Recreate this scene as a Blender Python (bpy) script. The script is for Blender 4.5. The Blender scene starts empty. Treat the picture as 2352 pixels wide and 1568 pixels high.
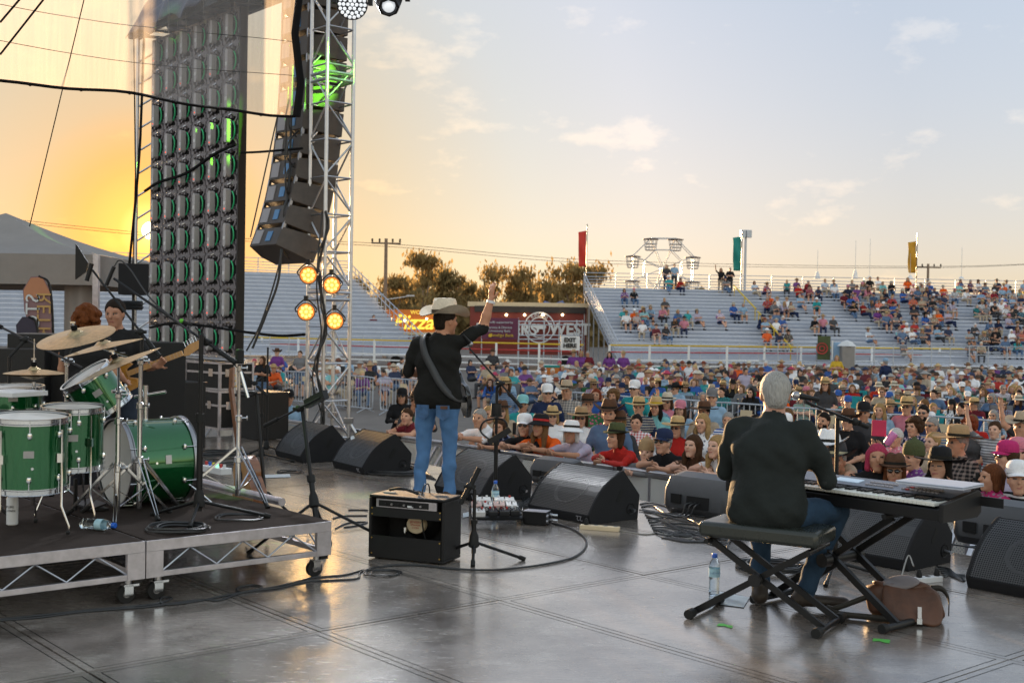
import bpy, bmesh, math, random
import numpy as np
from mathutils import Vector, Matrix
R = math.radians
random.seed(7)
rng = np.random.default_rng(7)
scene = bpy.context.scene
PITCH, ROLL, CAMH, FPX = R(-0.854), R(0.945), 1.58, 42.754 / 36 * 2352
def cam_axes():
    fwd = Vector((0, math.cos(PITCH), math.sin(PITCH)))
    up = Vector((0, -math.sin(PITCH), math.cos(PITCH)))
    rt = Vector((1, 0, 0))
    r2 = rt * math.cos(ROLL) + up * math.sin(ROLL)
    u2 = -rt * math.sin(ROLL) + up * math.cos(ROLL)
    return r2, u2, fwd
CR, CU, CF = cam_axes()
CAM = Vector((0, 0, CAMH))
cd = bpy.data.cameras.new('camera'); co = bpy.data.objects.new('camera', cd)
scene.collection.objects.link(co)
m = Matrix((CR, CU, -CF)).transposed().to_4x4(); m.translation = CAM
co.matrix_world = m
cd.lens = 42.754; cd.sensor_width = 36; cd.clip_end = 3000; cd.clip_start = 0.05
cd.dof.use_dof = True; cd.dof.focus_distance = 9.5; cd.dof.aperture_fstop = 4.5
scene.camera = co
def ray(px, py):            # photograph pixel (2352 wide) -> direction
    return CR * ((px - 1176) / FPX) - CU * ((py - 784.1) / FPX) + CF
def D(px, py, Y):           # point on that ray at distance Y ahead
    d = ray(px, py); return CAM + d * (Y / d.y)
def G(px, py, z=0.0):       # point of that ray on a level surface
    d = ray(px, py); return CAM + d * ((z - CAMH) / d.z)
# stage frame: u downstage, v along the stage front
EA = Vector((math.cos(.7024), math.sin(.7024), 0)); EB = Vector((EA.y, -EA.x, 0))
O0 = Vector((-1.1793 * CAMH, 3.4078 * CAMH, 0))
PA, PB = 1.1887, 2.4190
YAW = .7024                # rotation that turns local x into downstage
def S(u, v, z=0.0): return O0 + EA * u + EB * v + Vector((0, 0, z))
def uv(p): d = p - O0; return d.dot(EA), d.dot(EB)
GROUND = -1.2
SUN_AZ, SUN_EL = R(-16.6), R(3.9)
world = bpy.data.worlds.new('World'); scene.world = world; world.use_nodes = True
nt = world.node_tree; nt.nodes.clear()
def wn(t, **k):
    n = nt.nodes.new(t)
    for a, b in k.items(): setattr(n, a, b)
    return n
sky = wn('ShaderNodeTexSky', sky_type='NISHITA', sun_disc=False, sun_elevation=SUN_EL, sun_rotation=SUN_AZ,
         altitude=50, air_density=1.0, dust_density=1.0, ozone_density=1.6)
gm = wn('ShaderNodeGamma'); gm.inputs['Gamma'].default_value = .3      # film-like compression of the sky's range
tc = wn('ShaderNodeTexCoord')
def ramp(stops, interp='LINEAR'):
    r = wn('ShaderNodeValToRGB'); e = r.color_ramp.elements; r.color_ramp.interpolation = interp
    while len(e) < len(stops): e.new(.5)
    for k, (p, c) in enumerate(stops): e[k].position = p; e[k].color = tuple(c) + (1,) if len(c) == 3 else c
    return r
def mul(a, b):
    n = wn('ShaderNodeMixRGB', blend_type='MULTIPLY'); n.inputs['Fac'].default_value = 1
    L(a, n.inputs['Color1'])
    if hasattr(b, 'links'): L(b, n.inputs['Color2'])
    else: n.inputs['Color2'].default_value = tuple(b) + (1,)
    return n.outputs[0]
L = nt.links.new
SUNV = (math.sin(SUN_AZ) * math.cos(SUN_EL), math.cos(SUN_AZ) * math.cos(SUN_EL), math.sin(SUN_EL))
dt = wn('ShaderNodeVectorMath', operation='DOT_PRODUCT'); dt.inputs[1].default_value = SUNV
L(tc.outputs['Generated'], dt.inputs[0])
ac = wn('ShaderNodeMath', operation='ARCCOSINE'); L(dt.outputs['Value'], ac.inputs[0])
glow = ramp([(0.0000, (1.17, 0.9, 0.378)), (0.0064, (0.846, 0.486, 0.144)), (0.0175, (0.594, 0.373, 0.149)), (0.0318, (0.508, 0.416, 0.31)), (0.0573, (0.505, 0.474, 0.413)), (0.0955, (0.581, 0.612, 0.658)), (0.1273, (0.673, 0.681, 0.75)), (0.1910, (0.635, 0.654, 0.734)), (0.3183, (0.81, 0.819, 0.882)), (0.5730, (1.33, 1.25, 1.17)), (0.9868, (1.58, 1.42, 1.24))])
pi_ = wn('ShaderNodeMath', operation='DIVIDE'); pi_.inputs[1].default_value = math.pi; L(ac.outputs[0], pi_.inputs[0]); L(pi_.outputs[0], glow.inputs['Fac'])
sx = wn('ShaderNodeSeparateXYZ'); L(tc.outputs['Generated'], sx.inputs[0])
low = ramp([(0, (1.03, .93, .84)), (.06, (1.03, .955, .90)), (.18, (.96, .96, .97)), (.30, (.92, .97, 1.02)), (.5, (.92, .95, .98)), (1, (.92, .95, .98))])
L(sx.outputs['Z'], low.inputs['Fac'])
L(sky.outputs[0], gm.inputs['Color'])
base = mul(mul(gm.outputs[0], glow.outputs['Color']), low.outputs['Color'])
# thin evening cloud wisps by direction
mp = wn('ShaderNodeMapping'); mp.inputs['Scale'].default_value = (7, 7, 16); mp.inputs['Location'].default_value = (4.2, 2.3, .9)
nz = wn('ShaderNodeTexNoise'); nz.inputs['Scale'].default_value = 1.7; nz.inputs['Detail'].default_value = 10; nz.inputs['Roughness'].default_value = .6
rp = ramp([(.585, (0, 0, 0)), (.68, (1, 1, 1))])
fac = wn('ShaderNodeMath', operation='MULTIPLY'); fac.inputs[1].default_value = .75
mx = wn('ShaderNodeMixRGB', blend_type='MIX')
bg = wn('ShaderNodeBackground'); bg.inputs['Strength'].default_value = .13
out = wn('ShaderNodeOutputWorld')
L(tc.outputs['Generated'], mp.inputs['Vector']); L(mp.outputs[0], nz.inputs['Vector']); L(nz.outputs['Fac'], rp.inputs['Fac'])
L(rp.outputs['Color'], fac.inputs[0]); L(fac.outputs[0], mx.inputs['Fac'])
L(base, mx.inputs['Color1']); L(mul(base, (1.30, 1.19, 1.08)), mx.inputs['Color2'])
# the low sun's own disc
cmp_ = wn('ShaderNodeMath', operation='LESS_THAN'); cmp_.inputs[1].default_value = .0068; L(ac.outputs[0], cmp_.inputs[0])
disc = wn('ShaderNodeMixRGB', blend_type='ADD'); disc.inputs['Color2'].default_value = (14, 11, 6, 1); L(cmp_.outputs[0], disc.inputs['Fac']); L(mx.outputs[0], disc.inputs['Color1'])
L(disc.outputs[0], bg.inputs['Color']); L(bg.outputs[0], out.inputs['Surface'])
sl = bpy.data.lights.new('sun', 'SUN'); sl.energy = 3.4; sl.angle = R(1.0); sl.color = (1, .62, .3)
so = bpy.data.objects.new('sun', sl); scene.collection.objects.link(so)
sd = Vector((math.sin(SUN_AZ) * math.cos(SUN_EL), math.cos(SUN_AZ) * math.cos(SUN_EL), math.sin(SUN_EL)))
so.rotation_euler = sd.to_track_quat('Z', 'Y').to_euler(); so.location = (0, 0, 30)
scene.view_settings.view_transform = 'Standard'; scene.view_settings.look = 'None'
scene.view_settings.exposure = 2.58; scene.view_settings.gamma = 1
COL = scene.collection
def link(o, parent=None):
    COL.objects.link(o)
    if parent is not None: o.parent = parent
    return o
def tag(o, label=None, cat=None, group=None, kind=None):
    if label: o['label'] = label
    if cat: o['category'] = cat
    if group: o['group'] = group
    if kind: o['kind'] = kind
    return o
def empty(name, loc, rz=0, label=None, cat=None, group=None):
    o = bpy.data.objects.new(name, None); o.location = loc; o.rotation_euler = (0, 0, rz); o.empty_display_size = .1
    link(o); return tag(o, label, cat, group)
def copy_tree(o, parent=None):
    c = o.copy(); COL.objects.link(c); c.parent = parent
    for ch in o.children: copy_tree(ch, c)
    return c
def V(*a): return Vector(a)
class MB:
    """collects geometry; build() links it as one mesh object"""
    def __init__(s): s.v = []; s.f = []; s.m = []; s.cur = 0
    def add(s, vs, fs, m=None):
        b = len(s.v); s.v += [tuple(p) for p in vs]; mm = s.cur if m is None else m
        for f in fs: s.f.append([b + i for i in f]); s.m.append(mm)
        return s
    def box(s, c, sz, M=None, m=None, taper=1):
        x, y, z = sz[0] / 2, sz[1] / 2, sz[2] / 2
        vs = [V(sx * x * (taper if sz_ > 0 else 1), sy * y * (taper if sz_ > 0 else 1), sz_ * z) for sz_ in (-1, 1) for sy in (-1, 1) for sx in (-1, 1)]
        if M is not None: vs = [M @ p for p in vs]
        vs = [p + Vector(c) for p in vs]
        return s.add(vs, [(0, 2, 3, 1), (4, 5, 7, 6), (0, 1, 5, 4), (2, 6, 7, 3), (0, 4, 6, 2), (1, 3, 7, 5)], m)
    def bar(s, a, b, w, h=None, up=(0, 0, 1), m=None):
        a, b = Vector(a), Vector(b); d = b - a; h = h or w
        x = d.normalized(); u = Vector(up)
        if abs(x.dot(u)) > .98: u = V(0, 1, 0)
        y = u.cross(x).normalized(); z = x.cross(y)
        M = Matrix((x, y, z)).transposed()
        return s.box((a + b) / 2, (d.length, w, h), M, m)
    def cyl(s, a, b, r, r2=None, n=10, caps=True, m=None):
        a, b = Vector(a), Vector(b); r2 = r if r2 is None else r2
        x = (b - a).normalized(); u = V(0, 0, 1) if abs(x.z) < .9 else V(1, 0, 0)
        y = u.cross(x).normalized(); z = x.cross(y)
        vs = []
        for p, rr in ((a, r), (b, r2)):
            for k in range(n):
                t = 2 * math.pi * k / n; vs.append(p + (y * math.cos(t) + z * math.sin(t)) * rr)
        fs = [(k, (k + 1) % n, n + (k + 1) % n, n + k) for k in range(n)]
        if caps: fs += [tuple(range(n - 1, -1, -1)), tuple(range(n, 2 * n))]
        return s.add(vs, fs, m)
    def tube(s, pts, r, n=6, m=None, closed=False):
        pts = [Vector(p) for p in pts]; N = len(pts)
        if N < 2: return s
        rs = r if isinstance(r, (list, tuple)) else [r] * N
        vs = []; prev = None
        for i, p in enumerate(pts):
            if closed: t = pts[(i + 1) % N] - pts[i - 1]
            else: t = pts[min(i + 1, N - 1)] - pts[max(i - 1, 0)]
            t = t.normalized() if t.length > 1e-9 else V(0, 0, 1)
            if prev is None:
                u = V(0, 0, 1) if abs(t.z) < .9 else V(1, 0, 0); y = u.cross(t).normalized()
            else:
                y = prev - t * prev.dot(t); y = y.normalized() if y.length > 1e-6 else V(1, 0, 0)
            prev = y; z = t.cross(y)
            for k in range(n):
                a = 2 * math.pi * k / n; vs.append(p + (y * math.cos(a) + z * math.sin(a)) * rs[i])
        fs = []
        for i in range(N if closed else N - 1):
            j = (i + 1) % N
            for k in range(n): fs.append((i * n + k, i * n + (k + 1) % n, j * n + (k + 1) % n, j * n + k))
        if not closed: fs += [tuple(range(n - 1, -1, -1)), tuple(range((N - 1) * n, N * n))]
        return s.add(vs, fs, m)
    def lathe(s, prof, c=(0, 0, 0), axis=(0, 0, 1), n=20, m=None, cap=True):
        ax = Vector(axis).normalized(); u = V(1, 0, 0) if abs(ax.x) < .9 else V(0, 1, 0)
        y = ax.cross(u).normalized(); x = y.cross(ax); c = Vector(c); vs = []
        for r, h in prof:
            for k in range(n):
                t = 2 * math.pi * k / n; vs.append(c + ax * h + (x * math.cos(t) + y * math.sin(t)) * r)
        fs = []
        for i in range(len(prof) - 1):
            for k in range(n): fs.append((i * n + k, i * n + (k + 1) % n, (i + 1) * n + (k + 1) % n, (i + 1) * n + k))
        if cap:
            fs.append(tuple(range(n - 1, -1, -1))); b = (len(prof) - 1) * n; fs.append(tuple(range(b, b + n)))
        return s.add(vs, fs, m)
    def ball(s, c, r, n=12, M=None, m=None):
        rr = (r, r, r) if not hasattr(r, '__len__') else r; c = Vector(c); k = max(4, n // 2); vs = []; fs = []
        for i in range(k + 1):
            ph = math.pi * i / k
            for j in range(n):
                t = 2 * math.pi * j / n
                p = V(rr[0] * math.sin(ph) * math.cos(t), rr[1] * math.sin(ph) * math.sin(t), -rr[2] * math.cos(ph))
                vs.append(c + (M @ p if M is not None else p))
        for i in range(k):
            for j in range(n): fs.append((i * n + j, i * n + (j + 1) % n, (i + 1) * n + (j + 1) % n, (i + 1) * n + j))
        return s.add(vs, fs, m)
    def prism(s, poly, c, ex, ey, ez, t, m=None, mcap=None):
        """poly of (a,b) in the plane ex,ey at c, extruded t along ez (centred)"""
        ex, ey, ez, c = Vector(ex), Vector(ey), Vector(ez), Vector(c); n = len(poly)
        vs = [c + ex * a + ey * b - ez * (t / 2) for a, b in poly] + [c + ex * a + ey * b + ez * (t / 2) for a, b in poly]
        fs = [(k, (k + 1) % n, n + (k + 1) % n, n + k) for k in range(n)]
        s.add(vs, fs, m); mc = m if mcap is None else mcap
        b = len(s.v) - 2 * n; mm = s.cur if mc is None else mc
        s.f.append([b + k for k in range(n - 1, -1, -1)]); s.m.append(mm)
        s.f.append([b + n + k for k in range(n)]); s.m.append(mm)
        return s
    def grid(s, fn, nu, nv, m=None):
        vs = [fn(i / nu, j / nv) for i in range(nu + 1) for j in range(nv + 1)]
        fs = [(i * (nv + 1) + j, (i + 1) * (nv + 1) + j, (i + 1) * (nv + 1) + j + 1, i * (nv + 1) + j + 1) for i in range(nu) for j in range(nv)]
        return s.add(vs, fs, m)
    def mesh(s, name, mats, smooth=40):
        me = bpy.data.meshes.new(name); me.from_pydata(s.v, [], s.f)
        mats = mats if isinstance(mats, (list, tuple)) else [mats]
        for k in mats: me.materials.append(MT(k))
        if len(mats) > 1: me.polygons.foreach_set('material_index', s.m)
        bm = bmesh.new(); bm.from_mesh(me); bmesh.ops.recalc_face_normals(bm, faces=bm.faces); bm.to_mesh(me); bm.free()
        if smooth:
            me.polygons.foreach_set('use_smooth', [True] * len(me.polygons)); me.set_sharp_from_angle(angle=R(smooth))
        me.update(); return me
    def build(s, name, mats, parent=None, loc=None, rz=None, smooth=40, bevel=0, world=False):
        o = bpy.data.objects.new(name, s.mesh(name, mats, smooth)); link(o, parent)
        if loc is not None: o.location = loc
        if rz is not None: o.rotation_euler = (0, 0, rz)
        if world and parent is not None: o.matrix_parent_inverse = basis_of(parent).inverted()
        if bevel:
            b = o.modifiers.new('bevel', 'BEVEL'); b.width = bevel; b.segments = 2; b.limit_method = 'ANGLE'; b.angle_limit = R(50)
        return o
def basis_of(o):
    m = Matrix.LocRotScale(o.location, o.rotation_euler, o.scale)
    return (basis_of(o.parent) @ o.matrix_parent_inverse @ m) if o.parent else m
def spline(pts, n=8):
    """Catmull-Rom through points"""
    P = [Vector(p) for p in pts]; P = [P[0] * 2 - P[1]] + P + [P[-1] * 2 - P[-2]]; o = []
    for i in range(1, len(P) - 2):
        a, b, c, d = P[i - 1:i + 3]
        for k in range(n):
            t = k / n
            o.append(.5 * ((2 * b) + (c - a) * t + (2 * a - 5 * b + 4 * c - d) * t * t + (3 * b - a - 3 * c + d) * t ** 3))
    o.append(P[-2]); return o
MATS = {}
def MT(k): return MATS[k] if isinstance(k, str) else k
def mat(name, col, rough=.5, metal=0, var=.12, scale=6, bump=0, bscale=None, emit=None, estr=0, alpha=1, trans=0, coat=0, stretch=None, spec=.5, rvar=.08, sheen=0):
    m = bpy.data.materials.new(name); m.use_nodes = True; t = m.node_tree; p = t.nodes['Principled BSDF']; K = t.links.new
    p.inputs['Roughness'].default_value = rough; p.inputs['Metallic'].default_value = metal
    p.inputs['Specular IOR Level'].default_value = spec
    if coat: p.inputs['Coat Weight'].default_value = coat; p.inputs['Coat Roughness'].default_value = .08
    if trans: p.inputs['Transmission Weight'].default_value = trans; p.inputs['IOR'].default_value = 1.33
    if sheen: p.inputs['Sheen Weight'].default_value = sheen
    p.inputs['Alpha'].default_value = alpha
    p.inputs['Base Color'].default_value = (*col, 1)
    if emit: p.inputs['Emission Color'].default_value = (*emit, 1); p.inputs['Emission Strength'].default_value = estr
    if var or bump:
        tc = t.nodes.new('ShaderNodeTexCoord'); mp = t.nodes.new('ShaderNodeMapping'); K(tc.outputs['Object'], mp.inputs[0])
        if stretch: mp.inputs['Scale'].default_value = stretch
        nz = t.nodes.new('ShaderNodeTexNoise'); nz.inputs['Scale'].default_value = scale; nz.inputs['Detail'].default_value = 7; nz.inputs['Roughness'].default_value = .65
        K(mp.outputs[0], nz.inputs['Vector'])
    if var:
        r = t.nodes.new('ShaderNodeValToRGB'); e = r.color_ramp.elements
        e[0].position = .28; e[1].position = .74
        e[0].color = (*[max(0, c * (1 - var)) for c in col], 1); e[1].color = (*[min(1, c * (1 + var)) for c in col], 1)
        K(nz.outputs['Fac'], r.inputs['Fac']); K(r.outputs['Color'], p.inputs['Base Color'])
        if rvar:
            mr = t.nodes.new('ShaderNodeMapRange'); mr.inputs['To Min'].default_value = max(.02, rough - rvar); mr.inputs['To Max'].default_value = min(1, rough + rvar)
            K(nz.outputs['Fac'], mr.inputs['Value']); K(mr.outputs[0], p.inputs['Roughness'])
    if bump:
        n2 = t.nodes.new('ShaderNodeTexNoise'); n2.inputs['Scale'].default_value = bscale or scale * 4; n2.inputs['Detail'].default_value = 5
        K(mp.outputs[0], n2.inputs['Vector'])
        b = t.nodes.new('ShaderNodeBump'); b.inputs['Strength'].default_value = bump; b.inputs['Distance'].default_value = .01
        K(n2.outputs['Fac'], b.inputs['Height']); K(b.outputs[0], p.inputs['Normal'])
    MATS[name] = m; return m
mat('black_metal', (.014, .014, .015), .38, .3, spec=.3)
mat('black_plastic', (.014, .014, .015), .45, spec=.28, bump=.05, bscale=150)
mat('black_carpet', (.020, .020, .022), .85, spec=.15, bump=.25, bscale=260)
mat('black_tolex', (.015, .0145, .0145), .6, spec=.25, bump=.3, bscale=320)
mat('black_fabric', (.010, .010, .011), .9, spec=.1, bump=.2, bscale=120)
mat('rubber', (.014, .014, .014), .6, spec=.25)
mat('cable_black', (.016, .017, .019), .42, var=0)
mat('cable_grey', (.22, .21, .19), .5, var=0)
mat('chrome', (.62, .63, .65), .14, 1, var=.08)
mat('alu', (.52, .53, .56), .34, 1, var=.12, scale=14)
mat('alu_dull', (.46, .44, .47), .42, .85, var=.28, scale=9, bump=.06)
mat('galv', (.46, .49, .54), .48, .55, var=.12, scale=8)
mat('white_paint', (.72, .73, .74), .45, var=.06)
mat('white_plastic', (.62, .63, .64), .4, var=.05)
mat('cream_plastic', (.62, .50, .33), .45, var=.08)
mat('yellow_paint', (.62, .42, .02), .5, var=.08)
mat('red_paint', (.42, .035, .03), .5, var=.08)
mat('grille', (.035, .035, .036), .42, .6)
mat('green_lacquer', (.003, .115, .028), .09, .55, var=.4, scale=220, coat=1, rvar=.02)
mat('cymbal', (.46, .35, .19), .34, 1, var=.30, scale=30, bump=.35, bscale=60)
mat('drumhead', (.62, .62, .60), .45, var=.05)
mat('brown_wood', (.20, .075, .028), .3, var=.35, scale=5, stretch=(1, 1, 12), coat=.6)
mat('maple', (.42, .22, .075), .35, var=.2, scale=8, stretch=(12, 1, 1), coat=.5)
mat('amber_body', (.40, .17, .02), .2, var=.2, coat=1)
mat('blue_cap', (.01, .10, .50), .35, var=0)
mat('paper', (.55, .60, .63), .7, var=.04)
mat('bag_brown', (.085, .034, .017), .55, var=.4, scale=9, bump=.35, bscale=22)
mat('bag_lining', (.17, .15, .155), .8, var=.2)
mat('strap', (.022, .019, .014), .7)
mat('green_tape', (.08, .45, .05), .5, var=.08)
mat('gold', (.55, .36, .10), .35, .9)
mat('steel', (.35, .35, .37), .35, 1)
mat('blue_label', (.10, .22, .36), .5, var=0)
mat('bottle', (.82, .93, 1.0), .08, var=0, trans=1)
mat('water', (.80, .92, 1.0), .02, var=0, trans=1)
mat('label_paper', (.38, .58, .66), .5, var=0)
mat('dark_hole', (.004, .004, .004), .9, var=0)
mat('tarp_blue', (.03, .045, .10), .42, var=.3, bump=.5, bscale=9)
mat('canvas_grey', (.25, .232, .218), .75, var=.10, scale=3, bump=.35, bscale=6)
mat('dirt_asphalt', (.15, .13, .115), .9, var=.2, scale=1.2, bump=.3, bscale=40)
mat('red_led', (.5, .02, .01), .4, var=0, emit=(1, .08, .02), estr=.35)
mat('green_led', (.1, .5, .2), .4, var=0, emit=(.2, 1, .4), estr=.4)
mat('amber_lamp', (.22, .07, .01), .4, var=0, emit=(1, .26, .02), estr=.09)
mat('amber_core', (.4, .2, .05), .3, var=0, emit=(1, .55, .13), estr=.34)
mat('white_lens', (.85, .88, .9), .2, var=0, emit=(.9, .95, 1), estr=.10)
mat('orange_led', (1, .6, .1), .3, var=0, emit=(1, .6, .15), estr=.6)
def deck_material():
    m = bpy.data.materials.new('deck_ply'); m.use_nodes = True; t = m.node_tree; p = t.nodes['Principled BSDF']; K = t.links.new
    g = t.nodes.new('ShaderNodeNewGeometry'); oi = t.nodes.new('ShaderNodeObjectInfo')
    def noise(sc, det, st=(1, 1, 1), rough=.6, rot=0):
        mp = t.nodes.new('ShaderNodeMapping'); mp.inputs['Scale'].default_value = st; mp.inputs['Rotation'].default_value = (0, 0, rot)
        n = t.nodes.new('ShaderNodeTexNoise'); n.inputs['Scale'].default_value = sc; n.inputs['Detail'].default_value = det; n.inputs['Roughness'].default_value = rough
        K(g.outputs['Position'], mp.inputs[0]); K(mp.outputs[0], n.inputs['Vector']); return n.outputs['Fac']
    def rmp(src, stops):
        r = t.nodes.new('ShaderNodeValToRGB'); e = r.color_ramp.elements
        while len(e) < len(stops): e.new(.5)
        for k, (q, c) in enumerate(stops): e[k].position = q; e[k].color = (c, c, c, 1) if not hasattr(c, '__len__') else (*c, 1)
        K(src, r.inputs['Fac']); return r.outputs['Color']
    def mix(a, b, f, bt='MIX'):
        n = t.nodes.new('ShaderNodeMixRGB'); n.blend_type = bt
        for s_, q in ((n.inputs['Color1'], a), (n.inputs['Color2'], b), (n.inputs['Fac'], f)):
            if hasattr(q, 'links'): K(q, s_)
            else: s_.default_value = (*q, 1) if hasattr(q, '__len__') else (q if s_.type == 'VALUE' else (q, q, q, 1))
        return n.outputs[0]
    big = rmp(noise(.9, 8), [(.35, (.085, .068, .056)), (.62, (.40, .345, .30))])
    grain = rmp(noise(3, 7, (2, 26, 1), .7, -YAW), [(.3, .55), (.7, 1.0)])
    worn = rmp(noise(2.2, 9, rough=.72), [(.52, 0.0), (.66, 1.0)])
    c = mix(big, grain, 1.0, 'MULTIPLY')
    c = mix(c, (.44, .40, .355), mix(worn, .5, 1.0, 'MULTIPLY'))
    scuff = rmp(noise(9, 6, (1, 5, 1), .7, .5), [(.585, 0.0), (.64, 1.0)])
    c = mix(c, (.07, .058, .05), mix(scuff, .55, 1.0, 'MULTIPLY'))
    tint = t.nodes.new('ShaderNodeMapRange'); tint.inputs['To Min'].default_value = .68; tint.inputs['To Max'].default_value = 1.18; K(oi.outputs['Random'], tint.inputs['Value'])
    cc = t.nodes.new('ShaderNodeVectorMath'); cc.operation = 'SCALE'; K(c, cc.inputs[0]); K(tint.outputs[0], cc.inputs['Scale'])
    K(cc.outputs[0], p.inputs['Base Color'])
    rr = mix(rmp(noise(1.6, 9, rough=.7), [(.3, .13), (.7, .28)]), .46, mix(scuff, .7, 1.0, 'MULTIPLY'))
    K(rr, p.inputs['Roughness']); p.inputs['Specular IOR Level'].default_value = .8; p.inputs['IOR'].default_value = 1.7; p.inputs['Coat Weight'].default_value = .5; p.inputs['Coat Roughness'].default_value = .16
    b = t.nodes.new('ShaderNodeBump'); b.inputs['Strength'].default_value = .10; b.inputs['Distance'].default_value = .006
    K(noise(26, 6, (1, 4, 1), .6, -YAW), b.inputs['Height']); K(b.outputs[0], p.inputs['Normal'])
    MATS['deck_ply'] = m
deck_material()
mat('deck_frame', (.20, .175, .155), .42, .0, var=.45, scale=14, bump=.12, bscale=60)
g = MB().grid(lambda a, b: V(-1500 + 3000 * a, -1500 + 3000 * b, GROUND), 2, 2).build('ground', 'dirt_asphalt', smooth=0); tag(g, kind='structure')
U1 = 5 * PA; V0, V1 = -4 * PB, 4 * PB; U0 = -9 * PA
sf = MB(); sf.prism([(U0, V0), (U1 - .01, V0), (U1 - .01, V1), (U0, V1)], O0 + V(0, 0, -.15), EA, EB, (0, 0, 1), .18)
stage = sf.build('stage_floor', 'dark_hole', smooth=0); tag(stage, kind='structure')
def panel_mesh():
    b = MB(); w, l, t, e, gr = PA - .010, PB - .010, .038, .036, .006
    def rect(ix): return [V(ix, ix, 0), V(w - ix, ix, 0), V(w - ix, l - ix, 0), V(ix, l - ix, 0)]
    z = V(0, 0, -.012)
    o = rect(0); i1 = rect(e); i2 = rect(e + gr)
    b.add(o + i1, [(k, (k + 1) % 4, 4 + (k + 1) % 4, 4 + k) for k in range(4)], 0)
    b.add([p + V(0, 0, -.05) for p in o] + o, [(k, (k + 1) % 4, 4 + (k + 1) % 4, 4 + k) for k in range(4)], 0)
    b.add(i1 + [p + z for p in i1], [(k, (k + 1) % 4, 4 + (k + 1) % 4, 4 + k) for k in range(4)], 2)
    b.add([p + z for p in i1] + [p + z for p in i2], [(k, (k + 1) % 4, 4 + (k + 1) % 4, 4 + k) for k in range(4)], 2)
    b.add(i2 + [p + z for p in i2], [(k, (k + 1) % 4, 4 + (k + 1) % 4, 4 + k) for k in range(4)], 2)
    b.add(i2, [(0, 1, 2, 3)], 1)
    return b.mesh('deck_panel', ['deck_ply', 'deck_ply', 'dark_hole'], 0)
PM = panel_mesh()
for i in range(-7, 5):
    for j in range(-4, 4):
        o = bpy.data.objects.new('deck_panel', PM); link(o, stage)
        p = S(i * PA + .006, j * PB + .006, random.uniform(-.0015, .0015))
        o.matrix_world = Matrix(((EA.x, EB.x, 0, p.x), (EA.y, EB.y, 0, p.y), (0, 0, 1, p.z), (0, 0, 0, 1)))
# stage skirt, roof and backdrop of the covered stage (above and behind the camera)
sk = MB(); sk.prism([(0, GROUND), (V1 - V0, GROUND), (V1 - V0, -.06), (0, -.06)], S(U1 - .05, V0), EB, (0, 0, 1), EA, .03)
tag(sk.build('stage_skirt', 'black_fabric', smooth=0), kind='structure')
def text(body, size, mname, loc, ex, ez, parent, name='lettering', ext=.01, shear=0, align='CENTER', bold=0):
    c = bpy.data.curves.new(name, 'FONT'); c.body = body; c.size = size; c.extrude = ext; c.shear = shear; c.align_x = align; c.align_y = 'CENTER'
    c.offset = bold; c.resolution_u = 3
    tmp = bpy.data.objects.new(name, c); me = bpy.data.meshes.new_from_object(tmp); bpy.data.objects.remove(tmp)
    me.materials.clear(); me.materials.append(MT(mname)); o = bpy.data.objects.new(name, me); COL.objects.link(o)
    x = Vector(ex).normalized(); z = Vector(ez).normalized(); n = x.cross(z)   # n points towards the reader
    W_ = Matrix((x, z, n)).transposed().to_4x4(); W_.translation = Vector(loc)
    o.parent = parent
    if parent is not None: o.matrix_parent_inverse = basis_of(parent).inverted()
    o.matrix_world = W_; l, q, s_ = W_.decompose(); o.location = l; o.rotation_euler = q.to_euler()
    return o
def perf_material():
    m = mat('perforated', (.62, .61, .58), .5, .1, var=.10); t = m.node_tree; p = t.nodes['Principled BSDF']; K = t.links.new
    tc = t.nodes.new('ShaderNodeTexCoord'); mp = t.nodes.new('ShaderNodeMapping'); K(tc.outputs['Object'], mp.inputs[0]); mp.inputs['Rotation'].default_value = (0, 0, R(45)); mp.inputs['Scale'].default_value = (1, 1, 1)
    sx = t.nodes.new('ShaderNodeSeparateXYZ'); K(tc.outputs['Object'], sx.inputs[0])
    def sn(s_, k):
        a = t.nodes.new('ShaderNodeMath'); a.operation = 'MULTIPLY'; a.inputs[1].default_value = k; K(s_, a.inputs[0])
        b = t.nodes.new('ShaderNodeMath'); b.operation = 'SINE'; K(a.outputs[0], b.inputs[0]); return b.outputs[0]
    mu = t.nodes.new('ShaderNodeMath'); mu.operation = 'MULTIPLY'; K(sn(sx.outputs['Y'], 190), mu.inputs[0]); K(sn(sx.outputs['Z'], 190), mu.inputs[1])
    gt = t.nodes.new('ShaderNodeMath'); gt.operation = 'LESS_THAN'; gt.inputs[1].default_value = .60; K(mu.outputs[0], gt.inputs[0])
    K(gt.outputs[0], p.inputs['Alpha'])
perf_material()
UB = U1 + 1.62            # line of the barricade
BW = 1.06
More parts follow.
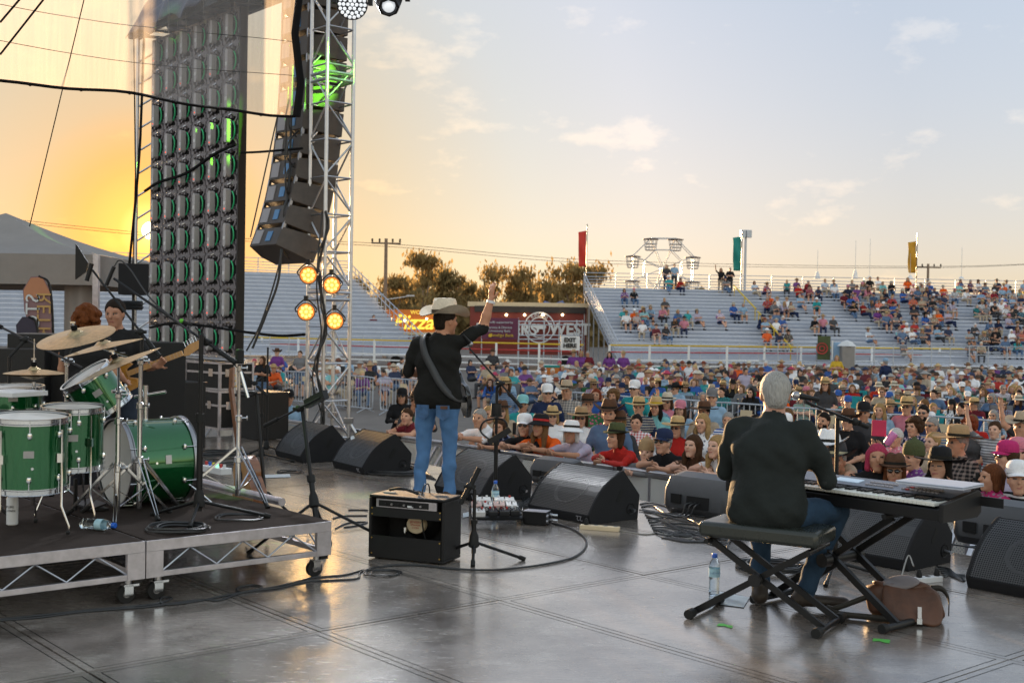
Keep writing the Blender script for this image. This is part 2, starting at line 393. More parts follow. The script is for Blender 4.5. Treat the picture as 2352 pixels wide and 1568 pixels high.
def barricade_proto():
    r = empty('crowd_barricade', (0, 0, 0), 0)
    b = MB(); b.cyl((0, .01, 1.2), (0, BW - .01, 1.2), .026, n=10); b.bar((0, .01, 1.165), (0, BW - .01, 1.165), .045, .03); b.build('top_rail', 'alu', r)
    b = MB(); b.bar((0, .02, .62), (0, .02, 1.16), .04); b.bar((0, BW - .02, .0), (0, BW - .02, 1.16), .04); b.bar((0, .02, 0), (0, .02, .62), .04)
    b.bar((0, .04, .16), (0, BW - .04, .16), .03); b.bar((0, BW / 2, .17), (0, BW / 2, 1.15), .028); b.build('frame', 'alu_dull', r)
    b = MB(); b.box((.0, BW / 2, .66), (.004, BW - .08, .96)); b.build('perforated_sheet', 'perforated', r)
    for y in (.10, BW - .10):
        b = MB(); b.bar((-.03, y, 1.14), (-.82, y, .06), .045, .03); b.build('brace', 'alu', r)
    b = MB(); b.box((-.42, BW / 2, .05), (.92, BW - .06, .02)); b.build('foot_plate', 'alu_dull', r)
    b = MB(); b.box((.0, .10, 1.195), (.07, .08, .05)); b.build('latch', 'black_plastic', r)
    return r
def set_stage(o, u, v, z=0, yaw=0):
    o.location = S(u, v, z); o.rotation_euler = (0, 0, YAW + yaw)
bproto = barricade_proto()
ORD = ['first', 'second', 'third', 'fourth', 'fifth', 'sixth', 'seventh', 'eighth', 'ninth', 'tenth', 'eleventh', 'twelfth', 'thirteenth', 'fourteenth', 'fifteenth', 'sixteenth', 'seventeenth', 'eighteenth', 'nineteenth', 'twentieth',
       '21st', '22nd', '23rd', '24th', '25th', '26th', '27th', '28th', '29th', '30th', '31st', '32nd', '33rd', '34th', '35th', '36th', '37th', '38th', '39th', '40th', '41st', '42nd', '43rd', '44th', '45th']
nb = 0
for k in range(-13, 6):
    o = bproto if nb == 0 else copy_tree(bproto)
    o.location = S(UB, k * BW, GROUND); o.rotation_euler = (0, 0, YAW); o.scale = (1, -1, 1)   # local +y runs towards the far end
    tag(o, 'perforated aluminium crowd barricade below the stage, %s panel from the far left end' % ORD[nb], 'barricade', 'barricade panels along the stage pit'); nb += 1
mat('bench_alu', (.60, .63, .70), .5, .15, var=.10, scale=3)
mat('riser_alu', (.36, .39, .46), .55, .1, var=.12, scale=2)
def bleacher(A, ang, length, nrow, tread, rise, z0, name, label, aisles, left_end=True):
    """A: top back left corner on plan; rows run along ang; returns seat(k, s) -> world point"""
    rd = V(math.cos(ang), math.sin(ang), 0); fd = V(math.sin(ang), -math.cos(ang), 0)
    A = V(A.x, A.y, 0)
    r = empty(name, A + V(0, 0, GROUND), ang); tag(r, label, 'bleachers')
    # local frame: x along rows, y backwards (-fd), z up from the ground
    def rowy(k): return -(nrow - 1 - k) * tread
    pm = MB(); pm.box((length / 2, -.02, -.02), (length, .30, .045)); seat_m = pm.mesh('seat_plank', 'bench_alu', 0)
    pm = MB(); pm.box((length / 2, .06, 0), (length, tread - .10, .03)); foot_m = pm.mesh('foot_plank', 'bench_alu', 0)
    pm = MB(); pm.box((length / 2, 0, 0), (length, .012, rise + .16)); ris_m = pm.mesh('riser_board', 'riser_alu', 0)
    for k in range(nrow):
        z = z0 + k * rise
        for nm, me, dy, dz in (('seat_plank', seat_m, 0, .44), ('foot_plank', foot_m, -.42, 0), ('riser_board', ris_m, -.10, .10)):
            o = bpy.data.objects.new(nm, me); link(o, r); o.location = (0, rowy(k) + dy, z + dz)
    ztop = z0 + (nrow - 1) * rise
    b = MB()
    n = int(length / 2)
    for q in range(n + 1):
        x = q * length / n; b.bar((x, .45, ztop - .2), (x, .45, ztop + 1.25), .05)
    for dz in (.62, .8, .98, 1.22): b.cyl((0, .45, ztop + dz), (length, .45, ztop + dz), .026, n=6)
    b.build('back_rail', 'galv', r)
    b = MB()                                                        # sub-frame
    for q in range(0, n + 1, 2):
        x = q * length / n
        b.bar((x, rowy(0), z0 - .05), (x, .3, ztop - .1), .07)
        for k in range(0, nrow, 3): b.bar((x, rowy(k), 0), (x, rowy(k), z0 + k * rise - .05), .06)
    b.build('substructure', 'galv', r)
    for x in ([0] if left_end else []) + [length]:                  # sloping end rails with mesh infill posts
        b = MB()
        y0, y1 = rowy(0) - .7, .45
        za, zb = z0 + .95, ztop + 1.2
        for dz in (0, -.35, -.9): b.cyl((x, y0, za + dz), (x, y1, zb + dz), .03, n=6)
        m_ = nrow
        for q in range(m_ + 1):
            f = q / m_; y = y0 + (y1 - y0) * f; z = za + (zb - za) * f
            b.bar((x, y, z - 1.1), (x, y, z), .04)
        b.build('end_rail', 'galv', r)
    b = MB()                                                        # front walkway rail
    yf = rowy(0) - 1.9
    b.box((length / 2, yf + .75, z0 - .05), (length, 1.5, .04))
    b.build('front_walkway', 'bench_alu', r)
    b = MB()
    for q in range(n * 2 + 1):
        x = q * length / (2 * n); b.bar((x, yf, z0 - .1), (x, yf, z0 + 1.0), .04)
    for dz in (1.0, .55, .12): b.cyl((0, yf, z0 + dz), (length, yf, z0 + dz), .024, n=6)
    b.build('front_rail', 'galv', r)
    for x in aisles:
        for (k0, k1) in ((nrow - 2, nrow * .52), (nrow * .48, 0)):
            b = MB(); a = V(x, rowy(k0) - .2, z0 + k0 * rise + .75); c = V(x, rowy(k1) - .3, z0 + k1 * rise + .75)
            b.cyl(a, c, .05, n=8); b.build('aisle_handrail', 'yellow_paint', r)
            for f in (.03, .5, .97):
                b = MB(); p = a.lerp(c, f); b.cyl(p, p - V(0, 0, .8), .03, n=6); b.build('handrail_post', 'yellow_paint', r)
    M_ = Matrix.Translation(A + V(0, 0, GROUND)) @ Matrix.Rotation(ang, 4, 'Z')
    return lambda k, s: M_ @ V(s, rowy(k), z0 + k * rise + .46)
ANG_R = R(4)
pR = D(1344, 628, 76)
NR = 19
seatR = bleacher(pR, ANG_R, 36, NR, .72, (pR.z - GROUND - 1.15 - 1.0) / (NR - 1), 1.0, 'bleachers', 'long grandstand of aluminium bleachers on the right full of spectators', (9.2, 27.6))
pL = D(805, 602, 80); ANG_L = R(25.0)
rdL = V(math.cos(ANG_L), math.sin(ANG_L), 0)
seatL = bleacher(pL - rdL * 30, ANG_L, 30, NR, .74, (pL.z - GROUND - 1.15 - 1.0) / (NR - 1), 1.0, 'bleachers', 'nearly empty grandstand of aluminium bleachers behind the black screen', (6, 17.5))
def fence_run(P, label):
    r = empty('arena_fence', (P[0].x, P[0].y, GROUND), 0, label, 'fence')
    H = 1.8
    for dz, mt, rr, nm in ((H, 'yellow_paint', .045, 'top_rail'), (H - .33, 'red_paint', .035, 'middle_rail'), (H - .72, 'white_paint', .045, 'lower_rail'), (H - 1.02, 'white_paint', .04, 'lower_rail'), (H - 1.35, 'white_paint', .04, 'lower_rail')):
        b = MB()
        for a, c in zip(P[:-1], P[1:]): b.cyl(V(a.x, a.y, GROUND + dz), V(c.x, c.y, GROUND + dz), rr, n=6)
        b.build(nm, mt, r, world=True)
    pm = None
    for a, c in zip(P[:-1], P[1:]):
        n = max(1, round((c - a).length / 2.16))
        for k in range(n):
            p = a.lerp(c, k / n)
            if pm is None:
                b = MB(); b.box((0, 0, H / 2), (.11, .11, H)); pm = b.mesh('post', 'white_paint', 0)
            o = bpy.data.objects.new('post', pm); link(o, r); o.location = V(p.x - P[0].x, p.y - P[0].y, 0)
    return r
fl = lambda p: V(p.x, p.y, 0)
F0, F1, F2 = fl(D(520, 775, 66)), fl(D(1340, 790, 58.5)), fl(D(2450, 800, 68))
fence_run([F0, F1], 'white post arena rail with yellow top bar crossing in front of the left grandstand')
fence_run([F1 + V(1.3, .5, 0), F2], 'white post arena rail with yellow top bar in front of the right grandstand')
def leaf_material(name, col):
    m = bpy.data.materials.new(name); m.use_nodes = True; t = m.node_tree; K = t.links.new; t.nodes.clear()
    o = t.nodes.new('ShaderNodeOutputMaterial'); mx = t.nodes.new('ShaderNodeMixShader'); df = t.nodes.new('ShaderNodeBsdfDiffuse'); tl = t.nodes.new('ShaderNodeBsdfTranslucent'); g = t.nodes.new('ShaderNodeNewGeometry')
    nz = t.nodes.new('ShaderNodeTexNoise'); nz.inputs['Scale'].default_value = .9; K(g.outputs['Position'], nz.inputs['Vector'])
    r = t.nodes.new('ShaderNodeValToRGB'); e = r.color_ramp.elements; e[0].position = .3; e[1].position = .7; e[0].color = (*[c * .7 for c in col], 1); e[1].color = (*[c * 1.5 for c in col], 1); K(nz.outputs['Fac'], r.inputs['Fac'])
    K(r.outputs['Color'], df.inputs['Color']); K(r.outputs['Color'], tl.inputs['Color']); mx.inputs[0].default_value = .45; K(df.outputs[0], mx.inputs[1]); K(tl.outputs[0], mx.inputs[2]); K(mx.outputs[0], o.inputs['Surface']); MATS[name] = m
leaf_material('gum_leaf', (.27, .195, .085)); leaf_material('gum_leaf_dark', (.22, .165, .075))  # leaf colours lightened towards gold to stand in for haze
mat('gum_bark', (.24, .17, .12), .85, var=.3)
def gum_tree(P, H, sp, lab, seed, nclump=26, leaf='gum_leaf', low=.45):
    rt = random.Random(seed); r = empty('gum_tree', P, 0, lab, 'tree', 'trees between the grandstands')
    b = MB(); tips = []
    def limb(p, d, l, rad, dep):
        q = p + d * l; mid = p.lerp(q, .5) + V(rt.uniform(-.06, .06), rt.uniform(-.06, .06), 0) * l
        b.tube([p, mid, q], [rad, rad * .8, rad * .6], n=6)
        if dep >= 3: tips.append(q); return
        if dep >= 1: tips.append(mid)
        for k in range(rt.choice([2, 3, 3])):
            a = rt.uniform(0, 6.28); s_ = rt.uniform(.5, 1.0) * sp; nd = (d * .6 + V(math.cos(a) * s_, math.sin(a) * s_, rt.uniform(.3, .8))).normalized(); limb(q, nd, l * rt.uniform(.55, .8), rad * .6, dep + 1)
    limb(V(0, 0, 0), V(rt.uniform(-.06, .06), 0, 1).normalized(), H * low, H * .022, 0)
    zmax = max(t.z for t in tips); k_ = H / zmax
    b.v = [(x, y, z * k_) for x, y, z in b.v]; tips = [V(t.x, t.y, t.z * k_) for t in tips]
    b.build('trunk', 'gum_bark', r)
    b = MB(); vs = []; fs = []
    for t in tips:
        rr = H * rt.uniform(.07, .125)
        for _ in range(nclump):
            d = V(rt.gauss(0, 1), rt.gauss(0, 1), rt.gauss(0, .7)); p = t + d * rr * .62; s_ = rt.uniform(.12, .30) * H / 9
            n = V(rt.uniform(-1, 1), rt.uniform(-1, 1), rt.uniform(-.6, .6)).normalized(); x = n.cross(V(0, 0, 1)).normalized() * s_ * .55; y = n.cross(x).normalized() * s_ * 1.25
            i = len(vs); vs += [p - x, p - y, p + x, p + y]; fs.append((i, i + 1, i + 2, i + 3))
    b.add(vs, fs); b.build('crown', leaf, r, smooth=0)
    return r
TR = [(850, 122, 7.2, 'thin gum tree beside the power pole'), (905, 135, 8.0, 'low dark gum tree right of the power pole'), (972, 118, 9.6, 'tallest spreading gum tree between the grandstands'), (1025, 128, 8.6, 'gum tree just right of the tallest one'), (1085, 140, 7.6, 'rounded gum tree behind the waving hand'),
      (1150, 122, 8.6, 'broad gum tree above the purple banner'), (1200, 132, 7.8, 'gum tree above the round emblem'), (1255, 136, 8.0, 'gum tree left of the red banner'), (1318, 118, 8.8, 'gum tree touching the right grandstand'), (1290, 140, 7.4, 'lower gum tree behind the red trailer end'), (935, 145, 7.0, 'distant low gum tree behind the pizza van'), (1120, 148, 7.2, 'distant low gum tree behind the purple banner')]
for k, (px, d, h, lab) in enumerate(TR):
    p = D(px, 700, d); gum_tree(V(p.x, p.y, GROUND), h * .93, .75, lab, 40 + k, 62 if h > 7.3 else 50, 'gum_leaf' if k % 3 else 'gum_leaf_dark', .34)
b = MB(); vs = []; fs = []; rt = random.Random(77)
for _ in range(12000):
    x = rt.uniform(-62, 40); y = rt.uniform(150, 172); top = 6.2 + 1.2 * math.sin(x * .35) + .8 * math.sin(x * .9 + 1); z = GROUND + rt.uniform(0, 1) ** .7 * top; p = V(x, y, z); s_ = rt.uniform(.35, .75)
    n = V(rt.uniform(-1, 1), -1, rt.uniform(-.5, .5)).normalized(); a = n.cross(V(0, 0, 1)).normalized() * s_; c = n.cross(a).normalized() * s_
    i = len(vs); vs += [p - a, p - c, p + a, p + c]; fs.append((i, i + 1, i + 2, i + 3))
b.add(vs, fs); tag(b.build('scrub', 'gum_leaf_dark', smooth=0), 'dark band of scrub along the horizon behind the trees', 'scrub', kind='stuff')
def power_pole(px, ytop, d, lab, arm=1.1, box=True):
    p = D(px, ytop, d); r = empty('power_pole', V(p.x, p.y, GROUND), 0, lab, 'power pole'); h = p.z - GROUND
    b = MB(); b.cyl((0, 0, 0), (0, 0, h), .17, .12, n=8); b.build('pole', 'gum_bark', r)
    b = MB(); b.bar((-arm, 0, h - .35), (arm, .2, h - .35), .12, .12); b.build('cross_arm', 'gum_bark', r)
    for x in (-.95, -.45, .45, .95):
        b = MB(); b.lathe([(.05, 0), (.09, .06), (.05, .12), (.09, .2), (.04, .28)], (x * arm, 0, h - .28), (0, 0, 1), 8); b.build('insulator', 'rubber', r)
    if box:
        b = MB(); b.box((-1.05, 0, h - 5.2), (.8, .6, 1.5)); b.build('transformer', 'galv', r)
        b = MB(); b.bar((-1.0, 0, h - 4.3), (0, 0, h - 4.2), .1, .1); b.build('bracket', 'galv', r); b = MB(); b.bar((0, 0, h - 4.6), (1.9, 0, h - 4.3), .07, .07); b.box((1.9, 0, h - 4.28), (.6, .3, .1)); b.build('lamp_arm', 'galv', r)
    return r
power_pole(887, 548, 92, 'wooden power pole with transformer beside the left grandstand')
power_pole(2132, 606, 120, 'distant wooden power pole above the right grandstand', 1.3, False)
for k, (ya, yb) in enumerate(((560, 585), (566, 592))):
    b = MB(); b.tube(spline([D(-100, ya - 70, 92), D(400, ya - 20, 92), D(887, ya, 92), D(1400, yb + 14, 105), D(2132, 612 + k * 3, 120), D(2500, 600, 125)]), .018, n=4); tag(b.build('power_line', 'black_metal'), ('upper' if k == 0 else 'lower') + ' power line strung across the sky', 'power line')
mat('ban_red', (.55, .035, .02), .7, var=.1); mat('ban_teal', (.01, .22, .19), .7, var=.1); mat('ban_gold', (.50, .25, .01), .7, var=.1)
def banner(x0, x1, y0, y1, ptop, d, mt, lab, side=1):
    a, c = D(x0, y0, d), D(x1, y1, d); r = empty('banner_flag', V(c.x, c.y, GROUND + 4), 0, lab, 'banner')
    b = MB(); zt = D(x1, ptop, d).z; b.cyl(V(c.x, c.y, GROUND), V(c.x, c.y, zt), .035, n=6); b.build('pole', 'black_metal', r, world=True)
    b = MB(); w = c.x - a.x; b.grid(lambda s, t: V(c.x - w * s * (1 - .12 * t) - .05, c.y + .10 * math.sin(t * 7 + s * 3), a.z + (c.z - a.z) * t + .10 * (1 - s) * (1 - t)), 6, 14); o = b.build('cloth', mt, r, smooth=60, world=True); o.modifiers.new('t', 'SOLIDIFY').thickness = .01
banner(1330, 1347, 533, 612, 515, 84, 'ban_red', 'tall red banner flag above the left end of the right grandstand')
banner(1685, 1703, 546, 622, 530, 84, 'ban_teal', 'tall teal banner flag above the middle of the grandstand')
banner(2087, 2105, 557, 627, 535, 84, 'ban_gold', 'tall golden banner flag above the right of the grandstand')
p = D(1711, 640, 90); r = empty('floodlight_mast', V(p.x, p.y, GROUND), 0, 'floodlight mast with grey lamp boxes beside the teal banner', 'light mast'); zt = D(1711, 528, 90).z - GROUND
b = MB(); b.cyl((0, 0, 0), (0, 0, zt), .09, n=8); b.build('mast', 'galv', r)
for q in (-.22, .22):
    b = MB(); b.box((q, -.1, zt - .3), (.38, .22, .56)); b.build('lamp_box', 'galv', r, bevel=.02)
for k, (px, yt) in enumerate(((1877, 624), (1964, 620), (1997, 634), (2090, 632), (2208, 635))):
    p = D(px, 650, 79); r = empty('marker_mast', V(p.x, p.y, D(px, 640, 79).z), 0, 'white cone with thin aerial on the grandstand top rail, %s from left' % ORD[k], 'mast', 'white cones along the top rail')
    b = MB(); h = D(px, yt, 79).z - r.location.z; b.lathe([(.2, 0), (.08, h)], (0, 0, 0), (0, 0, 1), 10); b.build('cone', 'white_paint', r)
    b = MB(); b.cyl((0, 0, h), (0, 0, h + 1.4 + .5 * (k % 3)), .012, n=5); b.build('aerial', 'galv', r)
def big_wheel():
    c = D(1522, 617, 118); Rr = 3.15; r = empty('ferris_wheel', c, 0, 'small ferris wheel with caged gondolas rising behind the grandstand', 'ferris wheel')
    P = [V(Rr * math.sin(R(22.5 + 45 * k)), 0, Rr * math.cos(R(22.5 + 45 * k))) for k in range(8)]
    for y in (-.6, .6):
        b = MB()
        for k in range(8): b.bar(P[k] + V(0, y, 0), P[(k + 1) % 8] + V(0, y, 0), .08); b.bar(P[k] * .62 + V(0, y, 0), P[(k + 1) % 8] * .62 + V(0, y, 0), .06)
        b.build('rim', 'galv', r)
        for k in range(8):
            b = MB(); b.bar(V(0, y, 0), P[k] + V(0, y, 0), .07); b.build('spoke', 'galv', r)
    b = MB()
    for y in (-1, 1): b.bar((-2.2, y, GROUND - c.z), (0, y, 0), .14); b.bar((2.2, y, GROUND - c.z), (0, y, 0), .14)
    b.cyl((0, -1.1, 0), (0, 1.1, 0), .18); b.build('support_legs', 'galv', r)
    for k in range(8):
        q = P[k]; b = MB(); b.lathe([(.05, .06), (.78, -.06), (.80, -.12), (.05, -.10)], q, (0, 0, 1), 12); g_ = b.build('gondola_roof', 'bag_brown', r)
        b = MB()
        for a in range(10):
            t = 2 * math.pi * a / 10; b.cyl(q + V(.66 * math.cos(t), .66 * math.sin(t), -.1), q + V(.52 * math.cos(t), .52 * math.sin(t), -1.15), .022, n=4)
        for z, rr in ((-.55, .62), (-.85, .57), (-1.15, .50)): b.tube([q + V(rr * math.cos(t), rr * math.sin(t), z) for t in np.linspace(0, 2 * math.pi, 12, endpoint=False)], .035, n=4, closed=True)
        b.lathe([(.01, -1.17), (.5, -1.16)], q, (0, 0, 1), 12, cap=False); b.build('gondola_cage', 'galv', r)
big_wheel()
mat('trailer_red', (.20, .022, .014), .45, var=.12, scale=2); mat('sign_orange', (.55, .16, .02), .5, var=.1); mat('sign_yellow', (.65, .45, .02), .4, var=0, emit=(1, .75, .1), estr=.16); mat('ban_purple', (.115, .018, .055), .6, var=.06); mat('bulb', (1, .8, .5), .4, var=0, emit=(1, .7, .35), estr=2.2); mat('van_dark', (.03, .022, .02), .6); mat('sky_panel', (.10, .18, .42), .5); mat('plum', (.25, .05, .22), .5); mat('sign_black', (.012, .012, .012), .5, var=0)
def bx(r, nm, x0, y0, x1, y1, d, dep, mt, off=0, **kw):
    a, c = D(x0, y1, d), D(x1, y0, d); b = MB(); b.box(((a.x + c.x) / 2, d + dep / 2 + off, (a.z + c.z) / 2), (c.x - a.x, dep, c.z - a.z)); return b.build(nm, mt, r, world=True, smooth=0, **kw)
def tx(r, body, px, py, d, hpx, mt, shear=0, bold=0, nm='lettering'):
    return text(body, hpx * d / FPX * 1.38, mt, D(px, py, d), (1, 0, 0), (0, 0, 1), r, nm, .01, shear, bold=bold)
p = D(945, 800, 74); r = empty('pizza_van', V(p.x, p.y, GROUND), 0, 'food van with big yellow pizza lettering behind the arena rail', 'food van')
bx(r, 'body', 878, 716, 1040, 812, 74, 2.4, 'van_dark'); bx(r, 'sign_board', 884, 712, 1000, 766, 73.8, .12, 'sign_orange'); bx(r, 'red_panel', 896, 768, 1010, 790, 73.85, .1, 'trailer_red'); bx(r, 'awning', 880, 764, 1030, 768, 73.0, .9, 'cream_plastic'); bx(r, 'serving_hatch', 930, 790, 1000, 808, 73.9, .08, 'dark_hole')
tx(r, 'Pizza', 948, 741, 73.6, 34, 'sign_yellow', .35, .02); tx(r, 'WOODFIRED', 980, 718, 73.6, 9, 'sign_yellow')
for k, x in enumerate((898, 930, 980, 1010)):
    b = MB(); b.ball(D(x, 732 + 4 * (k % 2), 73.3), .07, n=8); b.build('bulb', 'bulb', r, world=True)
for x in (910, 1000):
    b = MB(); q = D(x, 800, 74.2); b.cyl(V(q.x, 74.0, GROUND + .35), V(q.x, 74.3, GROUND + .35), .35, n=16); b.build('wheel', 'rubber', r, world=True)
p = D(1215, 800, 76); r = empty('red_trailer', V(p.x, p.y, GROUND), 0, 'long red trailer stall with white round bull emblem and WEST lettering', 'trailer')
bx(r, 'body', 1078, 702, 1352, 812, 76, 2.6, 'trailer_red'); bx(r, 'roof_edge', 1074, 697, 1356, 703, 75.9, 2.8, 'cream_plastic'); bx(r, 'upper_panel', 1090, 706, 1345, 716, 75.85, .1, 'van_dark'); bx(r, 'end_post', 1346, 706, 1356, 812, 75.8, .2, 'gum_bark')
tx(r, 'RINGERS', 1163, 757, 75.7, 26, 'white_paint', 0, .02); tx(r, 'WEST', 1309, 757, 75.7, 26, 'white_paint', 0, .03)
c = D(1239, 752, 75.7)
for ri, ro in ((.60, .66), (.90, .97)):
    b = MB(); b.lathe([(ri, 0), (ro, 0), (ro, .03), (ri, .03)], c, (0, -1, 0), 40, cap=False); b.build('emblem_ring', 'white_paint', r, world=True)
bull = [(-.42, .02), (-.50, .14), (-.40, .20), (-.30, .16), (-.1, .22), (.18, .20), (.34, .22), (.40, .12), (.42, -.05), (.36, -.02), (.34, -.30), (.24, -.30), (.22, -.10), (-.02, -.10), (-.06, -.30), (-.16, -.30), (-.18, -.08), (-.30, -.02)]
b = MB(); b.prism(bull, c + V(0, -.02, 0), (1, 0, 0), (0, 0, 1), (0, 1, 0), .03); b.build('bull_emblem', 'white_paint', r, world=True, smooth=0)
for k, ch in enumerate('RINGERS'):
    t = R(125 - k * 70 / 6); q = c + V(.78 * math.cos(t), -.02, .78 * math.sin(t)); text(ch, .30, 'white_paint', q, (math.sin(t), 0, -math.cos(t)), (math.cos(t), 0, math.sin(t)), r, 'emblem_letter', .01)
for k, x in enumerate((1117, 1163, 1205, 1247, 1292)):
    b = MB(); b.ball(D(x, 723, 75.5), .08, n=8); b.build('bulb', 'bulb', r, world=True)
for x in (1130, 1300):
    b = MB(); q = D(x, 800, 76); b.cyl(V(q.x, 75.9, GROUND + .4), V(q.x, 76.2, GROUND + .4), .4, n=16); b.build('wheel', 'rubber', r, world=True)
p = D(1150, 780, 72); r = empty('sponsor_banner', V(p.x, p.y, GROUND), 0, 'purple sponsor banner with white and gold lettering before the red trailer', 'banner')
bx(r, 'cloth', 1106, 731, 1192, 778, 72, .06, 'ban_purple')
for k, (tx_, y, s_, mt_, x_) in enumerate((('Proudly supported by', 740, 5.2, 'paper', 1147), ('Maranoa & Districts', 752, 5.2, 'paper', 1147), ('Community Bank', 760, 5.2, 'paper', 1147), ('Bendigo Bank', 770, 7.0, 'yellow_paint', 1153))): tx(r, tx_, x_, y, 71.9, s_, mt_)
b = MB(); b.lathe([(.001, 0), (.11, 0), (.11, .02)], D(1126, 770, 71.9), (0, -1, 0), 16, cap=False); b.build('logo_disc', 'yellow_paint', r, world=True)
for x in (1107, 1191):
    a = D(x, 730, 72.05); b = MB(); b.cyl(V(a.x, 72.05, GROUND), V(a.x, 72.05, a.z), .035, n=6); b.build('post', 'galv', r, world=True)
p = D(1309, 800, 53); r = empty('exit_sign', V(p.x, p.y, GROUND), 0, 'white EXIT HERE sign board at the end of the arena rail', 'sign')
bx(r, 'board', 1287, 772, 1332, 804, 53, .03, 'white_paint'); tx(r, 'EXIT', 1309, 781, 52.95, 9.5, 'sign_black', 0, .012); tx(r, 'HERE', 1309, 794, 52.95, 9.5, 'sign_black', 0, .012)
for x in (1289, 1330):
    a = D(x, 805, 53.03); b = MB(); b.cyl(V(a.x, 53.05, GROUND), V(a.x, 53.05, a.z), .025, n=6); b.build('post', 'galv', r, world=True)
# scaffold frame before the trailer
r = empty('scaffold_frame', D(1200, 800, 68), 0, 'bare grey scaffold frame standing before the red trailer', 'scaffold'); r.location.z = GROUND
for x in (1192, 1215, 1250, 1285, 1325, 1338):
    a = D(x, 735, 68); b = MB(); b.cyl(V(a.x, 68, GROUND), V(a.x, 68, a.z), .04, n=6); b.build('upright', 'galv', r, world=True)
for y in (738, 746, 770, 779, 800):
    a, c = D(1192, y, 68), D(1338, y, 68); b = MB(); b.cyl(a, c, .035, n=6); b.build('cross_bar', 'galv', r, world=True)
p = D(1268, 712, 82); r = empty('carnival_sign', V(p.x, p.y, GROUND), 0, 'bright zigzag carnival sign panel above the red trailer roof', 'sign')
b = MB(); b.prism([(-.9, .1), (-.5, .5), (.1, .3), (.7, .55), (1.0, .1), (.6, -.1), (.2, .1), (-.3, -.05)], V(p.x, 82, D(1268, 708, 82).z), (1, 0, 0), (0, 0, 1), (0, 1, 0), .1); b.build('zigzag_panel', 'sky_panel', r, world=True, smooth=0)
b = MB(); b.prism([(-.7, .15), (-.4, .36), (.1, .2), (.6, .4), (.8, .15), (.5, .05), (.2, .16), (-.2, .05)], V(p.x, 81.9, D(1268, 708, 82).z), (1, 0, 0), (0, 0, 1), (0, 1, 0), .06); b.build('inner_panel', 'yellow_paint', r, world=True, smooth=0)
b = MB(); b.cyl(V(p.x, 82.1, GROUND), V(p.x, 82.1, D(1268, 712, 82).z), .08); b.build('post', 'galv', r, world=True)
# painted entrance under the right grandstand
p = D(1893, 800, 60.5); r = empty('entrance_panel', V(p.x, p.y, GROUND), 0, 'dark painted entrance panel with red circle below the grandstand', 'panel')
mat('art_green', (.05, .07, .02), .6, var=.6, scale=3); bx(r, 'board', 1878, 772, 1908, 826, 61.6, .1, 'art_green')
b = MB(); b.lathe([(.10, 0), (.16, 0), (.16, .02)], D(1888, 800, 61.5), (0, -1, 0), 18, cap=False); b.lathe([(.24, 0), (.30, 0), (.30, .02)], D(1888, 800, 61.5), (0, -1, 0), 18, cap=False); b.build('painted_circles', 'red_paint', r, world=True)
p = D(1930, 800, 60.5); r = empty('blue_doorway', V(p.x, p.y, GROUND), 0, 'pale blue doorway beside the painted entrance panel', 'door'); mat('pale_blue', (.25, .40, .58), .5); bx(r, 'door_leaf', 1914, 786, 1938, 826, 61.6, .08, 'pale_blue'); bx(r, 'door_frame', 1910, 782, 1914, 826, 61.5, .12, 'white_paint')
p = D(1950, 800, 60.5); r = empty('white_booth', V(p.x, p.y, GROUND), 0, 'small white canvas booth right of the blue doorway', 'tent'); b = MB(); q = D(1950, 795, 61); b.box((q.x, 61.4, (GROUND + q.z) / 2), (.62, .7, q.z - GROUND)); b.build('wall', 'canvas_grey', r, world=True); b = MB(); b.lathe([(.5, 0), (.25, .22), (.02, .30)], V(q.x, 61.4, q.z), (0, 0, 1), 4); b.build('roof', 'white_plastic', r, world=True, smooth=0)
# orange bins
for k, (x, y) in enumerate(((1268, 835), (1525, 843))):
    q = D(x, y, 50); b = MB(); b.box((0, 0, .5), (.55, .6, 1.0), taper=.0 + 1.12); o = b.build('wheelie_bin', 'sign_orange', loc=V(q.x, q.y, GROUND), smooth=0, bevel=.03); tag(o, 'orange wheelie bin by the arena rail, %s' % ('near the exit sign' if k == 0 else 'below the grandstand end'), 'bin'); b = MB(); b.box((0, 0, 1.04), (.62, .68, .08)); b.build('lid', 'green_led' if 0 else 'ban_teal', o)
def bar_proto():
    r = empty('crowd_barrier', (0, 0, 0)); L_ = 2.2
    b = MB(); b.tube(spline([(.06, 0, .12), (0, 0, .25), (0, 0, .95), (.10, 0, 1.08), (L_ - .10, 0, 1.08), (L_, 0, .95), (L_, 0, .25), (L_ - .06, 0, .12)], 4), .021, n=6); b.tube([(.06, 0, .14), (L_ - .06, 0, .14)], .018, n=6); b.build('frame', 'galv', r)
    bm = MB(); bm.cyl((0, 0, .14), (0, 0, 1.07), .011, n=5); me = bm.mesh('bar', 'galv')
    for k in range(14):
        o = bpy.data.objects.new('bar', me); link(o, r); o.location = (.14 + k * (L_ - .28) / 13, 0, 0)
    for x in (.35, L_ - .35):
        b = MB(); b.tube([(x, -.32, .01), (x, 0, .14), (x, .32, .01)], .016, n=5); b.build('foot', 'galv', r)
    b = MB(); b.box((L_ / 2, -.02, .88), (.30, .01, .16)); b.build('hire_plate', 'cream_plastic', r)
    return r
bp = None; k_ = 0
def bar_run(a, c, nm):
    global bp, k_
    d = c - a; n = max(1, round(d.length / 2.28)); ang = math.atan2(d.y, d.x)
    for k in range(n):
        if bp is None: bp = bar_proto(); o = bp
        else: o = copy_tree(bp)
        p = a.lerp(c, k / n); o.location = V(p.x, p.y, GROUND); o.rotation_euler = (0, 0, ang + .03 * math.sin(k * 2)); tag(o, 'galvanised crowd barrier %s, %s from left' % (nm, ORD[k]), 'barrier', 'interlocking crowd barriers')
bar_run(G(560, 918, GROUND), G(1000, 964, GROUND), 'on the open ground left of the singer')
